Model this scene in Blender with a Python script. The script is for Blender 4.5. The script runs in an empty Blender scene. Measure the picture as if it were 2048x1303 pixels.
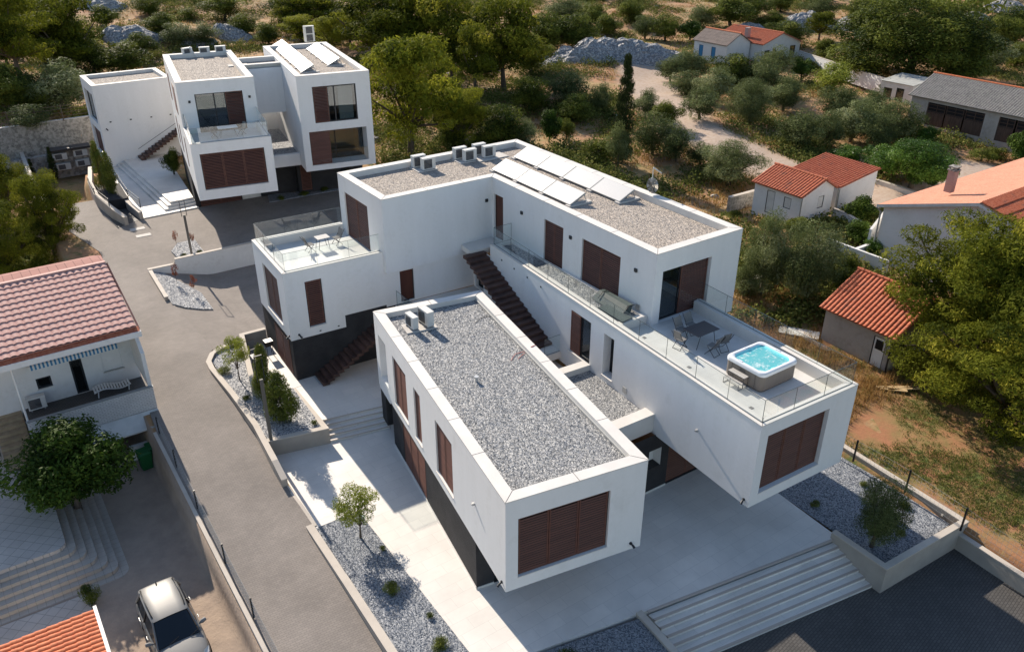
import bpy, math, random
from mathutils import Vector, Matrix, noise
import numpy as np
R_ = math.radians
sc = bpy.context.scene
col = sc.collection
# ---------------------------------------------------------------- camera, world, sun, exposure
CAM = Vector((-12.13811, -17.91042, 24.84146)); CROT = (1.08056712, -0.00217181, -0.60393733); FPX = 1655.32
cd = bpy.data.cameras.new('camera'); cam = bpy.data.objects.new('camera', cd); col.objects.link(cam)
cam.location = CAM; cam.rotation_euler = CROT
cd.sensor_width = 36; cd.lens = FPX/2048*36; cd.clip_start = .5; cd.clip_end = 3000
sc.camera = cam
SUN_TO = Vector((.05, 1.73, 1.0)).normalized()          # towards the sun
w = bpy.data.worlds.new('World'); sc.world = w; w.use_nodes = True
nt = w.node_tree; bg = nt.nodes['Background']
sky = nt.nodes.new('ShaderNodeTexSky'); sky.sky_type = 'NISHITA'; sky.sun_disc = False
sky.sun_elevation = math.asin(SUN_TO.z); sky.sun_rotation = math.atan2(SUN_TO.x, SUN_TO.y)
sky.dust_density = .5
nt.links.new(sky.outputs[0], bg.inputs[0]); bg.inputs[1].default_value = .108
sd = bpy.data.lights.new('sun', 'SUN'); sd.energy = 4.8; sd.angle = R_(.5); sd.color = (1, .89, .75)
sun = bpy.data.objects.new('sun', sd); col.objects.link(sun)
sun.rotation_euler = SUN_TO.to_track_quat('Z', 'Y').to_euler()
sc.view_settings.view_transform = 'Standard'; sc.view_settings.look = 'None'
sc.view_settings.exposure = .62; sc.view_settings.gamma = 1
sc.render.engine = 'CYCLES'; sc.cycles.use_denoising = True
sc.cycles.max_bounces = 6; sc.cycles.transparent_max_bounces = 16; sc.cycles.caustics_reflective = False; sc.cycles.caustics_refractive = False

# ---------------------------------------------------------------- measuring helpers (photograph pixel -> point in the place)
_Rm = cam.rotation_euler.to_matrix()
def ray(px, py): return _Rm @ Vector(((px-1024)/FPX, -(py-651.5)/FPX, -1))
def G(px, py, z=0.):
    d = ray(px, py); t = (z-CAM.z)/d.z; return CAM+d*t
def PLN(px, py, p0, p1):
    nx, ny = -(p1[1]-p0[1]), p1[0]-p0[0]; d = ray(px, py)
    t = (nx*(p0[0]-CAM.x)+ny*(p0[1]-CAM.y))/(nx*d.x+ny*d.y); q = CAM+d*t; L = math.hypot(nx, ny)
    return ((q.x-p0[0])*(p1[0]-p0[0])+(q.y-p0[1])*(p1[1]-p0[1]))/L, q.z
def lerp(a, b, t): return a+(b-a)*t
def interp(x, xs, ys): return float(np.interp(x, xs, ys))
def sst(a, b, x):
    t = min(1, max(0, (x-a)/(b-a))); return t*t*(3-2*t)

def zroad(y): return interp(y, [-16, -5, 0, 9, 16, 20, 27, 39, 49, 66, 80, 130, 200, 420], [-1.1, -.75, -.4, -.05, .38, .6, .95, 1.3, 1.5, 1.56, 2.6, 4.5, 10, 44])
def zlow(x, y): return interp(x, [-3.2, .8], [zroad(y), .12])
def hterr(x, y):
    z = zroad(y)-.03
    zr = interp(y, [-30, 0, 20, 40, 60, 130, 200, 420], [-.3, .1, .6, 1.2, 1.9, 4.5, 10, 44])
    zl = interp(y, [-30, 24, 45, 62, 80, 130, 200, 420], [-1.45, -1.4, -.9, -.3, 2.4, 4.5, 10, 44])
    if y < 45: z = min(z, -1.06) if (x > -3.3 and y < 16.6) else z
    if -3.2 < x < 16 and 16.6 <= y < 26: z = .3
    if -3.25 < x < 14 and 26 <= y < 38.98: z = zlow(x, y)-.03
    a = sst(19.75, 20.05, x) if y < 6 else sst(17, 21, x); z = lerp(z, zr, a)
    if x < -6.5 and y < 56: z = lerp(z, zl, sst(-7.62, -7.9, x))
    if x < -.45 and y >= 56:
        zc = lerp(-.35, 4.3, sst(73.1, 74.2, y)); zc = interp(y, [0, 75, 130, 200, 420], [zc, zc, 6, 10, 44]) if y > 74 else zc
        z = lerp(z, zc, sst(-2.7, -3.3, x) if y < 64 else sst(-.45, -1.2, x))
    if x > 24 or y > 62:
        k = max(sst(24, 34, x), sst(62, 72, y))
        z += k*(noise.noise(Vector((x*.06, y*.06, 0)))*1.2+noise.noise(Vector((x*.25, y*.25, 3)))*.22)
    return z
def GT(px, py):
    d = ray(px, py); lo = 20.
    for i in range(2000):
        q = CAM+d*lo
        if q.z <= hterr(q.x, q.y): break
        lo += .35 if lo < 120 else 1.
    return q

# ---------------------------------------------------------------- mesh helpers
class MB:
    def __init__(s): s.v = []; s.f = []; s.m = []; s.sm = []
    def add(s, vs, fs, mi=0, smooth=False):
        b = len(s.v); s.v += [tuple(v) for v in vs]
        for f in fs: s.f.append(tuple(b+i for i in f)); s.m.append(mi); s.sm.append(smooth)
        return s
    def quad(s, a, b, c, d, mi=0): return s.add([a, b, c, d], [(0, 1, 2, 3)], mi)
    def obox(s, o, ax, ay, az, mi=0):                 # corner + three edges
        o, ax, ay, az = map(Vector, (o, ax, ay, az)); P = [o, o+ax, o+ax+ay, o+ay]; P += [p+az for p in P]
        fs = [(0, 3, 2, 1), (4, 5, 6, 7), (0, 1, 5, 4), (1, 2, 6, 5), (2, 3, 7, 6), (3, 0, 4, 7)]
        if ax.cross(ay).dot(az) < 0: fs = [f[::-1] for f in fs]
        return s.add(P, fs, mi)
    def box(s, c, sz, rz=0, mi=0, rot=None):
        M = rot if rot is not None else Matrix.Rotation(rz, 3, 'Z'); c = Vector(c)
        ax, ay, az = M@Vector((sz[0], 0, 0)), M@Vector((0, sz[1], 0)), M@Vector((0, 0, sz[2]))
        return s.obox(c-ax/2-ay/2-az/2, ax, ay, az, mi)
    def prism(s, poly, z0, z1, mi=0, mtop=None):
        n = len(poly); z0f = z0 if callable(z0) else (lambda x, y: z0); z1f = z1 if callable(z1) else (lambda x, y: z1)
        vs = [(p[0], p[1], z0f(p[0], p[1])) for p in poly]+[(p[0], p[1], z1f(p[0], p[1])) for p in poly]
        s.add(vs, [tuple(range(n))[::-1]]+[(i, (i+1) % n, n+(i+1) % n, n+i) for i in range(n)], mi)
        return s.add(vs[n:], [tuple(range(n))], mi if mtop is None else mtop)
    def tube(s, pts, rs, k=8, mi=0, smooth=True, caps=True):
        pts = [Vector(p) for p in pts]; n = len(pts)
        if not hasattr(rs, '__len__'): rs = [rs]*n
        vs = []; up = Vector((0, 0, 1))
        for i, p in enumerate(pts):
            t = (pts[min(i+1, n-1)]-pts[max(i-1, 0)]).normalized()
            a = t.cross(up if abs(t.z) < .9 else Vector((1, 0, 0))).normalized(); b = t.cross(a)
            for j in range(k):
                th = 2*math.pi*j/k; vs.append(p+(a*math.cos(th)+b*math.sin(th))*rs[i])
        fs = [(i*k+j, i*k+(j+1) % k, (i+1)*k+(j+1) % k, (i+1)*k+j) for i in range(n-1) for j in range(k)]
        s.add(vs, [f[::-1] for f in fs], mi, smooth)
        if caps: s.add(vs[:k], [tuple(range(k))], mi); s.add(vs[-k:], [tuple(range(k))[::-1]], mi)
        return s
    def build(s, name, mats, parent=None, off=None):
        me = bpy.data.meshes.new(name)
        o3 = Vector(off) if off is not None else (loc_of(parent) if parent else Vector((0, 0, 0)))
        me.from_pydata([(x-o3.x, y-o3.y, z-o3.z) for x, y, z in s.v], [], s.f)
        if not isinstance(mats, (list, tuple)): mats = [mats]
        for m in mats: me.materials.append(m)
        me.polygons.foreach_set('material_index', s.m); me.polygons.foreach_set('use_smooth', s.sm)
        me.update()
        o = bpy.data.objects.new(name, me); col.objects.link(o)
        if parent: o.parent = parent
        return o
def loc_of(o):
    v = Vector((0, 0, 0))
    while o is not None: v = v+o.location; o = o.parent
    return v
def tag(o, label=None, cat=None, group=None, kind=None):
    if label: o['label'] = label
    if cat: o['category'] = cat
    if group: o['group'] = group
    if kind: o['kind'] = kind
    return o
def thing(name, label, cat, loc=(0, 0, 0), group=None, rz=0):
    o = bpy.data.objects.new(name, None); col.objects.link(o); o.location = loc; o.rotation_euler = (0, 0, rz)
    o.empty_display_size = .2
    return tag(o, label, cat, group)
def copy_tree(o, parent=None):
    c = o.copy(); col.objects.link(c); c.parent = parent
    for ch in list(o.children): copy_tree(ch, c)
    return c
def place(proto, used, loc, rz=0, label=None, scale=None):
    o = proto if not used else copy_tree(proto)
    o.location = loc; o.rotation_euler = (0, 0, rz)
    if scale: o.scale = scale
    if label: o['label'] = label
    return o
def struct(o): o['kind'] = 'structure'; return o

# ---------------------------------------------------------------- materials
def mat(name, base, rough=.8, metal=0, spec=.3, var=None, vscale=1, var2=None, v2scale=10, bump=0, bscale=20, coat=0, vlo=.38, vhi=.62, stretch=None, v2lo=.4, v2hi=.6, var3=None, v3scale=3, v3lo=.5, v3hi=.6):
    m = bpy.data.materials.new(name); m.use_nodes = True; n = m.node_tree; p = n.nodes['Principled BSDF']
    p.inputs['Roughness'].default_value = rough; p.inputs['Metallic'].default_value = metal
    p.inputs['Specular IOR Level'].default_value = spec; p.inputs['Coat Weight'].default_value = coat
    p.inputs['Base Color'].default_value = (*base, 1)
    tc = n.nodes.new('ShaderNodeTexCoord')
    def nz(s, det, lo, hi, st=None):
        t = n.nodes.new('ShaderNodeTexNoise'); t.inputs['Scale'].default_value = s; t.inputs['Detail'].default_value = det; t.inputs['Roughness'].default_value = .6
        src = tc.outputs['Object']
        if st:
            mp = n.nodes.new('ShaderNodeMapping'); mp.inputs['Scale'].default_value = st; n.links.new(src, mp.inputs[0]); src = mp.outputs[0]
        n.links.new(src, t.inputs[0])
        r = n.nodes.new('ShaderNodeMapRange'); r.inputs[1].default_value = lo; r.inputs[2].default_value = hi; n.links.new(t.outputs[0], r.inputs[0])
        return r.outputs[0]
    def mx(fac, a, b):
        x = n.nodes.new('ShaderNodeMix'); x.data_type = 'RGBA'; n.links.new(fac, x.inputs[0])
        for k, c in ((6, a), (7, b)):
            if isinstance(c, tuple): x.inputs[k].default_value = (*c, 1)
            else: n.links.new(c, x.inputs[k])
        return x.outputs[2]
    cur = base
    if var: cur = mx(nz(vscale, 5, vlo, vhi, stretch), cur, var)
    if var2: cur = mx(nz(v2scale, 3, v2lo, v2hi), cur, var2)
    if var3: cur = mx(nz(v3scale, 6, v3lo, v3hi), cur, var3)
    if not isinstance(cur, tuple): n.links.new(cur, p.inputs['Base Color'])
    if bump:
        b = n.nodes.new('ShaderNodeBump'); b.inputs['Strength'].default_value = bump; b.inputs['Distance'].default_value = .03
        n.links.new(nz(bscale, 5, 0, 1), b.inputs['Height']); n.links.new(b.outputs[0], p.inputs['Normal'])
    return m
def mat_brick(name, c1, c2, mortar, w_, h_, msz, rough=.85, rot=0, bump=.4, var=None, offset=.5, big=None):
    m = mat(name, c1, rough); n = m.node_tree; p = n.nodes['Principled BSDF']; tc = n.nodes['Texture Coordinate']
    mp = n.nodes.new('ShaderNodeMapping'); mp.inputs['Rotation'].default_value = rot if hasattr(rot, '__len__') else (0, 0, rot); n.links.new(tc.outputs['Object'], mp.inputs[0])
    b = n.nodes.new('ShaderNodeTexBrick'); n.links.new(mp.outputs[0], b.inputs[0])
    b.inputs['Color1'].default_value = (*c1, 1); b.inputs['Color2'].default_value = (*c2, 1); b.inputs['Mortar'].default_value = (*mortar, 1)
    b.inputs['Scale'].default_value = 1; b.inputs['Mortar Size'].default_value = msz; b.inputs['Brick Width'].default_value = w_; b.inputs['Row Height'].default_value = h_; b.offset = offset
    b.inputs['Mortar Smooth'].default_value = .1
    t = n.nodes.new('ShaderNodeTexNoise'); t.inputs['Scale'].default_value = .35; t.inputs['Detail'].default_value = 6; t.inputs['Roughness'].default_value = .65; n.links.new(tc.outputs['Object'], t.inputs[0])
    r = n.nodes.new('ShaderNodeMapRange'); r.inputs[1].default_value = .3; r.inputs[2].default_value = .7; r.inputs[3].default_value = .78 if big is None else big; r.inputs[4].default_value = 1.12; n.links.new(t.outputs[0], r.inputs[0])
    x = n.nodes.new('ShaderNodeMix'); x.data_type = 'RGBA'; x.blend_type = 'MULTIPLY'; x.inputs[0].default_value = 1
    n.links.new(b.outputs[0], x.inputs[6]); n.links.new(r.outputs[0], x.inputs[7]); n.links.new(x.outputs[2], p.inputs['Base Color'])
    bp = n.nodes.new('ShaderNodeBump'); bp.invert = True; bp.inputs['Strength'].default_value = bump; bp.inputs['Distance'].default_value = .01
    n.links.new(b.outputs['Fac'], bp.inputs['Height']); n.links.new(bp.outputs[0], p.inputs['Normal'])
    return m
def mat_gravel(name, cols, scale, bump=1., rough=.85, dist=.03):
    m = mat(name, cols[0], rough, spec=.3); n = m.node_tree; p = n.nodes['Principled BSDF']; tc = n.nodes['Texture Coordinate']
    v = n.nodes.new('ShaderNodeTexVoronoi'); v.inputs['Scale'].default_value = scale; n.links.new(tc.outputs['Object'], v.inputs[0])
    v.inputs['Randomness'].default_value = 1
    sp = n.nodes.new('ShaderNodeSeparateColor'); n.links.new(v.outputs['Color'], sp.inputs[0])
    cr = n.nodes.new('ShaderNodeValToRGB'); cr.color_ramp.interpolation = 'CONSTANT'
    el = cr.color_ramp.elements; el[0].color = (*cols[0], 1); el[0].position = 0; el[1].color = (*cols[1], 1); el[1].position = 1/len(cols)
    for i, c in enumerate(cols[2:]): e = el.new((i+2)/len(cols)); e.color = (*c, 1)
    n.links.new(sp.outputs[0], cr.inputs[0]); n.links.new(cr.outputs[0], p.inputs['Base Color'])
    # each stone is tilted its own way and rounded off
    b = n.nodes.new('ShaderNodeBump'); b.invert = True; b.inputs['Strength'].default_value = bump; b.inputs['Distance'].default_value = dist
    n.links.new(v.outputs['Distance'], b.inputs['Height']); 
    nm = n.nodes.new('ShaderNodeVectorMath'); nm.operation = 'MULTIPLY_ADD'; n.links.new(v.outputs['Color'], nm.inputs[0]); nm.inputs[1].default_value = (1.1, 1.1, 0); nm.inputs[2].default_value = (-.55, -.55, 0)
    ad = n.nodes.new('ShaderNodeVectorMath'); ad.operation = 'ADD'; n.links.new(b.outputs[0], ad.inputs[0]); n.links.new(nm.outputs[0], ad.inputs[1])
    no = n.nodes.new('ShaderNodeVectorMath'); no.operation = 'NORMALIZE'; n.links.new(ad.outputs[0], no.inputs[0]); n.links.new(no.outputs[0], p.inputs['Normal'])
    return m
def mat_glass(name, tint=(.955, .98, .975), refl=1.0, dark=None):
    m = bpy.data.materials.new(name); m.use_nodes = True; n = m.node_tree; n.nodes.clear()
    o = n.nodes.new('ShaderNodeOutputMaterial'); tr = n.nodes.new('ShaderNodeBsdfTransparent'); tr.inputs[0].default_value = (*tint, 1)
    gl = n.nodes.new('ShaderNodeBsdfGlossy'); gl.inputs['Roughness'].default_value = .01; gl.inputs[0].default_value = (.95, .97, 1, 1)
    lw = n.nodes.new('ShaderNodeLayerWeight'); lw.inputs[0].default_value = .5; pw = n.nodes.new('ShaderNodeMath'); pw.operation = 'POWER'; pw.inputs[1].default_value = 3.2; n.links.new(lw.outputs['Facing'], pw.inputs[0])
    mu = n.nodes.new('ShaderNodeMath'); mu.operation = 'MULTIPLY_ADD'; mu.inputs[1].default_value = .55*refl; mu.inputs[2].default_value = .05*refl; mu.use_clamp = True; n.links.new(pw.outputs[0], mu.inputs[0])
    mx = n.nodes.new('ShaderNodeMixShader'); n.links.new(mu.outputs[0], mx.inputs[0]); n.links.new(tr.outputs[0], mx.inputs[1]); n.links.new(gl.outputs[0], mx.inputs[2]); n.links.new(mx.outputs[0], o.inputs[0])
    return m
def mat_leaf(name, c1, c2, trans=.25, rough=.55, spec=.3, c3=None):
    k_ = 1.08; c1, c2 = tuple(q*k_ for q in c1), tuple(q*k_ for q in c2); c3 = tuple(q*k_ for q in c3) if c3 else None
    m = bpy.data.materials.new(name); m.use_nodes = True; n = m.node_tree; p = n.nodes['Principled BSDF']
    at = n.nodes.new('ShaderNodeAttribute'); at.attribute_name = 'tint'
    cr = n.nodes.new('ShaderNodeValToRGB'); el = cr.color_ramp.elements; el[0].color = (*c1, 1); el[1].color = (*c2, 1)
    if c3: el[1].position = .8; e = el.new(1.); e.color = (*c3, 1)
    oi = n.nodes.new('ShaderNodeObjectInfo'); ad = n.nodes.new('ShaderNodeMath'); ad.operation = 'MULTIPLY_ADD'; ad.inputs[1].default_value = .3; n.links.new(oi.outputs['Random'], ad.inputs[0])
    sb = n.nodes.new('ShaderNodeMath'); sb.operation = 'SUBTRACT'; sb.inputs[1].default_value = .15; n.links.new(at.outputs['Fac'], sb.inputs[0]); n.links.new(sb.outputs[0], ad.inputs[2])
    n.links.new(ad.outputs[0], cr.inputs[0]); n.links.new(cr.outputs[0], p.inputs['Base Color'])
    p.inputs['Roughness'].default_value = rough; p.inputs['Specular IOR Level'].default_value = spec*.3
    t = n.nodes.new('ShaderNodeBsdfTranslucent'); n.links.new(cr.outputs[0], t.inputs[0])
    mx = n.nodes.new('ShaderNodeMixShader'); mx.inputs[0].default_value = trans; n.links.new(p.outputs[0], mx.inputs[1]); n.links.new(t.outputs[0], mx.inputs[2])
    n.links.new(mx.outputs[0], n.nodes['Material Output'].inputs[0])
    return m
M = {}
M['white'] = mat('white_render', (.80, .795, .79), .9, var=(.745, .74, .73), vscale=1.1, stretch=(1.4, 1.4, .16), bump=.15, bscale=60, var2=(.775, .77, .765), v2scale=5, var3=(.68, .67, .65), v3scale=.9, v3lo=.60, v3hi=.82)
M['coping'] = mat('coping', (.73, .70, .655), .7, var=(.67, .64, .60), vscale=.8, bump=.03)
M['joint'] = mat('joint', (.09, .085, .08), .9)
M['char'] = mat('charcoal_render', (.028, .028, .031), .85, var=(.04, .039, .042), vscale=1.2, bump=.5, bscale=45)
M['dark'] = mat('dark_metal', (.022, .025, .03), .45, spec=.4)
M['louvre'] = mat('louvre', (.150, .066, .048), .55, var=(.112, .050, .038), vscale=2.5, stretch=(.3, .3, 3))
M['wood'] = mat('door_wood', (.10, .035, .022), .5, var=(.075, .026, .018), vscale=4, stretch=(1, 1, .15))
M['inside'] = mat('window_inside', (.012, .011, .012), .7)
M['room'] = mat('room_wall', (.42, .42, .41), .9)
M['roomfloor'] = mat('room_floor', (.10, .12, .14), .5)
M['curtain'] = mat('curtain', (.75, .74, .70), .9)
M['terr'] = mat_brick('terrace_tile', (.74, .70, .65), (.69, .655, .61), (.60, .57, .53), 1.2, .6, .008, .5, 0.0, .1, big=.88)
M['floor'] = mat_brick('balcony_tile', (.72, .71, .68), (.70, .69, .665), (.60, .59, .57), .9, .9, .006, .45, 0, .08, offset=0)
M['nosing'] = mat('step_nosing', (.50, .43, .37), .8)
M['paver'] = mat_brick('road_paver', (.285, .25, .222), (.25, .22, .197), (.185, .165, .148), .21, .105, .007, .85, .05, .4)
M['paver2'] = mat_brick('parking_paver', (.115, .108, .102), (.092, .087, .083), (.060, .057, .054), .22, .11, .014, .65, -.16, .7)
M['beige'] = mat('beige_wall', (.44, .39, .335), .85, var=(.38, .335, .29), vscale=.9, bump=.1)
M['beigecap'] = mat('beige_cap', (.56, .50, .43), .75, var=(.50, .445, .385), vscale=1.2)
M['grey_gravel'] = mat_gravel('grey_gravel', [(.14, .145, .15), (.34, .34, .34), (.23, .235, .24), (.46, .46, .455), (.29, .29, .29)], 22)
M['beige_gravel'] = mat_gravel('beige_gravel', [(.28, .24, .205), (.43, .375, .325), (.35, .305, .26), (.52, .455, .395)], 22)
M['white_gravel'] = mat_gravel('white_gravel', [(.14, .15, .17), (.34, .345, .355), (.52, .52, .52), (.24, .245, .26), (.42, .42, .425)], 18)
M['slate_gravel'] = mat_gravel('slate_gravel', [(.10, .115, .14), (.24, .255, .28), (.34, .355, .38), (.16, .175, .20), (.28, .295, .32)], 22)
M['glass'] = mat_glass('balustrade_glass')
M['gedge'] = mat('glass_edge', (.07, .09, .09), .3, spec=.5)
M['winglass'] = mat_glass('window_glass', (.62, .68, .70), 1.5)
M['carglass'] = mat('car_glass', (.006, .010, .014), .06, spec=.7)
M['stair'] = mat('stair_tread', (.085, .045, .036), .6, var=(.055, .032, .028), vscale=3, var2=(.11, .062, .05), v2scale=1.3)
M['acw'] = mat('ac_white', (.68, .67, .64), .55, var=(.60, .59, .56), vscale=2)
M['acg'] = mat('ac_grille', (.22, .215, .21), .6)
M['acd'] = mat('ac_fins', (.10, .10, .105), .5)
M['panel'] = mat('collector_glass', (.56, .555, .55), .40, spec=.5, var=(.46, .46, .46), vscale=22, vlo=.3, vhi=.7)
M['alu'] = mat('aluminium', (.55, .55, .54), .4, metal=.6)
M['conc'] = mat('concrete', (.26, .24, .215), .9, var=(.16, .15, .135), vscale=.9, var2=(.38, .355, .32), v2scale=4, bump=.2)
M['slab'] = mat('pale_slab', (.60, .57, .53), .8, var=(.52, .49, .45), vscale=2)
M['chair'] = mat('chair_fabric', (.20, .195, .19), .8)
M['chairf'] = mat('chair_frame', (.045, .047, .05), .5)
M['tabled'] = mat('dark_table_top', (.075, .07, .075), .45)
M['tablel'] = mat('light_table_top', (.50, .485, .46), .5)
M['white_plain'] = mat('painted_white', (.78, .77, .75), .8, var=(.68, .665, .64), vscale=.7, var2=(.74, .73, .71), v2scale=5, bump=.1)
M['ochre_plaster'] = mat('cement_plaster', (.42, .385, .345), .9, var=(.32, .295, .265), vscale=.7, var2=(.39, .36, .33), v2scale=3, bump=.25)
M['tile_red'] = mat('red_roof_tile', (.44, .105, .045), .75, var=(.34, .075, .035), vscale=2.5, var2=(.50, .16, .08), v2scale=9, var3=(.22, .09, .06), v3scale=1.2, v3lo=.58, v3hi=.72)
M['tile_pink'] = mat('pink_roof_tile', (.56, .32, .27), .75, var=(.49, .27, .23), vscale=3, var2=(.60, .36, .31), v2scale=11)
M['tile_orange'] = mat('orange_roof', (.56, .24, .15), .85, var=(.46, .185, .115), vscale=1.3, var2=(.60, .29, .19), v2scale=9, bump=.5, bscale=25)
M['fibre'] = mat('fibre_cement_roof', (.20, .19, .18), .85, var=(.13, .12, .115), vscale=1.2, var2=(.26, .245, .22), v2scale=6)
M['olive_bark'] = mat('bark', (.13, .10, .075), .95, var=(.08, .06, .045), vscale=8, bump=.6, bscale=14)
M['stone_pile'] = mat_gravel('rubble', [(.34, .33, .325), (.20, .20, .21), (.46, .445, .43), (.28, .275, .27)], 5.5, dist=.08)
M['dry_wall'] = mat_gravel('dry_stone', [(.36, .33, .30), (.24, .22, .20), (.44, .41, .37)], 4, dist=.06)
M['black_plastic'] = mat('black_plastic', (.02, .02, .021), .4)
M['green_bin'] = mat('green_plastic', (.012, .10, .03), .5)
M['gutter'] = mat('gutter_metal', (.30, .31, .31), .5)
M['blue'] = mat('blue_paint', (.05, .22, .42), .6)
M['silver'] = mat('silver_paint', (.20, .197, .19), .5, metal=.2, coat=.25, spec=.5)
M['tyre'] = mat('tyre', (.02, .02, .02), .9)
M['yellow_wood'] = mat('raw_timber', (.55, .40, .22), .8)

# ---------------------------------------------------------------- terrain
def grid(name, xs, ys, zf, m, attrs=None, keep=None):
    nx, ny = len(xs), len(ys); vs = [(x, y, zf(x, y)) for y in ys for x in xs]
    fs = [(j*nx+i, j*nx+i+1, (j+1)*nx+i+1, (j+1)*nx+i) for j in range(ny-1) for i in range(nx-1) if keep is None or keep((xs[i]+xs[i+1])/2, (ys[j]+ys[j+1])/2)]
    me = bpy.data.meshes.new(name); me.from_pydata(vs, [], fs); me.materials.append(m)
    me.polygons.foreach_set('use_smooth', [True]*len(fs))
    if attrs:
        ca = me.color_attributes.new('zone', 'FLOAT_COLOR', 'POINT')
        flat = []
        for v in vs: flat += list(attrs(v[0], v[1]))+[1.]
        ca.data.foreach_set('color', flat)
    o = bpy.data.objects.new(name, me); col.objects.link(o); return o
TRACK = [G(*p, z).xy for p, z in (((1290, 110), 4), ((1330, 190), 3), ((1390, 250), 2.5), ((1470, 280), 2.2), ((1560, 315), 2), ((1650, 345), 1.8), ((1760, 375), 1.5), ((1860, 385), 1.4), ((1980, 330), 1.6))]
def dseg(x, y, P):
    b = 1e9
    for i in range(len(P)-1):
        ax, ay = P[i]; bx, by = P[i+1]; dx, dy = bx-ax, by-ay; t = max(0, min(1, ((x-ax)*dx+(y-ay)*dy)/(dx*dx+dy*dy)))
        b = min(b, math.hypot(x-ax-dx*t, y-ay-dy*t))
    return b
def zone(x, y):
    n1 = noise.noise(Vector((x*.3, y*.3, 7)))
    tr = 1-sst(2.4, 4.8, dseg(x, y, TRACK)+n1*1.2) if (x > 20 and y < 140) else 0
    lawn = (1 if (19.8 < x < 60 and y < 9) else 0)*max(0, min(1, .66+1.6*noise.noise(Vector((x*.28, y*.28, 1)))+.35*sst(4, -6, y)*0))
    yard = 1 if (x < -7.6 and y < 40) else 0
    return (tr, lawn, yard)
def mat_ground():
    m = mat('ground', (.3, .2, .1), .95); n = m.node_tree; p = n.nodes['Principled BSDF']; tc = n.nodes['Texture Coordinate']
    def nz(s, lo, hi, det=6, z=0):
        mp = n.nodes.new('ShaderNodeMapping'); mp.inputs['Location'].default_value = (z, z*2, z); n.links.new(tc.outputs['Object'], mp.inputs[0])
        t = n.nodes.new('ShaderNodeTexNoise'); t.inputs['Scale'].default_value = s; t.inputs['Detail'].default_value = det; t.inputs['Roughness'].default_value = .68; n.links.new(mp.outputs[0], t.inputs[0])
        r = n.nodes.new('ShaderNodeMapRange'); r.inputs[1].default_value = lo; r.inputs[2].default_value = hi; n.links.new(t.outputs[0], r.inputs[0]); return r.outputs[0]
    def mx(f, a, b):
        x = n.nodes.new('ShaderNodeMix'); x.data_type = 'RGBA'
        if isinstance(f, float): x.inputs[0].default_value = f
        else: n.links.new(f, x.inputs[0])
        for k, c in ((6, a), (7, b)):
            if isinstance(c, tuple): x.inputs[k].default_value = (*c, 1)
            else: n.links.new(c, x.inputs[k])
        return x.outputs[2]
    wild = mx(nz(.16, .42, .58), (.37, .245, .11), (.40, .205, .11))
    wild = mx(nz(1.1, .50, .68, z=5), wild, (.13, .14, .04))
    wild = mx(nz(6, .5, .75, 4, 3), wild, (.38, .28, .15))
    wild = mx(nz(2.2, .62, .68, 5, 9), wild, (.38, .36, .33))
    at = n.nodes.new('ShaderNodeAttribute'); at.attribute_name = 'zone'; sp = n.nodes.new('ShaderNodeSeparateColor'); n.links.new(at.outputs['Color'], sp.inputs[0])
    gard = mx(nz(.5, .42, .6, z=2), (.36, .165, .085), (.31, .19, .085))
    gr = n.nodes.new('ShaderNodeMath'); gr.operation = 'MULTIPLY'; n.links.new(nz(1.6, .42, .60, 8, 4), gr.inputs[0]); n.links.new(sp.outputs[1], gr.inputs[1])
    gard = mx(gr.outputs[0], gard, (.115, .145, .04))
    gm = n.nodes.new('ShaderNodeMath'); gm.operation = 'GREATER_THAN'; gm.inputs[1].default_value = .004; n.links.new(sp.outputs[1], gm.inputs[0])
    c = mx(gm.outputs[0], wild, gard)
    trk = mx(nz(2.5, .4, .65, 6, 1), (.50, .40, .32), (.42, .30, .22))
    c = mx(sp.outputs[0], c, trk)
    yd = mx(nz(1.0, .4, .65, 7, 6), (.40, .31, .24), (.32, .25, .20))
    c = mx(sp.outputs[2], c, yd)
    n.links.new(c, p.inputs['Base Color'])
    b = n.nodes.new('ShaderNodeBump'); b.inputs['Strength'].default_value = .7; b.inputs['Distance'].default_value = .05; n.links.new(nz(5, 0, 1, 8), b.inputs['Height']); n.links.new(b.outputs[0], p.inputs['Normal'])
    return m
M['ground'] = mat_ground()
def arange(a, b, s): return [float(v) for v in np.arange(a, b, s)]
xs = sorted(set([round(v, 3) for v in arange(-320, -60, 12)+arange(-60, -12, 2)+arange(-12, 30, .75)+arange(30, 90, 1.2)+arange(90, 330, 5)+[-3.6, -3.3, -3.0, -2.7, -1.2, -.8, -.45, -7.9, -7.76, -7.62, 19.75, 19.9, 20.05, -3.2, -3.25, 14, 16]]))
ys = sorted(set([round(v, 3) for v in arange(-40, -8, 3)+arange(-8, 62, 1)+arange(62, 160, 1.6)+arange(160, 430, 8)+[55.98, 56.02, 73.1, 73.6, 74.2, 16.55, 16.62, 25.98, 26.02, 38.96, 39.0]]))
struct(grid('ground', xs, ys, hterr, M['ground'], zone))

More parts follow.
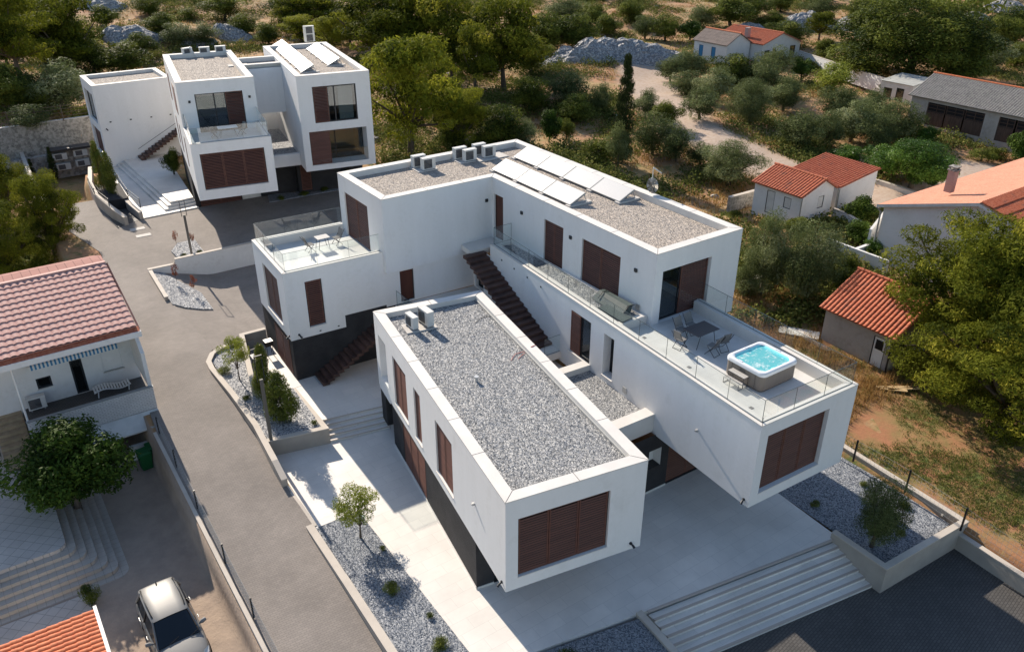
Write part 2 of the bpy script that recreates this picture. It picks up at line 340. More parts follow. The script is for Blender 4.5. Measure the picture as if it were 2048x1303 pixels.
# road, drives, parking
def inpoly(x, y, P):
    c = False; j = len(P)-1
    for i in range(len(P)):
        xi, yi = P[i][0], P[i][1]; xj, yj = P[j][0], P[j][1]
        if (yi > y) != (yj > y) and x < (xj-xi)*(y-yi)/(yj-yi)+xi: c = not c
        j = i
    return c
def strip_sheet(name, ys, xl, xr, zf, m, n=24):
    mb = MB(); rows = []
    vs = []
    for y in ys:
        a, b = xl(y), xr(y)
        for i in range(n+1): x = a+(b-a)*i/n; vs.append((x, y, zf(x, y)))
    fs = [(j*(n+1)+i, j*(n+1)+i+1, (j+1)*(n+1)+i+1, (j+1)*(n+1)+i) for j in range(len(ys)-1) for i in range(n)]
    mb.add(vs, fs); return mb.build(name, m)
ROADL = lambda y: interp(y, [-40, 20, 33, 44, 49.5, 54, 70], [-7.42, -7.40, -6.6, -5.2, -6.35, -6.2, -5.2])
ROADR = lambda y: interp(y, [-40, 9.7, 13, 17.5, 25.0, 26.0, 26.45, 33.5, 38.75], [-3.36, -3.36, -3.45, -3.35, -3.42, -2.95, -2.6, -3.05, -3.15])
struct(strip_sheet('road', arange(-40, 38.76, .5)+[39.09], ROADL, ROADR, lambda x, y: zroad(y)+.012, M['paver'], 8))
struct(strip_sheet('road', arange(39.09, 56, .75)+[56], ROADL, lambda y: interp(y, [38.75, 48, 49, 49.1, 56], [15.5, 15.5, 15.5, -1, -3.4]), lambda x, y: zroad(y)+.012, M['paver'], 30))
struct(strip_sheet('lower_drive', arange(26.2, 38.76, .5)+[38.84], lambda y: max(ROADR(y), -3.2)+.0, lambda y: 15.5, lambda x, y: zlow(x, y)+.016, M['paver'], 40))
mb = MB(); mb.prism([(0.9, -30), (19.5, -30), (19.85, -5.9), (14.5, -3.0), (5.0, -1.6), (.9, -2.2)], -1.3, -1.0); struct(mb.build('parking_area', M['paver2']))

# terraces and steps round the front villa
mb = MB()
mb.prism([(-3.45, 15.95), (-3.45, 9.75), (-1.38, 9.75), (-1.38, -20), (.55, -20), (.55, -.98), (5.25, -1.85), (14.98, -3.5), (15.2, -.03), (15.35, 3.6), (8, 4.2), (3, 15.4)], -.5, 0)
mb.prism([(-.27, 16.55), (3.1, 15.95), (8, 15.1), (8, 21.2), (.2, 21.2), (-.29, 20.3)], -.3, .56)
mb.prism([(-2.25, 20.3), (.3, 20.3), (.6, 26.0), (-.95, 26.2)], .2, .57)
struct(mb.build('terrace', M['terr']))
def stairs(name, a0, b0, a1, b1, z0, n, rise, m, mn, wn=.06, lip=.004):
    a0, b0, a1, b1 = [Vector((*p, 0)) for p in (a0, b0, a1, b1)]; mb = MB()
    for i in range(n):
        A, B = a0.lerp(a1, i/n), b0.lerp(b1, i/n); A2, B2 = a0.lerp(a1, (i+1)/n), b0.lerp(b1, (i+1)/n); z = z0-rise*(i+1)
        mb.prism([tuple(A2), tuple(B2), tuple(B), tuple(A)], z-.5, z)
        d = (A-A2).normalized()*wn
        mb.prism([tuple(A2-d*.12), tuple(B2-d*.12), tuple(B2+d), tuple(A2+d)], z-.03, z+lip, 1)
    d = (a0-a1).normalized()*wn
    mb.prism([tuple(a0-d*.12), tuple(b0-d*.12), tuple(b0+d), tuple(a0+d)], z0-.03, z0+lip, 1)
    return struct(mb.build(name, [m, mn]))
a, b = G(1297, 1223, 0), G(1675.5, 1076, 0); a1, b1 = G(1455, 1303, -1), G(1757, 1168, -1)
dd = (b1-b)
stairs('front_steps', a.xy, b.xy, (a+dd).xy, b1.xy, 0, 6, 1/7, M['terr'], M['nosing'], .10)
stairs('side_steps', (-.27, 16.55), (3.1, 15.95), (-.27, 15.25), (2.75, 14.7), .56, 4, .112, M['terr'], M['nosing'], .05)

# ---------------------------------------------------------------- walls helper: a wall along a line with a cap
def wall_line(name, label, cat, pts, th=.28, m=None, mc=None, cap=.05, over=.012, group=None, closed=False):
    """pts: (x, y, ztop, zbot)"""
    root = thing(name, label, cat, (pts[0][0], pts[0][1], pts[0][3]), group)
    body, cp = MB(), MB(); n = len(pts); offs = []
    for i in range(n):
        a = Vector(pts[max(i-1, 0)][:2]); b = Vector(pts[i][:2]); c = Vector(pts[min(i+1, n-1)][:2])
        d1 = (b-a).normalized() if i > 0 else None; d2 = (c-b).normalized() if i < n-1 else None
        d1 = d1 or d2; d2 = d2 or d1; n1 = Vector((-d1.y, d1.x)); n2 = Vector((-d2.y, d2.x)); nn = (n1+n2).normalized(); offs.append(nn/max(.4, nn.dot(n1)))
    def sweep(mb, dz0, dz1, ov):
        vs = []
        for p, o in zip(pts, offs):
            b = Vector(p[:2]); l = b-o*ov; r = b+o*(th+ov)
            z1 = p[2]+dz1; z0 = p[3] if dz0 is None else p[2]+dz0
            vs += [(l.x, l.y, z0), (r.x, r.y, z0), (r.x, r.y, z1), (l.x, l.y, z1)]
        fs = [(0, 1, 2, 3), ((n-1)*4+3, (n-1)*4+2, (n-1)*4+1, (n-1)*4)]
        for i in range(n-1):
            for k in range(4): fs.append((i*4+k, (i+1)*4+k, (i+1)*4+(k+1) % 4, i*4+(k+1) % 4))
        mb.add(vs, fs)
    sweep(body, None, -cap, 0); sweep(cp, -cap, 0, over)
    body.build('wall', m or M['beige'], root); cp.build('coping', mc or M['beigecap'], root)
    return root

# ---------------------------------------------------------------- facade tools
class FP:
    """a vertical plane seen from outside, p0 left end, p1 right end"""
    def __init__(s, p0, p1):
        s.p0 = Vector((p0[0], p0[1], 0)); s.p1 = Vector((p1[0], p1[1], 0)); s.u = (s.p1-s.p0); s.L = s.u.length; s.u.normalize(); s.n = Vector((s.u.y, -s.u.x, 0))
    def pt(s, a, z, d=0): q = s.p0+s.u*a+s.n*d; return Vector((q.x, q.y, z))
    def box(s, mb, a0, a1, z0, z1, d0, d1, mi=0): return mb.obox(s.pt(a0, z0, d0), s.u*(a1-a0), s.n*(d1-d0), Vector((0, 0, z1-z0)), mi)
    def rect(s, *px):
        q = [PLN(x, y, s.p0, s.p1) for x, y in px]      # top-left, top-right, bottom-right, bottom-left
        return ((q[0][0]+q[3][0])/2, (q[1][0]+q[2][0])/2, (q[2][1]+q[3][1])/2, (q[0][1]+q[1][1])/2)
def wall_holes(mb, fp, a0, a1, z0, z1, holes, depth=.25, mi=0):
    A = sorted({a0, a1}|{h[0] for h in holes}|{h[1] for h in holes}); Z = sorted({z0, z1}|{h[2] for h in holes}|{h[3] for h in holes})
    for i in range(len(A)-1):
        for j in range(len(Z)-1):
            ca, cz = (A[i]+A[i+1])/2, (Z[j]+Z[j+1])/2
            if any(h[0] < ca < h[1] and h[2] < cz < h[3] for h in holes): continue
            mb.quad(fp.pt(A[i], Z[j]), fp.pt(A[i+1], Z[j]), fp.pt(A[i+1], Z[j+1]), fp.pt(A[i], Z[j+1]), mi)
    for h in holes:
        s0, s1, t0, t1 = h[:4]; D = -(h[4] if len(h) > 4 else depth)
        mb.quad(fp.pt(s0, t0), fp.pt(s0, t1), fp.pt(s0, t1, D), fp.pt(s0, t0, D), mi)
        mb.quad(fp.pt(s1, t1), fp.pt(s1, t0), fp.pt(s1, t0, D), fp.pt(s1, t1, D), mi)
        mb.quad(fp.pt(s0, t1), fp.pt(s1, t1), fp.pt(s1, t1, D), fp.pt(s0, t1, D), mi)
        mb.quad(fp.pt(s1, t0), fp.pt(s0, t0), fp.pt(s0, t0, D), fp.pt(s1, t0, D), mi)
def window(house, fp, r, lay, depth=.25, name='window', room=None, sill=True, widths=None, slat=.11, lab=None, sl=None):
    s0, s1, z0, z1 = r[:4]; D = -depth; f = MB(); b = .045
    for q in ((s0, s1, z0, z0+b), (s0, s1, z1-b, z1), (s0, s0+b, z0+b, z1-b), (s1-b, s1, z0+b, z1-b)): fp.box(f, *q, D, D+.10)
    if room: # a shallow room behind the glass
        R = room
        f.add([], [])
    else: f.quad(fp.pt(s0+.002, z0+.002, D+.004), fp.pt(s1-.002, z0+.002, D+.004), fp.pt(s1-.002, z1-.002, D+.004), fp.pt(s0+.002, z1-.002, D+.004), 1)
    w = f.build(name, [M['dark'], M['inside']], house)
    if lab: w['label'] = lab
    if sl: g = MB(); fp.box(g, s0-sl[0], s1+sl[0], z0-.045, z0-.001, D+.002, sl[1]); g.build('sill', M['coping'], w)
    n = len(lay); tot = sum(widths) if widths else n; a = s0+b
    for i, ch in enumerate(lay):
        wd = (s1-s0-2*b)*((widths[i] if widths else 1)/tot); c0, c1 = a, a+wd; a = c1
        if ch == 'L':
            p = MB(); e = .055; q = D+.10; c0i, c1i = c0+.012, c1-.012
            for t in ((c0i, c0i+e, z0+b, z1-b), (c1i-e, c1i, z0+b, z1-b), (c0i+e, c1i-e, z0+b, z0+b+e), (c0i+e, c1i-e, z1-b-e, z1-b)): fp.box(p, *t, q, q+.045)
            zz = z0+b+e+.01; k = 0
            while zz < z1-b-e-slat*.5:
                o = fp.pt(c0i+e, zz, q+.040); p.obox(o, fp.u*(c1i-c0i-2*e), -fp.n*.032+Vector((0, 0, slat*.42)), fp.n*.008+Vector((0, 0, .016)))
                zz += slat
            p.build('shutter', M['louvre'], w)
        elif ch == 'G':
            g = MB(); e = .05
            for t in ((c0, c0+e, z0+b, z1-b), (c1-e, c1, z0+b, z1-b), (c0+e, c1-e, z0+b, z0+b+e), (c0+e, c1-e, z1-b-e, z1-b)): fp.box(g, *t, D+.03, D+.075)
            g.build('sash', M['dark'], w)
            g = MB(); fp.box(g, c0+e, c1-e, z0+b+e, z1-b-e, D+.045, D+.055); g.build('pane', M['winglass'], w)
        elif ch == 'D':
            g = MB(); fp.box(g, c0+.004, c1-.004, z0+b, z1-b, D+.03, D+.08); g.build('panel', M['wood'], w)
    if room:
        g = MB(); L, Rr, Dp = s0-room.get('l', .4), s1+room.get('r', .4), D-room.get('d', 3); zt = z1+.25; zb = z0-.02
        g.quad(fp.pt(L, zb, D), fp.pt(Rr, zb, D), fp.pt(Rr, zb, Dp), fp.pt(L, zb, Dp), 1)
        g.quad(fp.pt(L, zt, D), fp.pt(L, zt, Dp), fp.pt(Rr, zt, Dp), fp.pt(Rr, zt, D), 0)
        g.quad(fp.pt(L, zb, Dp), fp.pt(Rr, zb, Dp), fp.pt(Rr, zt, Dp), fp.pt(L, zt, Dp), 0)
        g.quad(fp.pt(L, zb, D), fp.pt(L, zb, Dp), fp.pt(L, zt, Dp), fp.pt(L, zt, D), 0); g.quad(fp.pt(Rr, zb, D), fp.pt(Rr, zt, D), fp.pt(Rr, zt, Dp), fp.pt(Rr, zb, Dp), 0)
        g.build('room', [M['room'], M['roomfloor']], w)
    return w
def inset(poly, d):
    n = len(poly); out = []; ds = d if hasattr(d, '__len__') else [d]*n
    for i in range(n):
        a, b, c = Vector(poly[i-1]), Vector(poly[i]), Vector(poly[(i+1) % n])
        d1 = (b-a).normalized(); d2 = (c-b).normalized(); n1 = Vector((-d1.y, d1.x)); n2 = Vector((-d2.y, d2.x))
        A = a+n1*ds[i-1]; B = b+n2*ds[i]; den = d1.x*d2.y-d1.y*d2.x
        if abs(den) < 1e-4: out.append(tuple(b+n1*ds[i-1])); continue
        t = ((B.x-A.x)*d2.y-(B.y-A.y)*d2.x)/den; out.append(tuple(A+d1*t))
    return out
def roof_ring(house, poly, z, wd, drop, mtop, jn=2.9, gm='gravel', gdrop=None, skip=()):
    n = len(poly); ds = wd if hasattr(wd, '__len__') else [wd]*n; ds = [0 if i in skip else q for i, q in enumerate(ds)]
    inn = inset(poly, ds); mb = MB(); outp = inset(poly, [0 if i in skip else -.012 for i in range(n)])
    for i in range(n):
        if i in skip: continue
        if len(skip) == 2 and n == 4 and mb.v: mb.build('coping', [M['coping'], M['joint']], house); mb = MB()
        j = (i+1) % n; a, b, c, d = outp[i], outp[j], inn[j], inn[i]
        mb.quad((*a, z), (*b, z), (*c, z), (*d, z)); mb.quad((*a, z-.05), (*b, z-.05), (*b, z), (*a, z))
        mb.quad((*d, z), (*c, z), (*c, z-drop), (*d, z-drop)); mb.quad((*poly[i], z-.05), (*poly[j], z-.05), (*b, z-.05), (*a, z-.05))
        C, D = Vector((*c, z)), Vector((*d, z)); L = (C-D).length; u = (C-D).normalized(); v = Vector((u.y, -u.x, 0))
        k = int(L/jn)
        for t in range(1, k+1):
            o = D+u*(L*t/(k+1)); o.z = z-.002; mb.obox(o-u*.009, u*.018, v*(ds[i]+.012), Vector((0, 0, .006)), 1)
        if (i-1) % n not in skip:
            o = Vector((*d, z-.002)); e = Vector((*a, z-.002))-o; s = e.normalized().cross(Vector((0, 0, 1)))*.009
            mb.obox(o-s, s*2, e, Vector((0, 0, .006)), 1)
    mb.build('coping', [M['coping'], M['joint']], house)
    g = MB(); g.add([(*p, z-drop+.001) for p in inn], [tuple(range(n))]); return g.build(gm, mtop, house)
def glass_run(house, pts, z0, h=1.0, n=4, th=.016, rail=False):
    """a run of frameless panes along a polyline"""
    for i in range(len(pts)-1):
        a, b = Vector((*pts[i], 0)), Vector((*pts[i+1], 0)); L = (b-a).length; u = (b-a).normalized(); v = Vector((u.y, -u.x, 0)); k = n[i] if hasattr(n, '__len__') else n
        for t in range(k):
            o = a+u*(L*t/k+.006); ln = L/k-.012; g = MB(); g.obox(Vector((o.x, o.y, z0))-v*th/2, u*ln, v*th, Vector((0, 0, h)))
            p = g.build('glass_pane', M['glass'], house)
            e = MB()
            e.obox(Vector((o.x, o.y, z0+h))-v*(th/2+.002), u*ln, v*(th+.004), Vector((0, 0, .012)))
            e.obox(Vector((o.x, o.y, z0))-v*(th/2+.003)-u*.004, u*.008, v*(th+.006), Vector((0, 0, h)))
            e.obox(Vector((o.x, o.y, z0))-v*(th/2+.006), u*ln, v*(th+.012), Vector((0, 0, .014)))
            e.build('edge', M['gedge'], p)
def lamp_sq(house, fp, a, z, s=.17):
    g = MB(); fp.box(g, a-s/2, a+s/2, z-s/2, z+s/2, .002, .07); fp.box(g, a-s/2+.02, a+s/2-.02, z-s/2-.012, z-s/2+.01, .02, .06); g.build('wall_lamp', M['dark'], house)
def camera_dome(house, fp, a, z):
    g = MB(); g.tube([fp.pt(a, z, .0), fp.pt(a, z, .05)], .06, 10); g.tube([fp.pt(a, z, .05), fp.pt(a+.03, z-.03, .12), fp.pt(a+.06, z-.10, .22)], [.03, .045, .05], 10)
    g.build('security_camera', M['dark'], house)

# ================================================================ front villa
def rot(x, y, a): return (x*math.cos(a)-y*math.sin(a), x*math.sin(a)+y*math.cos(a))
V1 = thing('modern_villa', 'largest white cubic villa in the centre with overhanging blocks and a hot tub terrace', 'house', (8, 10, 0))
c5 = lambda x, y: (480+x/3.102, 380+y/3.102)
cF = lambda x, y: (740+x/2.036, 560+y/2.036)
c6 = lambda x, y: (1080+x/2.833, 560+y/2.833)
c4 = lambda x, y: (540+x/2.4, 760+y/2.4)
# --- block F: the long low block in front
fa = -.16966; FL, FR, BR, BL = rot(0, 0, fa), rot(5.65, 0, fa), rot(5.65, 15.46, fa), rot(0, 15.46, fa)
f_fr, f_le, f_ri, f_ba = FP(FL, FR), FP(BL, FL), FP(FR, BR), FP(BR, BL)
mb = MB(); ZB, ZT = 2.51, 6.56
w_f = (.48, 4.15, 3.05, 5.72)
w1 = f_le.rect(cF(90, 302), cF(146, 392), cF(155, 582), cF(103, 498)); w2 = f_le.rect(cF(177, 437), cF(205, 484), cF(210, 665), cF(184, 610)); w3 = f_le.rect(cF(263, 567), cF(332, 664), cF(340, 890), cF(274, 778))
w1, w2, w3 = [(q[0], q[1], 2.98, 5.62) for q in (w1, w2, w3)]
nic = (.55, 1.75, 3.2, 5.62, .9)
wall_holes(mb, f_fr, 0, f_fr.L, ZB, ZT, [w_f], .22); wall_holes(mb, f_le, 0, f_le.L, ZB, ZT, [w1, w2, w3, nic], .2)
mb.quad(f_le.pt(.55, 3.2, -.9), f_le.pt(1.75, 3.2, -.9), f_le.pt(1.75, 5.62, -.9), f_le.pt(.55, 5.62, -.9))
wall_holes(mb, f_ri, 0, f_ri.L, ZB, ZT, []); wall_holes(mb, f_ba, 0, f_ba.L, ZB, ZT, [])
mb.quad((*BL, ZB), (*BR, ZB), (*FR, ZB), (*FL, ZB))
f_le.box(mb, .12, 1.85, 2.36, ZB, -1.0, 0)
mb.build('white_wall', M['white'], V1)
window(V1, f_fr, w_f, 'LLL', .22, sl=(.02, .02)); window(V1, f_le, w1, 'LL', .2, sl=(.04, .035)); window(V1, f_le, w2, 'L', .2, sl=(.04, .035)); window(V1, f_le, w3, 'LL', .2, sl=(.04, .035))
roof_ring(V1, [FL, FR, BR, BL], 6.6, .47, .26, M['grey_gravel'], 2.9)
g = MB(); inn = inset([FL, FR, BR, BL], .47)
g.obox(Vector((*inn[1], 6.36)), Vector((*inn[2], 0))-Vector((*inn[1], 0)), Vector((-.05, .008, 0)), Vector((0, 0, .08))); g.build('edge_flashing', M['alu'], V1)
# base of F
def q_(x, y): return rot(x, y, fa)
bl_le, bl_fr = FP(q_(.04, 13.5), q_(.04, 2.88)), FP(q_(.04, 2.88), q_(5.61, 2.88)); bl_ri = FP(q_(5.61, 2.88), q_(5.61, 15.4))
bw = bl_le.rect(c4(638, 205), c4(748, 415), c4(752, 552), c4(648, 388)); bw = (bw[0], bw[1], .06, 2.35)
mb = MB(); wall_holes(mb, bl_le, 0, bl_le.L, 0, ZB, [bw], .15); wall_holes(mb, bl_fr, 0, bl_fr.L, 0, ZB, [(.75, 4.9, .05, 2.3)], .2); wall_holes(mb, bl_ri, 0, bl_ri.L, 0, ZB, [])
f_le.box(mb, .14, .95, .5, 2.36, -.95, -.02)
mb.build('charcoal_wall', M['char'], V1)
window(V1, bl_le, bw, 'LLL', .15); window(V1, bl_fr, (.75, 4.9, .05, 2.3), 'GGL', .2)
g = MB(); bl_le.box(g, 0, bl_le.L+.03, 0, .07, -.02, .025); bl_fr.box(g, -.03, .75, 0, .07, -.02, .03); bl_fr.box(g, 4.9, 5.57, 0, .07, -.02, .03); g.build('skirting', M['coping'], V1)
# --- block B: left wing with the small balcony
ba = -.05036591; B0, B9, Bb = rot(-.8, 20.88, ba), rot(13.5, 20.88, ba), rot(-.8, 26.36, ba); Bbr = rot(6.0, 26.36, ba)
b_fr, b_le = FP(B0, B9), FP(Bb, B0); Vx = 5.84; sV = 5.62
mb = MB(); ws = (1.1, 2.03, 3.63, 6.32); wl = b_le.rect(c5(140, 458), c5(228, 550), c5(268, 835), c5(175, 715)); wl = (wl[0], wl[1], 3.54, 6.27); dr = (6.54, 7.41, 3.74, 5.64)
TOP = 7.02
wall_holes(mb, b_fr, 0, 3.13, 3.08, TOP, [ws], .2); wall_holes(mb, b_fr, 3.13, sV, 3.80, TOP, []); wall_holes(mb, b_fr, sV, 12.6, 3.66, 5.9, [dr], .2)
wall_holes(mb, b_le, 0, b_le.L, 3.08, TOP, [wl], .22)
mb.quad(Vector((*Bb, 3.08)), Vector((*Bbr, 3.08)), b_fr.pt(3.13, 3.08, 0), Vector((*B0, 3.08)))
bb = FP(Bbr, Bb); wall_holes(mb, bb, 0, bb.L, 3.08, TOP, [])
mb.build('white_wall', M['white'], V1)
window(V1, b_fr, ws, 'L', .2, sl=(.02, .03)); window(V1, b_le, wl, 'LL', .22, sl=(.05, .04))
g = MB(); f = dr; window(V1, b_fr, (dr[0], dr[1], dr[2], dr[3]), 'D', .2, name='entrance_door')
mb = MB(); cb_fr, cb_le = FP(b_fr.pt(.04, 0, -.04).xy, b_fr.pt(8, 0, -.04).xy), FP(b_le.pt(0, 0, -.04).xy, b_le.pt(b_le.L-.04, 0, -.04).xy)
sw = cb_le.rect(c5(213, 815), c5(318, 945), c5(322, 1125), c5(240, 1000)); sw = (max(.9, sw[0]), min(sw[1], 5.2), .62, 2.85)
wall_holes(mb, cb_fr, 0, 3.1, .5, 3.08, []); wall_holes(mb, cb_fr, 3.1, 7, .5, 3.8, []); wall_holes(mb, cb_le, 0, cb_le.L, .1, 3.08, [sw], .12); mb.build('charcoal_wall', M['char'], V1)
window(V1, cb_le, sw, 'LL', .12)
Bpoly = [B0, (5.84, 20.615), (5.84, 26.1), Bb]
roof_ring(V1, Bpoly, 7.05, [.34, .3, .34, .34], .5, M['floor'], 9, 'balcony_floor', skip=(1,))
i1 = inset(Bpoly, [.2, 0, .2, .2]); glass_run(V1, [(5.8, i1[2][1]), i1[3], i1[0], (5.8, i1[1][1])], 7.05, .98, [3, 3, 3])
# --- upper storey: V wing and R
V0, V9, R0, R1, Rb, Vb = (5.84, 20.22), (12.81, 20.22), (12.81, 6.66), (18.45, 6.66), (18.45, 25.84), (5.84, 25.84)
v_le, v_fr, r_le, r_fr, r_ri, r_ba = FP(Vb, V0), FP(V0, V9), FP(V9, R0), FP(R0, R1), FP(R1, Rb), FP(Rb, Vb)
wv = (.72, 3.74, 6.52, 9.22); rd = (.22, 1.14, 6.54, 9.22); r1 = (5.04, 6.70, 6.5, 9.19); r2 = (8.25, 11.17, 6.62, 9.15); rf = (.47, 3.66, 6.52, 9.17)
mb = MB(); T_ = 10.12
wall_holes(mb, v_le, 0, v_le.L, 5.86, T_, [wv], .2); wall_holes(mb, v_fr, 0, v_fr.L, 5.86, T_, []); wall_holes(mb, r_le, 0, r_le.L, 5.8, T_, [rd, r1, r2], .2)
wall_holes(mb, r_fr, 0, r_fr.L, 5.68, T_, [rf], .3); wall_holes(mb, r_ri, 0, r_ri.L, 5.68, T_, []); wall_holes(mb, r_ba, 0, r_ba.L, 5.68, T_, [])
mb.quad((*Vb, 5.86), (12.81, 25.84, 5.86), (*V9, 5.86), (*V0, 5.86)); mb.quad((12.81, 25.84, 5.68), (*Rb, 5.68), (*R1, 5.68), (*R0, 5.68))
mb.build('white_wall', M['white'], V1)
window(V1, v_le, wv, 'LL', .2); window(V1, r_le, rd, 'D', .2, name='door'); window(V1, r_le, r1, 'LL', .2); window(V1, r_le, r2, 'LL', .2)
window(V1, r_fr, rf, 'GL', .3, widths=(1.35, 1.85), room=dict(l=.2, r=1, d=3.2))
for a in (3.0, 7.34, 12.28): lamp_sq(V1, r_le, a, 8.9)
lamp_sq(V1, v_fr, 6.58, 8.82)
roof_ring(V1, [V0, V9, R0, R1, Rb, Vb], 10.16, .47, .34, M['beige_gravel'], 2.9)
# --- block T with the hot tub terrace
T0, T1 = (10.02, -2.27), (15.56, -2.49); TLb = (11.37, 18.25); TRb = (15.98, 6.66); T1b = (16.45, 18.0)
xT = lambda y: 10.02+(y+2.27)*(1.35/20.52)
t_fr, t_le, t_ri = FP(T0, T1), FP((xT(20.3), 20.3), T0), FP(T1, T1b)
mb = MB(); wt = (.47, 3.99, 3.67, 6.42)
wsl = t_le.rect(c6(178, 182), c6(290, 255), c6(277, 480), c6(168, 402)); wna = t_le.rect(c6(368, 315), c6(420, 350), c6(405, 585), c6(345, 545))
wsl = (wsl[0], wsl[1], 4.2, 6.45); wna = (wna[0], wna[1], 4.2, 6.4, .55)
T7 = 7.01; sA = t_le.L-20.56
wall_holes(mb, t_fr, 0, t_fr.L, 3.14, T7, [wt], .3); wall_holes(mb, t_le, sA, t_le.L, 3.14, T7, [wsl, wna], .12); wall_holes(mb, t_le, 0, sA, 3.14, 6.3, [(.25, 1.2, 3.7, 5.8)], .3); wall_holes(mb, t_ri, 0, t_ri.L, 3.14, T7, [])
mb.quad((*TLb, 3.14), (*T1b, 3.14), (*T1, 3.14), (*T0, 3.14))
mb.build('white_wall', M['white'], V1)
window(V1, t_fr, wt, 'LLL', .3, sl=(.02, .02)); window(V1, t_le, wsl, 'LG', .12, widths=(1, .95), sl=(.1, .1)); window(V1, t_le, wna, 'G', .55, sl=(.02, .05)); window(V1, t_le, (.25, 1.2, 3.7, 5.8), 'G', .3)
Tp = [T0, T1, TRb, R0, (12.81, 18.25), TLb]
roof_ring(V1, Tp, 7.05, [.36, .4, 0, 0, .3, .46], .54, M['floor'], 30, 'terrace_floor', skip=(2, 3))
g = MB(); g.prism([(xT(7.1)+.46, 7.1), (12.8, 7.1), (12.8, 18.0), (xT(18)+.46, 18.0)], 6.52, 6.62)
g.obox((12.62, 7.1, 6.62), (.18, 0, 0), (0, 10.9, 0), (0, 0, .28)); g.obox((xT(7)+.46, 6.95, 6.52), (12.8-xT(7)-.46, 0, 0), (0, .3, 0), (0, 0, .42)); g.build('planter', M['coping'], V1)
g = MB(); g.add([(xT(7.25)+.46, 7.25, 6.86), (12.62, 7.25, 6.86), (12.62, 17.9, 6.86), (xT(17.9)+.46, 17.9, 6.86)], [(0, 1, 2, 3)]); g.build('gravel', M['grey_gravel'], V1)
it = inset(Tp, [.16, .16, 0, 0, .16, .16]); glass_run(V1, [(12.7, it[4][1]), it[5], it[0], it[1], (it[2][0], 6.6)], 7.05, .98, [1, 11, 3, 5])
for px in (c6(590, 325), c6(845, 492), c6(1197, 722)): q = G(*px, 6.52); g = MB(); g.box((q.x, q.y, 6.515), (.16, .16, .02)); g.build('floor_drain', M['acg'], V1)
# base under T: charcoal wall with a shutter
e_fr = FP((5.9, 3.45), (15.75, 3.25)); mb = MB(); k0 = e_fr.rect((1321, 895), (1400, 935), (1400, 945), (1328.7, 969))[0]
k0 = 5.42; wb = (k0, 9.3, .04, 2.6); wi = (4.2, 4.95, 1.35, 2.35, .5)
wall_holes(mb, e_fr, 0, e_fr.L, 0, 3.2, [wb, wi], .2); e_ri = FP((15.75, 3.25), (16.3, 18)); wall_holes(mb, e_ri, 0, e_ri.L, -.1, 3.14, []); e_le = FP((11.5, 20), (10.6, 3.6))
mb.build('charcoal_wall', M['char'], V1)
window(V1, e_fr, wb, 'LLL', .2)
g = MB(); D = -.5
for a in ((4.2, 1.35), (4.95, 1.35)): g.quad(e_fr.pt(a[0]+(.003 if a[0] < 4.5 else -.003), 1.35, 0), e_fr.pt(a[0]+(.003 if a[0] < 4.5 else -.003), 2.35, 0), e_fr.pt(a[0]+(.003 if a[0] < 4.5 else -.003), 2.35, D), e_fr.pt(a[0]+(.003 if a[0] < 4.5 else -.003), 1.35, D))
g.quad(e_fr.pt(4.2, 1.35, D), e_fr.pt(4.95, 1.35, D), e_fr.pt(4.95, 2.35, D), e_fr.pt(4.2, 2.35, D)); g.build('niche', M['white'], V1)
g = MB(); e_fr.box(g, 0, k0, 0, .07, -.02, .03); g.build('skirting', M['coping'], V1)
# roof between F and T, bridge, court
xF = lambda y: 5.60+(y+.95)*.1713
for P_, z0, z1, nm in (([(xF(3.62), 3.66), (xT(3.58)-.003, 3.58), (xT(4.18)-.003, 4.18), (xF(4.25), 4.27)], 3.24, 4.17, 'parapet'),
    ([(xF(8.5), 8.62), (xT(8.5)-.003, 8.45), (xT(8.95)-.003, 8.95), (xF(9), 9.12)], 2.9, 4.2, 'parapet'), ([(xF(11)+.5, 11.0), (xT(11)-.003, 11.0), (xT(12.7)-.003, 12.7), (xF(12.7)+.5, 12.7)], 3.3, 3.7, 'stair_landing')):
    mb = MB(); mb.prism(P_, z0, z1); mb.build(nm, M['coping'], V1)
mb = MB(); mb.prism([(xF(4.2), 4.2), (xT(4.2)-.003, 4.2), (xT(8.5)-.003, 8.5), (xF(8.5), 8.55)], 3.2, 3.88); mb.build('gravel', M['grey_gravel'], V1)
mb = MB(); mb.prism([(xF(9)+.01, 9), (xT(9)-.003, 9), (xT(14.2)-.003, 14.2), (xF(14.1)+.01, 14.1)], 2.7, 2.9); mb.prism([(xF(12.7)+.01, 12.7), (xT(12.7)-.003, 12.7), (xT(20.3)-.003, 20.24), (6.35, 20.5), (6.35, 14.62), (8.18, 14.31)], 3.35, 3.66); mb.build('walkway', M['terr'], V1)
glass_run(V1, [(6.42, 20.4), (6.42, 14.75)], 3.66, .95, 3); glass_run(V1, [(9.9, 11.06), (xT(11.06)-.02, 11.06)], 3.7, .95, 1)
mb = MB(); mb.prism([(10.55, 19.05), (12.8, 18.9), (12.8, 20.2), (10.65, 20.2)], 6.2, 6.5); mb.build('landing', M['coping'], V1)
# stairs: thick brown treads cantilevered from the wall
n = 18; y0, z0, y1, z1 = 18.98, 6.33, 12.1, 3.80
for i in range(n):
    t = i/(n-1); y = lerp(y0, y1, t); z = lerp(z0, z1, t); g = MB(); x1 = xT(y)-.004; rr = .0
    g.obox((x1-1.33, y-.30, z-.16), (1.33, .0, 0), (0, .42, 0), (0, 0, .20)); g.build('stair_tread', M['stair'], V1)
n = 17
for i in range(n):
    t = i/(n-1); s = lerp(1.12, 5.9, t); z = lerp(.74, 3.5, t); g = MB()
    cb_fr.box(g, s-.12, s+.26, z-.16, z+.02, .002, 1.36); g.build('stair_tread', M['stair'], V1)
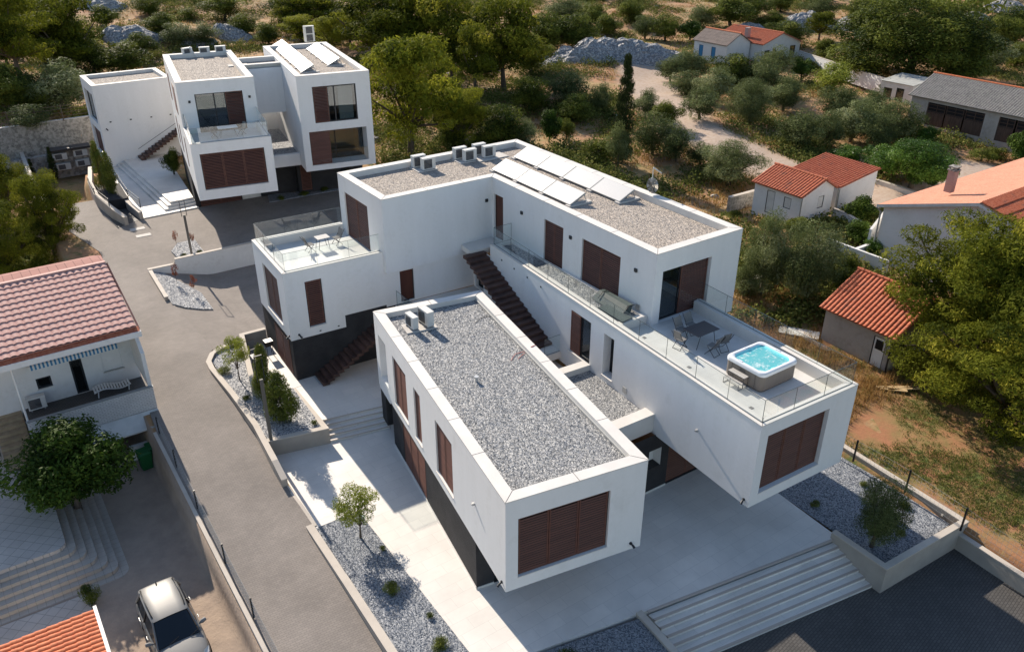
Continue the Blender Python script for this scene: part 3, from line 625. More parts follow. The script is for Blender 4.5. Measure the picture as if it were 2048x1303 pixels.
# cameras, vents, little lights
camera_dome(V1, f_fr, 5.2, 2.82); camera_dome(V1, f_le, f_le.L-.3, 2.75); camera_dome(V1, t_le, t_le.L-.25, 3.4); camera_dome(V1, b_fr, .45, 3.35); camera_dome(V1, b_le, b_le.L-.2, 3.3)
for s, z in ((1.6, 3.25), (2.65, 3.25), (.55, 3.12)): g = MB(); b_fr.box(g, s, s+.09, z, z+.05, 0, .04); g.build('spotlight', M['dark'], V1)
for px in (c6(480, 622), ): a, z = PLN(*px, t_le.p0, t_le.p1); g = MB(); t_le.box(g, a-.14, a+.14, z-.15, z+.15, .002, .04); g.build('vent_grille', M['alu'], V1)
a = 12.6; g = MB(); r_le.box(g, a-.14, a+.14, 6.95, 7.25, .002, .04); g.build('vent_grille', M['alu'], V1)
for px in ((900+520/5.01, 460+300/5.01), (900+645/5.01, 460+386/5.01), (900+776/5.01, 460+473/5.01), (900+912/5.01, 460+568/5.01)):
    a, z = PLN(*px, t_le.p0, t_le.p1); g = MB(); t_le.box(g, a-.04, a+.04, z-.04, z+.04, 0, .03); g.build('spotlight', M['dark'], V1)
for fp, px in ((f_le, (949, 1006)), (t_le, c6(892, 848))):
    a, z = PLN(*px, fp.p0, fp.p1); g = MB(); fp.box(g, a-.05, a+.05, z-.05, z+.05, 0, .10); fp.box(g, a-.03, a+.03, z-.03, z+.03, .10, .14); g.build('wall_spotlight', M['alu'], V1)

# ================================================================ rear villa
V2a = -.1785749624607455
def W2(X, Y): x, y = rot(X, Y, V2a); return (1.05*x+.607, 1.05*y+.896)
Z2 = lambda z: 1.05*z+1.421
V2 = thing('modern_villa', 'smaller white cubic villa at upper left with two towers and a glass fronted balcony', 'house', (*W2(0, 48), Z2(0)))
A0, A1, XR0, XR1 = -5.883, -.608, 2.142, 7.518; YA, YB, YC, YD, YG, YH = 38.166, 42.813, 54.56, 41.667, 47.425, 55.36
def H2(r): return (r[0]*1.05, r[1]*1.05, Z2(r[2]), Z2(r[3]))+tuple(r[4:])
def F2(a, b): return FP(W2(*a), W2(*b))
g1, g2, g3, g4, g5 = F2((A0, YA), (A1, YA)), F2((A0, YB), (A1, YB)), F2((A0, YC), (A0, YA)), F2((XR0, YD), (XR1, YD)), F2((XR0, YH), (XR0, YD))
h1 = H2((.48, 4.71, 3.82, 6.32)); h2 = H2((1.10, 4.37, 6.52, 9.27)); h4 = H2((1.06, 4.28, 6.69, 9.32)); h5 = H2((.5, 4.85, 3.54, 6.08, 1.5))
mb = MB()
wall_holes(mb, g1, 0, g1.L, Z2(3.14), Z2(7.02), [h1], .25); wall_holes(mb, g2, 0, g2.L, Z2(6.5), Z2(10.12), [h2], .3)
lw = [H2((16.39-6.2, 16.39-5.6, 3.9, 6.1)), H2((6.0, 6.7, 3.9, 6.1)), H2((3.0, 3.8, 3.9, 6.1)), H2((2.0, 3.4, 7.2, 9.3)), H2((6.5, 8.6, 7.2, 9.3))]
wall_holes(mb, g3, 0, (YC-YB)*1.05, Z2(7.02), Z2(10.12), lw[3:], .12); wall_holes(mb, g3, 0, g3.L, Z2(3.14), Z2(7.02), lw[:3], .12)
wall_holes(mb, F2((A1, YA), (A1, YB)), 0, (YB-YA)*1.05, Z2(3.14), Z2(7.02), []); wall_holes(mb, F2((A1, YB), (A1, YC)), 0, (YC-YB)*1.05, Z2(3.14), Z2(10.12), [])
wall_holes(mb, g4, 0, g4.L, Z2(3.14), Z2(10.12), [h4, h5], .12); wall_holes(mb, g5, 0, g5.L, Z2(3.14), Z2(10.12), [])
wall_holes(mb, F2((XR1, YD), (XR1, YH)), 0, (YH-YD)*1.05, Z2(3.14), Z2(10.12), []); wall_holes(mb, F2((XR1, YH), (XR0, YH)), 0, (XR1-XR0)*1.05, Z2(3.14), Z2(10.12), []); wall_holes(mb, F2((A1, YC), (A0, YC)), 0, (A1-A0)*1.05, Z2(3.14), Z2(10.12), [])
for x0, x1, y0, y1 in ((A0, A1, YA, YC), (XR0, XR1, YD, YH)): mb.quad((*W2(x0, y1), Z2(3.14)), (*W2(x1, y1), Z2(3.14)), (*W2(x1, y0), Z2(3.14)), (*W2(x0, y0), Z2(3.14)))
mb.prism([W2(A1, YG), W2(XR0, YG), W2(XR0, YG+3.2), W2(A1, YG+3.2)], Z2(6.4), Z2(10.12-.3))
mb.build('white_wall', M['white'], V2)
window(V2, g1, h1, 'LLL', .25, sl=(.02, .02)); window(V2, g2, h2, 'GGL', .3, widths=(1.3, .8, 1.2), room=dict(l=.8, r=.9, d=5)); window(V2, g4, h4, 'LGG', .12, widths=(1.07, .5, 1.65), room=dict(l=.5, r=.6, d=4))
for q in lw: window(V2, g3, q, 'L', .12)
w = window(V2, g4, (h5[0]+.004, h5[1]-.004, h5[2]+.002, h5[3]-.002), 'GG', 1.49, room=dict(l=0, r=0, d=3))
p = MB(); q = (h5[0]+.05, h5[0]+1.6, h5[2]+.03, h5[3]-.03); e = .05
for t in ((q[0], q[0]+e, q[2], q[3]), (q[1]-e, q[1], q[2], q[3]), (q[0]+e, q[1]-e, q[2], q[2]+e), (q[0]+e, q[1]-e, q[3]-e, q[3])): g4.box(p, *t, -.12, -.07)
zz = q[2]+e+.01
while zz < q[3]-e-.05: o = g4.pt(q[0]+e, zz, -.075); p.obox(o, g4.u*(q[1]-q[0]-2*e), -g4.n*.03+Vector((0, 0, .07)), g4.n*.008+Vector((0, 0, .012))); zz += .095
p.build('shutter', M['louvre'], V2)
a, b = g4.pt(h5[0]+1.65, 0, -.08).xy, g4.pt(h5[1]-.02, 0, -.08).xy; glass_run(V2, [tuple(a), tuple(b)], Z2(3.56), 1.0, 2)
g = MB(); k = 0
while k < 1.25: o = g4.pt(h4[1]-.3-k*.9, h4[2]+.05, -.35); g.obox(o, g4.u*.05, -g4.n*.05, Vector((0, 0, h4[3]-h4[2]-.1))); k += .09
g.build('curtain', M['curtain'], V2)
for a in (.71, 4.81): lamp_sq(V2, g2, a*1.05, Z2(8.8))
roof_ring(V2, [W2(A0, YB), W2(A1, YB), W2(A1, YC), W2(A0, YC)], Z2(10.16), .48, .34, M['beige_gravel'], 3)
roof_ring(V2, [W2(XR0, YD), W2(XR1, YD), W2(XR1, YH), W2(XR0, YH)], Z2(10.16), .48, .34, M['beige_gravel'], 3)
roof_ring(V2, [W2(A1, YG), W2(XR0, YG), W2(XR0, YG+3.2), W2(A1, YG+3.2)], Z2(10.16), .4, .34, M['beige_gravel'], 9, skip=(1, 3))
TA = [W2(A0, YA), W2(A1, YA), W2(A1, YB), W2(A0, YB)]; roof_ring(V2, TA, Z2(7.05), [.34, .34, 0, .34], .5, M['floor'], 30, 'balcony_floor', skip=(2,))
it = inset(TA, [.15, .15, 0, .15]); glass_run(V2, [it[3], it[0], it[1], it[2]], Z2(7.05), 1.02, [2, 3, 2])
# base of the rear villa
s1_, s2_ = F2((A0+.05, 46.0), (A1+2.75, 46.7)), F2((A0+.05, 54.5), (A0+.05, 46.0)); s3_ = F2((XR0, 45.85), (XR1-.05, 45.85)); s4_ = F2((A1+2.75, 46.7), (XR0, 45.85))
mb = MB(); ds = (.35, 3.7, Z2(.02), Z2(2.6)); ds2 = (3.72, 5.3, Z2(.02), Z2(2.6))
wall_holes(mb, s1_, 0, s1_.L, Z2(-.4), Z2(3.14), [ds, ds2], .2); wall_holes(mb, s2_, 0, s2_.L, Z2(-.4), Z2(3.14), []); wall_holes(mb, s3_, 0, s3_.L, Z2(-.4), Z2(3.14), [H2((.2, 1.1, .3, 2.5)), H2((3.4, 4.3, .3, 2.5))], .15); wall_holes(mb, s4_, 0, s4_.L, Z2(-.4), Z2(3.14), [])
wall_holes(mb, F2((XR1-.05, 45.85), (XR1-.05, 55)), 0, 9.5, Z2(-.4), Z2(3.14), []); mb.build('charcoal_wall', M['char'], V2)
window(V2, s1_, ds, 'LL', .2); window(V2, s3_, H2((.2, 1.1, .3, 2.5)), 'L', .15); window(V2, s3_, H2((3.4, 4.3, .3, 2.5)), 'G', .15)
g = MB(); s1_.box(g, ds2[0]+.003, ds2[1]-.003, ds2[2], ds2[3]-.003, -.2, -.15); g.build('garage_door', M['acw'], V2)
mb = MB(); mb.prism([W2(A1+.004, 43.6), W2(XR0-.004, 43.6), W2(XR0-.004, 43.95), W2(A1+.004, 43.95)], Z2(3.14), Z2(4.05)); mb.build('parapet', M['white'], V2)
mb = MB(); mb.prism([W2(A1+.004, 43.95), W2(XR0-.004, 43.95), W2(XR0-.004, YH-.5), W2(A1+.004, YH-.5)], Z2(3.2), Z2(3.85)); mb.build('gravel', M['white_gravel'], V2)
mb = MB(); mb.prism([W2(A1+.004, YH-3), W2(XR0-.004, YH-3), W2(XR0-.004, YH-2.7), W2(A1+.004, YH-2.7)], Z2(3.85), Z2(6.35)); mb.build('rear_wall', M['white'], V2)
# back wing
wg = [(-.41, 64.55), (6.4, 64.7), (6.4, 70.1), (-.41, 70.09)]; wf, wlf = FP(wg[0], wg[1]), FP(wg[3], wg[0])
c1 = lambda x, y: (x/2.9615, y/2.9615)
u1 = wlf.rect(c1(497, 530), c1(540, 562), c1(577, 725), c1(535, 690)); u2 = wlf.rect(c1(545, 735), c1(590, 775), c1(617, 890), c1(580, 850))
u1 = (.9, 4.6, 5.4, 8.1); u2 = (.9, 4.6, 2.3, 4.7)
mb = MB(); wall_holes(mb, wf, 0, wf.L, 1.6, 8.96, []); wall_holes(mb, wlf, 0, wlf.L, 1.6, 8.96, [u1, u2], .3); wall_holes(mb, FP(wg[1], wg[2]), 0, 5.4, 1.6, 8.96, []); wall_holes(mb, FP(wg[2], wg[3]), 0, 6.8, 1.6, 8.96, []); mb.build('white_wall', M['white'], V2)
window(V2, wlf, u1, 'GG', .3); window(V2, wlf, u2, 'LL', .3)
roof_ring(V2, wg, 9.0, .42, .3, M['beige_gravel'], 3)
for px in ((221, 244), (261.5, 239), (302.5, 234), (341, 229)): a, z = PLN(*px, wf.p0, wf.p1); g = MB(); wf.box(g, a-.08, a+.08, z-.05, z+.05, 0, .04); g.build('spotlight', M['dark'], V2)
a, z = PLN(213, 258, wf.p0, wf.p1); camera_dome(V2, wf, a, z)
sa, sz = PLN(280, 318, wf.p0, wf.p1); ea, ez = PLN(353, 262, wf.p0, wf.p1)
for i in range(12):
    t = i/11; a = lerp(sa, ea, t); z = lerp(2.3, ez+.3, t); g = MB(); wf.box(g, a-.12, a+.3, z-.2, z, .002, 1.25); g.build('stair_tread', M['stair'], V2)
g = MB(); g.tube([wf.pt(sa-.2, 3.2, 1.2), wf.pt(ea+.2, ez+1.25, 1.2)], .02, 6); g.build('handrail', M['dark'], V2)
# stepped platform beside it
ST = [((-1.03, 49.12), -.9), ((.75, 49.75), .25), ((1.07, 50.05), .55), ((1.38, 50.35), .85)]
mb = MB()
for k, ((x, y), xb) in enumerate(ST): mb.prism([(x, y), (3.25, y+.1), (4.6, 64.6), (xb, 64.5)], 1.0, 1.60+.16*k)
struct(mb.build('raised_terrace', M['terr']))
g = MB(); g.prism([(x, y) for x, y in (W2(-.48, 44.8), W2(5.3, 45.6), W2(7.4, 45.6), W2(7.4, 45.8), W2(-.3, 46.6))], 1.2, 1.56); struct(g.build('planting_bed', M['slate_gravel']))
g = MB()
for a in (((-2.39, 47.51), (-1.54, 47.44)), ((-2.31, 45.97), (-1.45, 45.63))): 
    g = MB(); x, y = a[0]; g.prism([(x-.1, y-.5), (x+.95, y-.55), (x+.95, y), (x-.1, y)], 1.3, zroad(y)+.03); tag(g.build('paving_slab', M['slab']), 'pale stepping slab nearer the ramp wall' if y > 46.5 else 'pale stepping slab set in the road, nearer the lamp bed', 'paving slab', 'stepping slabs in the road')

# ================================================================ walls, beds and ramps
wall_line('garden_wall', 'long beige retaining wall along the road beside the white gravel bed', 'wall', [(-3.63, 13.0, .62, -.3), (-3.6, 14.2, .95, -.2), (-3.36, 17.5, 1.0, -.2), (-3.38, 21, 1.0, 0), (-3.5, 24.2, 1.0, .2), (-3.42, 25.1, 1.0, .3), (-2.95, 25.95, 1.0, .3), (-2.3, 26.35, 1.0, .3), (-1.25, 26.5, 1.0, .3)][::-1], .26)
wall_line('garden_wall', 'tall beige wall wrapping the small table patio', 'wall', [(.45, 26.25, 1.5, .2), (-1.05, 26.3, 1.5, .2), (-2.42, 20.3, 1.5, .2)], .25)
wall_line('garden_wall', 'low beige wall at the foot of the patio, between patio and magnolias', 'wall', [(-1.75, 23.1, 1.02, .2), (-2.2, 19.9, 1.02, .2), (-.35, 19.95, .62, .2)], .22) if 0 else None
wall_line('garden_wall', 'beige planter front wall above the terrace beside the shallow steps', 'wall', [(-3.3, 15.86, .92, -.1), (-.30, 15.22, .92, -.1), (-.12, 20.2, .62, .1)], .26)
g = MB(); g.add([(*p, .86) for p in [(-3.1, 15.9), (-.5, 15.5), (-.35, 19.9), (-2.15, 20.1), (-1.2, 26.4), (-2.3, 26.2), (-3.1, 25.2), (-3.2, 21), (-3.15, 17)]], [tuple(range(9))]); tag(g.build('gravel_bed', M['white_gravel']), 'raised bed of white and grey pebbles between the road and the villa', 'gravel bed', kind='stuff')
wall_line('garden_wall', 'low beige kerb wall between road and the long gravel strip', 'wall', [(-3.45, 9.95, .16, -.9), (-3.5, 6, .16, -1), (-3.58, 2, .16, -1.1), (-3.7, -3, .14, -1.2), (-3.9, -12, .10, -1.3)][::-1], .3)
g = MB(); g.add([(*p, .03) for p in [(-3.58, 9.75), (-3.8, -12), (-1.38, -12), (-1.38, 9.75)]], [(0, 1, 2, 3)]); tag(g.build('gravel_bed', M['slate_gravel']), 'long strip of slate grey pebbles below the villa, with the small olive tree', 'gravel bed', kind='stuff')
wall_line('kerb', 'thin beige kerb between the road and the sunlit corner of the terrace', 'kerb', [(-3.29, 9.9, .03, -.4), (-3.31, 11.5, .13, -.4), (-3.36, 13.0, .20, -.4)], .13)
q = G(721, 1034, .004); g = MB(); g.tube([(q.x, q.y, .001), (q.x, q.y, .012)], .2, 20, smooth=False); tag(g.build('drain_cover', mat('pale_green_cover', (.38, .50, .42), .7)), 'pale green round drain cover on the terrace by the small olive tree', 'drain cover')
# front right bed
wall_line('garden_wall', 'beige retaining wall in front of the right hand gravel bed by the parking area', 'wall', [(14.93, -3.35, .33, -1.05), (14.9, -5.75, .33, -1.05), (19.95, -6.05, .33, -1.05), (20.3, .2, .33, -.6), (20.6, 3.5, .35, -.3), (21.3, 16, .5, 0), (22.2, 30, .8, .2)][::-1], .26)
g = MB(); g.add([(*p, -.03) for p in [(15.15, -5.6), (19.8, -5.8), (20.15, .2), (20.5, 4), (16, 4), (15.3, 3.3), (15.15, -3.2)]], [tuple(range(7))]); tag(g.build('gravel_bed', M['slate_gravel']), 'grey pebble bed under the overhang at the right, with the bushy olive', 'gravel bed', kind='stuff')
wall_line('garden_wall', 'beige retaining wall along the right edge of the parking area', 'wall', [(19.95, -6.12, -.2, -1.1), (19.5, -12, -.2, -1.1), (19.1, -20, -.25, -1.1)][::-1], .25)
wall_line('garden_wall', 'beige side wall left of the wide front steps', 'wall', [(5.12, -1.80, .12, -1.1), (4.8, -6, .05, -1.1), (4.4, -10, 0, -1.1)][::-1], .25)
g = MB(); g.add([(*p, -.06) for p in [(.56, -20), (4.1, -20), (4.9, -1.95), (.56, -1.05)]], [(0, 1, 2, 3)]); tag(g.build('gravel_bed', M['slate_gravel']), 'dark shaded pebble bed left of the front steps at the bottom edge', 'gravel bed', kind='stuff')
# drive wall with island beds
wall_line('garden_wall', 'long white retaining wall between upper drive and lower drive, behind the balcony wing', 'wall', [(-3.2, 38.85, 1.5, .3), (-1.45, 38.8, 1.5, .1), (-1.35, 38.8, 1.85, .1), (6.0, 38.75, 1.85, -.1), (15.5, 38.7, 1.9, -.1)], .25, M['white_plain'])
wall_line('garden_wall', 'short beige wall closing the road side of the lower island bed', 'wall', [(-3.2, 38.7, 1.49, .6), (-3.35, 34.0, 1.42, .5)], .22)
g = MB(); P_ = [(-3.1, 38.7), (-3.12, 33.2), (-2.5, 32.6), (-1.6, 32.25), (-.92, 32.2), (-.85, 35), (-2.3, 38.7)]; g.prism(P_, .2, lambda x, y: zlow(x, y)+.10); tag(g.build('gravel_bed', M['white_gravel']), 'small white pebble island below the long white wall', 'gravel bed', kind='stuff')
g = MB(); P_ = [(-.98, 41.43), (-.9, 39.2), (.9, 39.15), (.95, 40.2), (1.05, 42.8), (-.2, 42.75)]; g.prism(P_, 1.0, 1.46); tag(g.build('gravel_bed', M['white_gravel']), 'small white pebble island around the rear garden lamp', 'gravel bed', kind='stuff')
# ramp parapet in front of the rear villa
wall_line('ramp_wall', 'curved grey parapet wall of the sunken ramp by the rear villa', 'wall', [(-2.35, 63.4, 2.3, .2), (-3.3, 58, 2.5, .2), (-3.49, 54.34, 2.5, .3), (-3.1, 50.6, 2.45, .4), (-2.6, 48.4, 2.2, .5)], .3, M['beige'])
wall_line('ramp_wall', 'straight grey wall on the inner side of the ramp opening', 'wall', [(-1.05, 49.15, 2.1, .4), (-1.35, 52, 2.2, .3), (-1.15, 56.5, 2.3, .3)], .28, M['beige'])
g = MB(); g.prism([(-2.9, 52.5), (-1.3, 52.5), (-1.1, 56.8), (-2.9, 57.5)], .2, 2.35); tag(g.build('planter', M['char']), 'dark planter block between the two ramp walls, holding the tall evergreen shrubs', 'planter')
g = MB(); g.prism([(-3.2, 48.3), (-1.1, 49.2), (-1.3, 52.4), (-3.2, 52.4)], .3, zroad(50)+.02); struct(g.build('ramp', M['paver2']))
for P_, lb in (([(-3.3, 57.5), (-3.45, 54.3), (-3.05, 50.8)], 'black railing on the curved ramp wall'), ([(-1.1, 57), (-1.3, 52.5), (-1.02, 49.6)], 'black railing on the inner ramp wall beside the stepped platform')):
    t = thing('railing', lb, 'railing', (*P_[0], 2.4), 'railings by the ramp')
    n = len(P_)
    for z in (.25, .5, .78): g = MB(); g.tube([(x, y, 2.3+z) for x, y in P_], .022, 6); g.build('rail', M['dark'], t)
    for x, y in P_: g = MB(); g.tube([(x, y, 2.05), (x, y, 3.1)], .03, 6); g.build('post', M['dark'], t)
# retaining wall and court at the far left
rw = [G(*p, 4.4) for p in ((4, 256), (178, 232))]
wall_line('retaining_wall', 'tall stained concrete retaining wall at far left behind the sunken court', 'wall', [(-9.5, rw[0].y, 4.4, -.4), (.3, rw[1].y, 4.4, -.4)], .35, M['conc'], M['slab'])
wall_line('rubble_wall', 'reddish rubble stone wall at the foot of the concrete retaining wall', 'wall', [(-8.5, 71.6, 1.6, -.4), (-.6, 71.9, 1.7, -.4)], .7, M['dry_wall'], M['dry_wall'])
wl_ = [G(*p, 1.6) for p in ((6, 258), (32, 288), (62, 365), (100, 430))]
wall_line('boundary_wall', 'white topped boundary wall descending at the far left edge', 'wall', [(q.x, q.y, 1.9, -.4) for q in wl_], .3, M['white_plain'])
q = [G(*p, .8) for p in ((60, 390), (82, 408), (120, 470), (142, 520))]
wall_line('boundary_wall', 'pale boundary wall between the road and the neighbouring yard by the pines', 'wall', [(v.x, v.y, .9, -1.0) for v in q], .22, M['white_plain'])
t = thing('fence', 'dark metal fence on top of the tall concrete wall at the far left', 'fence', (-8, rw[0].y, 4.4)); yy = rw[0].y+.15
for z in (.35, .7, 1.05, 1.35): g = MB(); g.tube([(-9.5, yy, 4.35+z), (.2, rw[1].y+.15, 4.35+z)], .03, 5); g.build('rail', M['olive_bark'], t)
for k in range(5): g = MB(); g.tube([(-9.3+2.35*k, yy, 4.3), (-9.3+2.35*k, yy, 5.8)], .05, 5); g.build('post', M['olive_bark'], t)
# road edge wall and fences
wall_line('retaining_wall', 'long pale wall holding the road above the car yard on the left', 'wall', [(-7.42, 20.2, .64, -1.5), (-7.42, 10, .12, -1.5), (-7.42, 4, -.05, -1.55), (-7.45, -6, -.5, -1.6), (-7.5, -20, -1.1, -1.7)][::-1], .14, M['white_plain'], M['beigecap'])
def fence(pts, label, h, yz, wires=5, mesh=True, dx=.0):
    t = thing('fence', label, 'fence', (pts[0][0], pts[0][1], pts[0][2]), 'post and wire fences')
    for x, y, z in pts: g = MB(); g.box((x, y, z+h/2-.05), (.07, .07, h+.1)); g.build('post', M['black_plastic'], t)
    for k in range(len(pts)-1):
        g = MB(); A, B = Vector(pts[k]), Vector(pts[k+1])
        for i in range(wires+1): zz = h*(.06+.9*i/wires); g.tube([A+Vector((0, 0, zz)), B+Vector((0, 0, zz))], .007, 4, caps=False)
        L = (B-A).length; n = int(L/.2)
        for i in range(1, n): q = A.lerp(B, i/n); g.tube([q+Vector((0, 0, h*.06)), q+Vector((0, 0, h*.96))], .004, 3, caps=False)
        g.build('wire_panel', M['gutter'], t)
    return t
def on_line(pxs, zf, x): 
    out = []
    for px, py in pxs: q = G(px, py, zf); out.append(q)
    return out
fy = [20.0, 17.0, 13.7, 9.9, 6.5, 3.3, .2, -3]
fence([(-7.3, y, interp(y, [-6, 4, 10, 20.2], [-.5, -.05, .12, .64])) for y in fy], 'black post and wire fence along the left edge of the road', .95, 0)
fp_ = [G(1707, 918, .35), G(1811, 979, .35), G(1922, 1056, .35)]
fence([(fp_[0].x, 3.6, .35)]+[(q.x, q.y, .33) for q in fp_]+[(19.75, -9.2, -.2), (19.4, -13, -.2)], 'black fence posts on the wall between the right gravel bed and the red earth plot', 1.15, 0, 4)

# ================================================================ tiled roofs and small houses
def tiled(mb, A, B, C, D, period=.22, row=.38, amp=.035, seg=6, step=.022, mi=0):
    """A-B eave (left to right), D-C ridge. barrel ridges run up the slope, rows lap over each other"""
    A, B, C, D = map(Vector, (A, B, C, D)); n = (B-A).cross(D-A).normalized()
    if n.z < 0: n = -n
    W_ = (B-A).length; Hh = (D-A).length; nc = max(2, int(round(W_/period))); nr = max(2, int(round(Hh/row)))
    vs = []; fs = []; N = nc*seg+1
    for r in range(nr):
        for e in (0, 1):
            t = (r+e)/nr
            for i in range(N):
                s = i/(N-1); p = A.lerp(B, s).lerp(D.lerp(C, s), t); hgt = amp*(abs(math.sin(math.pi*i/seg)) if seg > 2 else (i % 2))+step*(1-e)
                hgt += random.Random(r*91+i//seg).uniform(-.004, .004)
                vs.append(p+n*hgt)
    for r in range(nr):
        b = r*2*N
        for i in range(N-1): fs.append((b+i, b+i+1, b+N+i+1, b+N+i))
        if r < nr-1:
            for i in range(N-1): fs.append((b+N+i, b+N+i+1, b+2*N+i+1, b+2*N+i))
    mb.add(vs, fs, mi, False)
    th = n*-.06; mb.quad(A, B, B+th, A+th, mi); mb.quad(A+th, B+th, C+th, D+th, mi); mb.quad(B, C, C+th, B+th, mi); mb.quad(D, A, A+th, D+th, mi)
def ridge_tiles(mb, a, b, r=.11, L=.4, mi=0):
    a, b = Vector(a), Vector(b); n = max(1, int((b-a).length/L))
    for i in range(n): p, q = a.lerp(b, i/n), a.lerp(b, (i+1.08)/n); mb.tube([p, q], [r*1.12, r*.92], 8, mi)

def house_walls(house, P_, z0, zs, m, holes={}, name='wall'):
    """P_ footprint (counter-clockwise), zs top height per corner"""
    n = len(P_)
    for i in range(n):
        fp = FP(P_[i], P_[(i+1) % n]); mb = MB(); za, zb = zs[i], zs[(i+1) % n]; zt = min(za, zb)
        wall_holes(mb, fp, 0, fp.L, z0, zt, holes.get(i, []), .14)
        if abs(za-zb) > .01: mb.add([fp.pt(0, zt), fp.pt(fp.L, zt), fp.pt(fp.L if zb > za else 0, max(za, zb))], [(0, 1, 2)])
        mb.build(name, m, house)

# ---- neighbour with the pink roof and balcony
NH = thing('neighbour_house', 'white house on the left with pink tiled roof and blue striped balcony awning', 'house', (-10, 27, -1.4))
yB, yW, xL, xRr = 22.3, 25.3, -12.6, -6.85
fr = FP((xL, yW), (xRr, yW)); fb = FP((xL, yB), (xRr, yB))
dr_ = fr.rect((139.5, 725), (163, 720), (178, 778), (154, 787)); dr_ = (dr_[0], dr_[1], 1.12, 3.1)
wn_ = fr.rect((72, 759), (101, 751), (106, 770), (76, 779)); wn_ = (wn_[0], wn_[1], 2.0, 2.6)
wr_ = (4.05, 5.0, 1.95, 3.1)
mb = MB(); YE, YR, YF, ZE, ZR = 22.12, 27.7, 33.6, 5.45, 7.0
wall_holes(mb, fr, 0, fr.L, -1.4, 6.05, [dr_, wn_, wr_], .12); wall_holes(mb, FP((xRr, yW), (xRr, YF-.3)), 0, YF-.3-yW, -1.4, 5.4, []); wall_holes(mb, FP((-17, YF-.3), (-17, yW)), 0, YF-.3-yW, -1.4, 5.4, []); wall_holes(mb, FP((xRr, YF-.3), (-17, YF-.3)), 0, 10.1, -1.4, 5.3, []); wall_holes(mb, FP((-17, yW), (xL, yW)), 0, 17+xL, -1.4, 6.05, [])
mb.add([(xRr, yW, 5.4), (xRr, YF-.3, 5.4), (xRr, YR, 6.9), (xRr, yW, 6.2)], [(0, 1, 2, 3)])
mb.build('wall', M['white_plain'], NH)
window(NH, fr, dr_, 'G', .12, name='balcony_door'); window(NH, fr, wn_, 'G', .12, sl=(.05, .06))
g = MB(); fr.box(g, wr_[0]+.003, wr_[1]-.003, wr_[2]+.003, wr_[3]-.003, -.12, -.05); o_ = g.build('roller_blind', M['white_plain'], NH); g = MB(); fr.box(g, wr_[0]-.05, wr_[1]+.05, wr_[2]-.06, wr_[2], -.1, .06); g.build('sill', M['slab'], o_)
for (pa, pb) in (((xL-.12, yW-.1), (xL+.1, yW-.1)), ((xRr-.1, yW-.1), (xRr+.12, yW-.1))): pass
# balcony slab, brick parapet, side walls
g = MB(); g.prism([(xL, yB), (xRr, yB), (xRr, yW-.004), (xL, yW-.004)], .85, 1.1); g.build('balcony_floor', M['paver2'], NH)
M['wbrick'] = mat_brick('white_brick', (.74, .73, .72), (.68, .67, .66), (.42, .41, .40), .25, .08, .012, .8, (math.pi/2, 0, 0), .8)
g = MB(); g.prism([(xL-.02, yB-.14), (xRr+.02, yB-.14), (xRr+.02, yB-.004), (xL-.02, yB-.004)], .80, 2.05); g.build('balcony_parapet', M['wbrick'], NH)
g = MB(); g.prism([(xL-.04, yB-.17), (xRr+.04, yB-.17), (xRr+.04, yB+.03), (xL-.04, yB+.03)], 2.055, 2.10); g.build('parapet_cap', M['gutter'], NH)
pt5 = [(yB, 2.1), (yW, 2.1), (yW, 5.6), (yB+1.3, 5.0), (yB, 4.0)]
g = MB(); g.add([(xRr-.16, y, z) for y, z in pt5]+[(xRr+.02, y, z) for y, z in pt5], [(0, 1, 2, 3, 4), (9, 8, 7, 6, 5), (0, 5, 6, 1), (1, 6, 7, 2), (2, 7, 8, 3), (3, 8, 9, 4), (4, 9, 5, 0)]); g.build('side_wall', M['white_plain'], NH)
g = MB(); g.tube([(xL+.06, yB+.02, 2.1), (xL+.06, yB+.02, 5.15)], .05, 8); g.build('balcony_post', M['white_plain'], NH)
g = MB(); g.prism([(xL-.1, yB-.05), (xRr-.17, yB-.05), (xRr-.17, yW-.01), (xL-.1, yW-.01)], 5.12, 5.2); g.build('ceiling', M['white_plain'], NH)
g = MB(); g.add([(xL, yB-.15, .78), (xRr, yB-.15, .78), (xRr+.06, yB-1.05, .28), (xL, yB-1.05, .28), (xL, yB-.15, .70), (xRr, yB-.15, .70), (xRr+.06, yB-1.05, .20), (xL, yB-1.05, .20)], [(0, 3, 2, 1), (4, 5, 6, 7), (3, 7, 6, 2), (1, 2, 6, 5), (0, 4, 7, 3), (0, 1, 5, 4)]); g.build('canopy', M['acw'], NH)
M['sbrick'] = mat_brick('stone_block', (.58, .53, .47), (.50, .46, .41), (.34, .31, .28), .5, .25, .015, .85, (math.pi/2, 0, 0), .6)
g = MB(); g.prism([(xRr-.40, yB-1.0), (xRr+.02, yB-1.0), (xRr+.02, yB+.2), (xRr-.40, yB+.2)], -1.4, .25); g.build('pier', M['sbrick'], NH)
g = MB(); g.prism([(-8.65, yB-.95), (xRr-.41, yB-.95), (xRr-.41, yB-.75), (-8.65, yB-.75)], -1.4, -.55); g.build('low_wall', M['white_plain'], NH)
# awning: rolled, with blue striped valance
aw0, aw1 = .75, 4.9
g = MB(); n = 46
for i in range(n):
    a = lerp(aw0, aw1, i/n); b_ = lerp(aw0, aw1, (i+1)/n); mi = i % 2
    g.quad(fr.pt(a, 3.72, .12), fr.pt(b_, 3.72, .12), fr.pt(b_, 3.60, .55), fr.pt(a, 3.60, .55), mi)
    g.quad(fr.pt(a, 3.40, .57), fr.pt(b_, 3.40, .57), fr.pt(b_, 3.61, .55), fr.pt(a, 3.61, .55), mi)
g.build('awning', [M['white_plain'], M['blue']], NH)
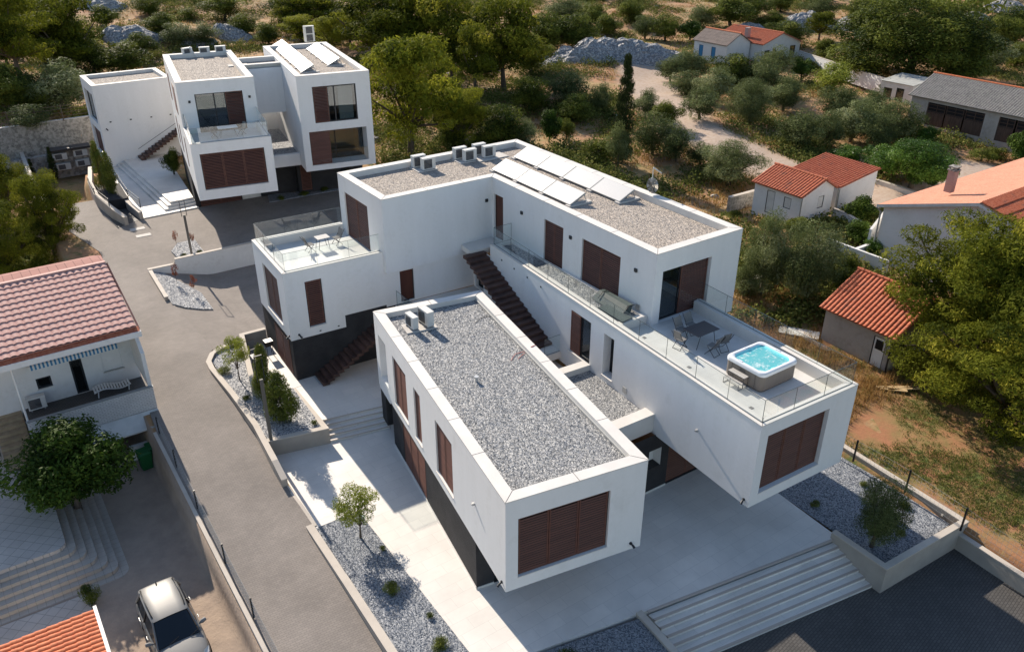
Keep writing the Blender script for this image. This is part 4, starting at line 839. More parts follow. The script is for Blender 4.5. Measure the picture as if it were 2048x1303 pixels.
# roof
g = MB(); e0, e1 = YE, ZE
tiled(g, (-17.3, e0+.20, e1+.07), (-6.90, e0+.20, e1+.07), (-6.95, YR, ZR), (-17.3, YR, ZR), .33, .44, .06, 6, .045); ro = g.build('roof', M['tile_pink'], NH)
g = MB(); g.quad((-17.3, e0-.12, e1-.06), (-6.82, e0-.12, e1-.06), (-6.82, e0+.24, e1+.05), (-17.3, e0+.24, e1+.05)); g.build('eave_flashing', M['tile_red'], ro)
g = MB(); M['tile_flat'] = mat_brick('flat_pink_tile', (.36, .175, .145), (.33, .16, .135), (.20, .09, .075), 3.0, .42, .02, .9, (0, 0, math.pi/2), .5)
g.quad((-17.3, YR+.02, ZR+.04), (-6.97, YR+.02, ZR+.04), (-6.9, YR+1.6, ZR-.15), (-17.3, YR+1.6, ZR-.15)); g.quad((-17.3, YR+1.6, ZR-.15), (-6.9, YR+1.6, ZR-.15), (-6.85, YF, 5.3), (-17.3, YF, 5.3)); g.build('rear_slope', M['tile_flat'], ro)
g = MB(); g.obox((-17.3, YR-.10, ZR+.01), (10.35, 0, 0), (0, .2, 0), (0, 0, .09)); g.build('ridge', M['tile_pink'], ro)
g = MB(); g.add([(-6.84, e0, e1-.12), (-6.90, YR, ZR-.1), (-6.86, YR, ZR+.06), (-6.78, e0, e1+.04)], [(0, 1, 2, 3)]); g.build('verge', M['tile_pink'], ro)
g = MB(); g.prism([(-17.3, e0-.16), (-6.78, e0-.16), (-6.78, e0+.05), (-17.3, e0+.05)], e1-.36, e1-.07); g.build('fascia', M['white_plain'], ro)
# external stairs and front terrace of this house
M['steptile'] = mat_brick('step_tile', (.52, .45, .38), (.48, .415, .35), (.32, .28, .24), .33, .33, .008, .8, 0, .2, offset=0)
M['terrtile'] = mat_brick('diagonal_tile', (.58, .51, .45), (.54, .475, .42), (.36, .32, .28), .45, .45, .014, .8, math.pi/4, .2, offset=0)
M['stonestep'] = mat('stone_step', (.42, .33, .22), .9, var=(.33, .26, .17), vscale=4, bump=.3)
t = thing('outdoor_staircase', 'ochre stone staircase climbing the left side of the pink roofed house', 'staircase', (-13.3, 24, -.4))
for i in range(15): g = MB(); y = 22.4+i*.36; g.obox((-14.0, y, -.4), (1.3, 0, 0), (0, .39, 0), (0, 0, .15+.17*i)); g.build('step', M['stonestep'], t)
g = MB(); g.tube([(-14.05, 22.3, .6), (-14.05, 27.8, 3.1)], .02, 6); g.build('handrail', M['dark'], t)
def rounded(x0, x1, y0, y1, r):   # lower right corner rounded
    return [(x0, y0)]+[(x1-r+r*math.sin(a), y0+r-r*math.cos(a)) for a in [i*math.pi/12 for i in range(7)]]+[(x1, y1), (x0, y1)]
mb = MB(); rz6 = 1.05/6
for k in range(6): mb.prism(rounded(-22, -12.55+.33*(k+1)-.0, 15.15-.33*(k+1), 22.2, .5), -1.7, -.35-rz6*(k+1), 0)
struct(mb.build('front_steps', M['steptile']))
mb = MB(); mb.prism(rounded(-22, -12.55, 15.15, 22.25, .45), -1.5, -.35); mb.prism([(-22, 22.25), (-13.9, 22.25), (-13.9, 30), (-22, 30)], -1.5, -.355); struct(mb.build('terrace', M['terrtile']))
mb = MB(); mb.prism([(-22, 9.8), (-12.5, 9.9), (-12.3, 13.0), (-22, 13.15)], -1.6, -1.38); struct(mb.build('lower_terrace', M['terrtile']))
# red roof at the bottom left corner
t = thing('garden_shed', 'small building with bright red barrel tile roof cut by the bottom left corner', 'shed', (-14, 7, -1.4))
g = MB(); g.prism([(-18, 4), (-12.5, 4), (-12.5, 9.0), (-18, 9.0)], -1.5, .6); g.build('wall', M['white_plain'], t)
M['tile_orange2'] = mat('orange_barrel_tile', (.56, .145, .05), .7, var=(.46, .11, .04), vscale=3, var2=(.60, .19, .08), v2scale=8)
g = MB(); g.add([], []); tiled(g, (-18.2, 3.5, 1.6), (-18.2, 9.3, 1.05), (-12.3, 9.2, 1.0), (-12.3, 3.5, 1.55), .25, .40, .055, 6, .03); g.build('roof', M['tile_orange2'], t)
g = MB(); g.obox((-12.3, 3.5, 1.35), (.12, 0, 0), (0, 5.8, -.5), (0, 0, .22)); g.build('fascia', M['acw'], t)

# ---- grey plastered shed at right
def gable(name, label, x0, x1, y0, y1, z0, ze0, ze1, zr, xr, wallm, roofs, ov=.3, holes={}, cat='house', per=.27, amp=.065, ridge_m=None, tiles=True, row=.4):
    """ridge along y at x = xr. ze0 left eave, ze1 right eave"""
    t = thing(name, label, cat, ((x0+x1)/2, (y0+y1)/2, z0))
    for i, (p, q, h_) in enumerate((((x0, y0), (x1, y0), 'f'), ((x1, y0), (x1, y1), 'r'), ((x1, y1), (x0, y1), 'b'), ((x0, y1), (x0, y0), 'l'))):
        fp = FP(p, q); mb = MB(); top = {'f': min(ze0, ze1), 'b': min(ze0, ze1), 'l': ze0, 'r': ze1}[h_]
        wall_holes(mb, fp, 0, fp.L, z0-.6, top, holes.get(h_, []), .12)
        if h_ in 'fb':
            L = fp.L; f = (lambda x: x-x0) if h_ == 'f' else (lambda x: x1-x); lo = top
            pts = [(f(x0), ze0), (f(xr), zr), (f(x1), ze1)]; pts.sort()
            poly = [fp.pt(0, lo), fp.pt(L, lo)]+[fp.pt(a, z) for a, z in reversed(pts) if z > lo+.001]
            mb.add(poly, [tuple(range(len(poly)))])
        mb.build('wall', wallm, t)
    a0, a1 = y0-ov, y1+ov; sl0 = (zr-ze0)/(xr-x0) if xr > x0+.01 else 0; sl1 = (zr-ze1)/(x1-xr) if x1 > xr+.01 else 0
    rr = MB()
    if sl0: tiled(rr, (x0-ov, a1, ze0-ov*sl0+.06), (x0-ov, a0, ze0-ov*sl0+.06), (xr, a0, zr+.06), (xr, a1, zr+.06), per, row, amp, 6, .014)
    ro = rr.build('roof', roofs[0], t)
    if sl1:
        rr = MB(); tiled(rr, (x1+ov, a0, ze1-ov*sl1+.06), (x1+ov, a1, ze1-ov*sl1+.06), (xr, a1, zr+.06), (xr, a0, zr+.06), per, row, amp, 6, .014); rr.build('roof', roofs[-1], t)
    if sl0 and sl1: g = MB(); ridge_tiles(g, (xr, a0, zr+.10), (xr, a1, zr+.10)); g.build('ridge', ridge_m or roofs[0], ro)
    return t
def side_fp(x, y0, y1): return FP((x, y1), (x, y0))
lf = side_fp(28.9, 3.45, 8.0)
q = PLN(1746, 735, lf.p0, lf.p1); dd_ = (3.35, 4.15, -.35, 1.95)
SH = gable('garden_shed', 'grey cement plastered shed with orange red tiled roof and a white door', 28.9, 34.5, 3.45, 8.0, .05, 2.45, 2.5, 3.95, 31.9, M['ochre_plaster'], [M['tile_red']], .32, {'l': [dd_]})
w = window(SH, lf, dd_, 'X', .12, name='door'); g = MB(); lf.box(g, dd_[0]+.05, dd_[1]-.05, dd_[2]+.04, dd_[3]-.04, -.1, -.05); g.build('door_leaf', M['white_plain'], w); g = MB(); lf.box(g, dd_[0]+.16, dd_[1]-.16, 1.15, 1.75, -.049, -.03); g.build('pane', M['inside'], w)
g = MB(); q = lf.pt(4.5, 0, .05); g.tube([(q.x, q.y, 2.3), (q.x, q.y, -.2)], .05, 8); g.build('drain_pipe', M['dark'], SH)
# ---- huts behind
hf = side_fp(41.4, 19.9, 24.5); ff = FP((41.4, 19.9), (45.4, 19.9))
hw1 = hf.rect((1575, 388), (1590, 394), (1589, 411), (1574, 405)); hw1 = (3.0, 3.7, 2.1, 3.0)
H1 = gable('small_house', 'small white hut with red tiled gable roof beside the gravel track, nearer of the pair', 41.4, 45.4, 19.9, 24.5, 1.2, 3.45, 3.5, 4.35, 43.9, M['white_plain'], [M['tile_red']], .25, {'l': [hw1, (1.3, 2.1, 1.2, 3.1)], 'f': [(2.2, 2.9, 2.0, 3.0)]}, 'hut')
for fp, r_ in ((hf, hw1), (hf, (1.3, 2.1, 1.2, 3.1)), (ff, (2.2, 2.9, 2.0, 3.0))):
    w = window(H1, fp, r_, 'X', .12); g = MB(); fp.box(g, r_[0]+.05, r_[1]-.05, r_[2]+.05, r_[3]-.05, -.11, -.04); g.build('shutter', M['acw'], w)
for x, y in ((41.15, 19.65), (45.65, 19.65)): g = MB(); g.tube([(x, y, 3.35), (x+.15, y+.1, 3.2), (x+.15, y+.1, 1.0)], .05, 8); g.build('drain_pipe', M['gutter'], H1)
H2_ = gable('small_house', 'small white hut with single slope red tiled roof, behind the gabled hut', 46.6, 51.6, 20.2, 25.2, 1.1, 3.2, 3.85, 3.86, 51.59, M['white_plain'], [M['tile_red']], .28, {}, 'hut')
g = MB(); g.tube([(46.3, 19.95, 3.1), (46.45, 20.05, 2.9), (46.45, 20.05, .9)], .05, 8); g.build('drain_pipe', M['gutter'], H2_)
# ---- large white house with orange roof
BH = thing('large_house', 'large white house at the right edge with orange felt roof and brick chimney', 'house', (48, 6, 1))
bx0, by0, by1 = 41.2, -.5, 12.9
g = MB(); bfp = FP((bx0, by1), (bx0, by0)); wbb = [(8.2, 8.75, 5.0, 5.75), (9.6, 10.1, 5.0, 5.7)]
wall_holes(g, bfp, 0, bfp.L, .2, 4.95, [], .15); g.add([bfp.pt(0, 4.95), bfp.pt(bfp.L, 4.95), bfp.pt(6.5, 6.95)], [(0, 1, 2)])
wall_holes(g, FP((bx0, by0), (62, by0)), 0, 20.8, .2, 4.95, []); wall_holes(g, FP((62, by1), (bx0, by1)), 0, 20.8, .2, 4.95, []); g.build('wall', M['white_plain'], BH)
for a in (5.2, 6.8): g = MB(); q0 = (a, a+.55, 5.1, 5.8); bfp.box(g, *q0, .004, .05); w = g.build('window', M['acw'], BH); g = MB(); bfp.box(g, a+.06, a+.49, 5.16, 5.74, .051, .06); g.build('pane', M['inside'], w)
rz7 = 7.0
g = MB(); P_ = [(bx0-.35, by1+.35, 4.9), (bx0-.35, 6.45, rz7), (62, 6.45, rz7), (62, by1+.35, 4.9)]; g.add(P_+[(x, y, z-.18) for x, y, z in P_], [(0, 1, 2, 3), (7, 6, 5, 4), (0, 4, 5, 1), (3, 7, 4, 0)]); ro = g.build('roof', M['tile_orange'], BH)
g = MB(); g.add([(bx0-.38, by1+.38, 4.90), (bx0-.38, 6.45, 7.0), (bx0-.38, 6.45, 6.78), (bx0-.38, by1+.38, 4.68), (bx0-.15, by1+.38, 4.90), (bx0-.15, 6.45, 7.0)], [(0, 1, 2, 3)]); g.build('verge', M['acw'], ro)
g = MB(); g.add([(bx0-.38, by0-.3, 4.9), (bx0-.38, 6.45, 7.0), (bx0-.38, 6.45, 6.78), (bx0-.38, by0-.3, 4.68)], [(0, 1, 2, 3)]); g.build('verge', M['acw'], ro)
g = MB(); tiled(g, (bx0-.3, by0-.3, 4.95), (62, by0-.3, 4.95), (62, 6.35, 7.1), (bx0-.3, 6.35, 7.1), .26, .8, .06, 6, .05); g.build('tiled_slope', M['tile_red'], BH)
M['pbrick'] = mat_brick('pale_brick', (.50, .33, .29), (.44, .29, .25), (.36, .30, .27), .25, .08, .012, .85, (math.pi/2, 0, 0), .5)
ch = G(1899, 376, 6.4); g = MB(); g.box((ch.x, ch.y, 6.9), (.5, .5, 1.5)); co = g.build('chimney', M['pbrick'], BH); g = MB(); g.box((ch.x, ch.y, 7.70), (.64, .64, .10)); g.box((ch.x, ch.y, 7.92), (.6, .6, .07)); [g.box((ch.x+dx, ch.y+dy, 7.82), (.1, .1, .14)) for dx in (-.2, .2) for dy in (-.2, .2)]; g.build('cap', M['conc'], co)
g = MB(); g.tube([(bx0-.3, by1+.4, 4.7), (bx0-.15, by1+.1, 4.4), (bx0-.15, by1+.1, 1.5)], .06, 8); g.build('drain_pipe', M['gutter'], BH)
g = MB(); P_ = [(bx0-.9, by1+.1), (bx0-.02, by1+.1), (bx0-.02, by1+2.3), (bx0-.9, by1+2.3)]; g.prism([(39.2, 13.1), (41.1, 13.1), (41.1, 13.35), (39.2, 13.35)], .2, 1.9); g.prism([(39.2, 13.36), (39.4, 13.36), (39.4, 15.6), (39.2, 15.6)], .2, 1.9); g.prism([(39.2, 10.6), (39.4, 10.6), (39.4, 13.09), (39.2, 13.09)], .2, 1.9); g.build('porch_wall', M['white_plain'], BH)
g = MB(); g.add([(41.3, 13.5, .2), (44.2, 13.5, .2), (44.2, 13.5, 3.9), (43.2, 13.5, 4.4), (41.3, 13.5, 2.8), (41.3, 13.7, .2), (44.2, 13.7, .2), (44.2, 13.7, 3.9), (43.2, 13.7, 4.4), (41.3, 13.7, 2.8)], [(0, 1, 2, 3, 4), (9, 8, 7, 6, 5), (0, 5, 6, 1), (1, 6, 7, 2), (2, 7, 8, 3), (3, 8, 9, 4), (4, 9, 5, 0)]); g.build('stair_wall', M['white_plain'], BH)
# ---- barn with grey corrugated roof
lfb = side_fp(78, 12, 33.8)
bh = {'l': [(2.0, 8.4, 1.3, 3.75), (9.9, 13.6, 1.3, 3.75), (14.6, 18, 1.3, 3.6)]}
BN = gable('barn', 'long stone barn at upper right with grey corrugated roof and weathered brown doors', 78, 86, 12, 33.8, 1.1, 4.25, 4.2, 6.0, 82, M['ochre_plaster'], [M['fibre']], .35, bh, 'barn', .28, .06, M['tile_orange2'], row=1.6)
M['oldwood'] = mat('old_wood', (.10, .065, .05), .9, var=(.06, .04, .032), vscale=3, stretch=(4, 4, .4))
for a0, a1 in ((2.0, 4.1), (4.15, 6.2), (6.25, 8.4), (9.9, 11.6), (11.7, 13.6), (14.6, 18)):
    g = MB(); lfb.box(g, a0+.05, a1-.05, 1.0, 2.75, -.1, -.03); d_ = g.build('barn_door', M['oldwood'], BN); g = MB()
    for zz in (2.8, 3.15, 3.5): lfb.box(g, a0+.05, a1-.05, zz, zz+.07, -.1, -.05)
    for aa in (a0+.05, (a0+a1)/2, a1-.12): lfb.box(g, aa, aa+.07, 2.75, 3.72, -.1, -.045)
    g.build('window_bars', M['oldwood'], d_); g = MB(); lfb.box(g, a0, a1, 2.75, 3.75, -.14, -.12); g.build('dark_opening', M['inside'], d_)
WS = gable('small_shed', 'little pale shed with sheet metal roof beside the corrugated roof barn', 85, 89.2, 38.0, 42.2, 1.4, 3.5, 3.9, 3.91, 89.19, M['acw'], [mat('sheet_roof', (.45, .45, .42), .6, var=(.38, .38, .36), vscale=1)], .1, {'f': [], 'l': [(.5, 1.6, 1.6, 2.8), (2.2, 3.2, 1.4, 3.0)]}, 'shed', .5, .01, tiles=False, row=2)
for r_ in ((.5, 1.6, 1.6, 2.8), (2.2, 3.2, 1.4, 3.0)): window(WS, side_fp(85, 38, 42.2), r_, 'G', .1)
# ---- far houses
FA = gable('far_house', 'small white house far back with weathered grey brown roof and orange ridge tiles', 81.2, 86, 64.3, 70.5, 2.5, 5.0, 5.0, 6.3, 83.6, M['white_plain'], [mat('old_brown_roof', (.24, .19, .165), .9, var=(.18, .145, .125), vscale=2)], .25, {'l': [(1, 1.8, 2.8, 4.4), (3.4, 4.2, 2.8, 4.4)], 'f': []}, 'house', .3, .04, M['tile_orange2'], row=.8)
for r_, m_ in (((1, 1.8, 2.8, 4.4), 'blue'), ((3.4, 4.2, 2.8, 4.4), 'blue')): fp = side_fp(81.2, 64.3, 70.5); w = window(FA, fp, r_, 'X', .12); g = MB(); fp.box(g, r_[0]+.05, r_[1]-.05, r_[2]+.05, r_[3]-.05, -.1, -.04); g.build('door_leaf', M[m_], w)
FB = gable('far_house', 'small cream house far back with bright red tiled roof, right of the grey roofed one', 86.3, 94.5, 62.2, 71.2, 2.5, 4.9, 4.6, 6.1, 90.2, M['white_plain'], [M['tile_red']], .25, {'f': [(.5, 1.6, 2.6, 4.0), (2.2, 2.9, 2.6, 4.2), (6, 7.2, 2.8, 4.2)]}, 'house', .24, .05)
for r_ in ((.5, 1.6, 2.6, 4.0), (6, 7.2, 2.8, 4.2)): window(FB, FP((86.3, 62.2), (94.5, 62.2)), r_, 'G', .12)
w = window(FB, FP((86.3, 62.2), (94.5, 62.2)), (2.2, 2.9, 2.6, 4.2), 'D', .12, name='door')
g = MB(); g.box((87.2, 66, 6.0), (.6, .6, 1.3)); g.build('chimney', M['pbrick'], FB)
q = [G(*p, 3.2) for p in ((1597, 103), (1655, 122), (1720, 143), (1790, 165))]
wall_line('boundary_wall', 'long whitewashed boundary wall running from the far houses towards the barn', 'wall', [(v.x, v.y, 3.3, 1.4) for v in q], .3, M['white_plain'])
q = [G(*p, 1.3) for p in ((1745, 352), (1790, 366), (1815, 372), (1855, 384))]
wall_line('stone_kerb', 'low pale stone edging between the citrus trees and the track', 'kerb', [(v.x, v.y, hterr(v.x, v.y)+.4, .3) for v in q], .35, M['slab'])
q = [G(*p, 1.0) for p in ((1487, 572), (1530, 556))]
wall_line('garden_wall', 'low tan wall beside the villa corner under the twin olive trees', 'wall', [(v.x, v.y, 1.2, 0) for v in q], .4, M['beige'])
q = [G(*p, 1.3) for p in ((1460, 408), (1490, 400), (1518, 392))]
wall_line('garden_wall', 'low rough wall left of the gabled hut by the red flowers', 'wall', [(v.x, v.y, 1.9, .5) for v in q], .3, M['conc'])
q = [G(*p, 1.2) for p in ((1663, 428), (1690, 440), (1740, 470))]
wall_line('garden_wall', 'low whitish wall between the huts and the large house', 'wall', [(v.x, v.y, 1.7, .3) for v in q], .3, M['white_plain'])

# ================================================================ roof equipment
def make_ac(name='air_conditioner', w_=.85, h_=.66, d_=.32, fans=1):
    t = thing(name, 'x', 'air conditioner'); g = MB()
    g.box((0, 0, .08+h_/2), (w_, d_, h_)); g.build('casing', M['acw'], t)
    g = MB(); hh = h_/fans
    for k in range(fans):
        cz = .08+hh*(k+.5); r = min(hh, w_*.72)*.42; cx = -.08 if fans == 1 else 0
        g.add([(cx+r*1.05*x, -d_/2-.004, cz+r*1.05*z) for x, z in ((-1, -1), (1, -1), (1, 1), (-1, 1))], [(0, 1, 2, 3)], 1)
        for j in range(5):
            rr = r*(j+1)/5; P_ = [(cx+rr*math.cos(a), -d_/2-.02, cz+rr*math.sin(a)) for a in [i*math.pi/8 for i in range(17)]]; g.tube(P_, .008, 4, 0, caps=False)
    gr = g.build('fan_grille', [M['acg'], M['acd']], t)
    g = MB(); g.add([(-w_/2+.05, d_/2+.004, .12), (w_/2-.12, d_/2+.004, .12), (w_/2-.12, d_/2+.004, .04+h_), (-w_/2+.05, d_/2+.004, .04+h_)], [(3, 2, 1, 0)]); g.add([(w_/2+.004, -d_/2+.05, .14), (w_/2+.004, d_/2-.03, .14), (w_/2+.004, d_/2-.03, h_), (w_/2+.004, -d_/2+.05, h_)], [(0, 1, 2, 3)]) if 0 else None
    g.build('coil', M['acd'], t)
    g = MB(); g.box((0, 0, .085+h_+.008), (w_+.02, d_+.02, .025)); g.build('lid', M['acw'], t)
    for s in (-1, 1): g = MB(); g.box((s*w_*.36, 0, .04), (.07, d_*1.15, .08)); g.build('foot', M['acg'], t)
    return t
ac = make_ac(); used = False
ACS = [((10.94, 24.25, 9.83), 0, 'grey white air conditioner on the main villa roof, front one of the leftmost pair', 0),
 ((10.70, 25.0, 9.83), 0, 'air conditioner with red pipe ends, rear one of the leftmost roof pair', 0),
 ((13.90, 24.35, 9.83), 0, 'air conditioner on the main villa roof, front one of the middle pair', 0),
 ((13.62, 25.05, 9.83), 0, 'air conditioner on the main villa roof, rear one of the middle pair', 0),
 ((15.30, 24.35, 9.83), 0, 'air conditioner nearest the solar collectors, front one of its pair', 0),
 ((15.02, 25.05, 9.83), 0, 'air conditioner nearest the solar collectors, rear one of its pair', 0),
 ((3.55, 13.05, 6.40), fa-math.pi/2+.2, 'low air conditioner on the grey gravel roof, left of the two', .88),
 ((4.25, 12.95, 6.40), fa-math.pi/2+.2+math.pi*0, 'taller air conditioner on the grey gravel roof, right of the two', 1.08),
 ((6.65, 58.0, Z2(9.83)), .3, 'air conditioner with a bent white pipe on the rear villa roof', 1), ((8.0, 57.6, Z2(9.83)), -.18, 'middle one of the three air conditioners on the rear villa roof', 1), ((9.3, 57.4, Z2(9.83)), -.18, 'rightmost of the three air conditioners on the rear villa roof', 1)]
for l, rz, lb, sc_ in ACS:
    o = place(ac, used, l, rz, lb, (sc_ or 1,)*3); used = True; o['group'] = 'air conditioners on the roofs'
place(ac, True, (-11.95, 24.95, 1.1), 0, 'white air conditioner on the balcony floor of the pink roofed house', (1, 1, 1))['group'] = 'air conditioners on walls and balconies'
t = make_ac(w_=.95, h_=1.35, d_=.36, fans=2); t.location = (18.2, 59.3, Z2(9.83)); t.rotation_euler.z = -.18; t['label'] = 'tall two fan heat pump at the back of the rear villa roof'; t['category'] = 'heat pump'
g = MB(); g.tube([(6.9, 57.9, 12.2), (6.85, 57.6, 12.6), (6.9, 57.35, 12.3), (7.2, 57.2, 11.8)], .06, 8); tag(g.build('pipe', M['acw']), 'bent white pipe beside the leftmost air conditioner on the rear villa', 'pipe')
for x, y, L, z, a, lb in ((10.82, 24.62, 1.3, 9.82, 0, 'concrete pad under the leftmost roof air conditioners'), (13.76, 24.7, 1.3, 9.82, 0, 'concrete pad under the middle roof air conditioners'), (15.35, 24.4, 2.2, 9.82, .0, 'concrete pad under the air conditioners nearest the collectors'), (3.9, 13.0, 1.5, 6.34, fa, 'white slab under the two air conditioners on the grey gravel roof')):
    g = MB(); g.box((x, y, z+.03), (L, 1.15 if z > 9 else .95, .055), a); tag(g.build('concrete_pad', M['slab']), lb, 'concrete pad')
for x, y in ((8.35, 51.9), (8.9, 51.8), (9.45, 51.7)): g = MB(); g.box((x, y, Z2(9.83)+.05), (.42, .75, .07), -.18); tag(g.build('paving_slab', M['slab']), 'loose concrete slab lying on the gravel of the rear villa left tower', 'paving slab', 'three loose slabs on the rear roof')
rk = thing('equipment_rack', 'dark roofed cabinet with four white outdoor units against the rubble wall', 'equipment rack', (-2.4, 70.6, -.3)); g = MB(); g.prism([(-4.6, 69.9), (-.9, 69.9), (-.9, 71.2), (-4.6, 71.2)], 2.3, 2.5); g.build('roof', M['dark'], rk)
for i, (x, z) in enumerate(((-3.7, 1.5), (-1.9, 1.6), (-3.6, .5), (-1.9, .6))): g = MB(); g.box((x, 70.3, z+.3), (1.2, .4, .62)); g.box((x-.15, 70.09, z+.3), (.6, .03, .45), mi=1); g.build('outdoor_unit', [M['acw'], M['acd']], rk)
g = MB(); g.prism([(-4.7, 70.7), (-.8, 70.7), (-.8, 70.9), (-4.7, 70.9)], -.4, 2.3); g.build('back_wall', M['dry_wall'], rk)

def collector_row(label, x0, y0, y1, z0, n, wd, dz, group, rz=0):
    """low edge along x0 from y1 (back) to y0 (front); tilted up towards +x"""
    t = thing('solar_collector', label, 'solar collector', (x0, y0, z0), group); M3 = Matrix.Rotation(rz, 3, 'Z')
    def W(p): q = M3@Vector((p[0]-x0, p[1]-y0, 0)); return Vector((q.x+x0, q.y+y0, p[2]))
    ln = (y1-y0)/n
    for k in range(n):
        a, b = y0+ln*k+.015, y0+ln*(k+1)-.015
        P = [W((x0, a, z0)), W((x0+wd, a, z0+dz)), W((x0+wd, b, z0+dz)), W((x0, b, z0))]; nn = (P[1]-P[0]).cross(P[3]-P[0]).normalized()
        g = MB(); g.add([*P, *[p-nn*.09 for p in P]], [(0, 1, 2, 3), (7, 6, 5, 4), (0, 4, 5, 1), (1, 5, 6, 2), (2, 6, 7, 3), (3, 7, 4, 0)]); pn = g.build('frame', M['gutter'], t)
        c = sum(P, Vector())/4; g = MB(); g.add([c+(p-c)*.97+nn*.003 for p in P], [(0, 1, 2, 3)]); g.build('glass_cover', M['panel'], pn)
    for k in range(n+1):
        y = min(y1-.1, max(y0+.1, y0+ln*k)); g = MB()
        a, b, c = W((x0+wd*.98, y, z0+dz-.1)), W((x0+wd*1.15, y, z0-.02)), W((x0, y, z0-.05)); g.tube([a, b], .025, 5); g.tube([c, b], .025, 5); g.tube([W((x0+wd*.5, y, z0+dz*.5-.08)), b], .02, 5); g.build('support', M['alu'], t)
        q = W((x0+.65, y, z0)); g = MB(); g.box((q.x, q.y, z0-.09), (1.55, .35, .1), rz); g.build('ballast_block', M['slab'], t)
    return t
collector_row('front row of three glaring solar collectors on the beige gravel roof of the main villa', 13.92, 14.42, 21.95, 9.96, 3, 1.02, .47, 'solar collectors on the main villa')
collector_row('rear row of four solar collectors along the far parapet of the main villa', 16.42, 13.35, 23.3, 9.96, 4, 1.02, .47, 'solar collectors on the main villa')
collector_row('longer left row of solar collectors on the rear villa right tower', 12.0, 45.95, 59.0, Z2(9.83)+.12, 6, 1.0, .5, 'solar collectors on the rear villa', V2a)
collector_row('shorter right row of solar collectors on the rear villa right tower', 14.85, 47.4, 55.7, Z2(9.83)+.12, 4, 1.0, .5, 'solar collectors on the rear villa', V2a)
t = thing('satellite_dish', 'small pale satellite dish fixed to the far parapet of the main villa roof', 'satellite dish', (18.3, 12.9, 10.16)); g = MB()
c = Vector((18.3, 12.9, 10.62)); n_ = Vector((-.25, -.75, .35)).normalized(); a_ = n_.cross(Vector((0, 0, 1))).normalized(); b_ = a_.cross(n_)
vs = [c-n_*.06]+[c+(a_*math.cos(i*math.pi/10)*.34+b_*math.sin(i*math.pi/10)*.42) for i in range(20)]; g.add(vs, [(0, i+1, (i+1) % 20+1) for i in range(20)]+[(0, (i+1) % 20+1, i+1) for i in range(20)], 0, True); g.build('dish', M['acw'], t)
g = MB(); g.tube([(18.42, 13.05, 10.1), (18.40, 13.05, 11.55)], .025, 6); g.build('mast', M['acw'], t); g = MB(); g.tube([(18.40, 13.05, 11.55), (18.75, 12.75, 11.25)], .035, 6); g.build('arm', M['acw'], t)
q = G(949+4, 762, 6.36); g = MB(); g.tube([(q.x, q.y, 6.34), (q.x, q.y, 6.55)], .06, 10); g.tube([(q.x, q.y, 6.55), (q.x, q.y, 6.60)], .10, 10); tag(g.build('roof_vent', M['alu']), 'tiny roof vent sticking out of the grey gravel roof', 'roof vent')
P_ = [G(*p, z) for p, z in (((1022, 720), 6.37), ((1030, 708), 6.37), ((1056, 700), 6.37), ((1062, 693), 6.62), ((1072, 689), 6.62), ((1064, 693), 6.62), ((1052, 703), 6.37), ((1036, 717), 6.37))]
M['redcable'] = mat('red_cable', (.5, .04, .03), .5); g = MB(); g.tube(P_, .011, 6); tag(g.build('cable', M['redcable']), 'red cable lying over the parapet of the grey gravel roof', 'cable')
P_ = [G(*p, 6.37) for p in ((950, 646), (957, 638), (968, 633), (985, 632))]; g = MB(); g.tube(P_, .012, 6); tag(g.build('cable', M['black_plastic']), 'dark cable near the back parapet of the grey gravel roof', 'cable')

# ================================================================ hot tub
HT = thing('hot_tub', 'bubbling turquoise hot tub with grey brown cabinet and white rim on the terrace', 'hot tub', (13.5, .75, 6.52)); cx, cy = 13.5, .75; hx, hy = 1.12, 1.02
def rr_(hx, hy, r, n=6, cx=cx, cy=cy):
    out = []
    for (sx, sy, a0) in ((1, -1, -math.pi/2), (1, 1, 0), (-1, 1, math.pi/2), (-1, -1, math.pi)):
        for i in range(n+1): a = a0+math.pi/2*i/n; out.append((cx+sx*(hx-r)+r*math.cos(a), cy+sy*(hy-r)+r*math.sin(a)))
    return out
M['cab'] = mat('tub_cabinet', (.20, .175, .155), .6, var=(.17, .15, .13), vscale=6, stretch=(8, 8, .2)); M['shell'] = mat('tub_shell', (.74, .76, .79), .25, spec=.5)
M['basin'] = mat('tub_basin', (.33, .86, .90), .4); M['trim'] = mat('tub_trim', (.10, .09, .085), .5)
g = MB(); g.prism(rr_(hx-.03, hy-.03, .22), 6.60, 7.28); g.build('cabinet', M['cab'], HT)
g = MB()
for s in (-.62, .62): g.box((cx-hx+.025, cy+s, 6.94), (.016, .015, .66)); 
g.box((cx-hx+.02, cy+.05, 7.1), (.03, .28, .10)); 
g.build('control_panel', M['trim'], HT)
g = MB(); g.prism(rr_(hx-.08, hy-.08, .2), 6.52, 6.60); g.build('base', M['trim'], HT)
g = MB(); rings = [(0, 7.26, .24), (.0, 7.36, .24), (-.02, 7.41, .24), (-.06, 7.43, .24), (-.16, 7.425, .26), (-.20, 7.39, .28)]; L_ = []
for d, z, r in rings: L_.append([(x, y, z) for x, y in rr_(hx+d, hy+d, r)])
N = len(L_[0]); vs = sum(L_, []); g.add(vs, [(k*N+i, k*N+(i+1) % N, (k+1)*N+(i+1) % N, (k+1)*N+i) for k in range(len(rings)-1) for i in range(N)], 0, True); g.build('rim', M['shell'], HT)
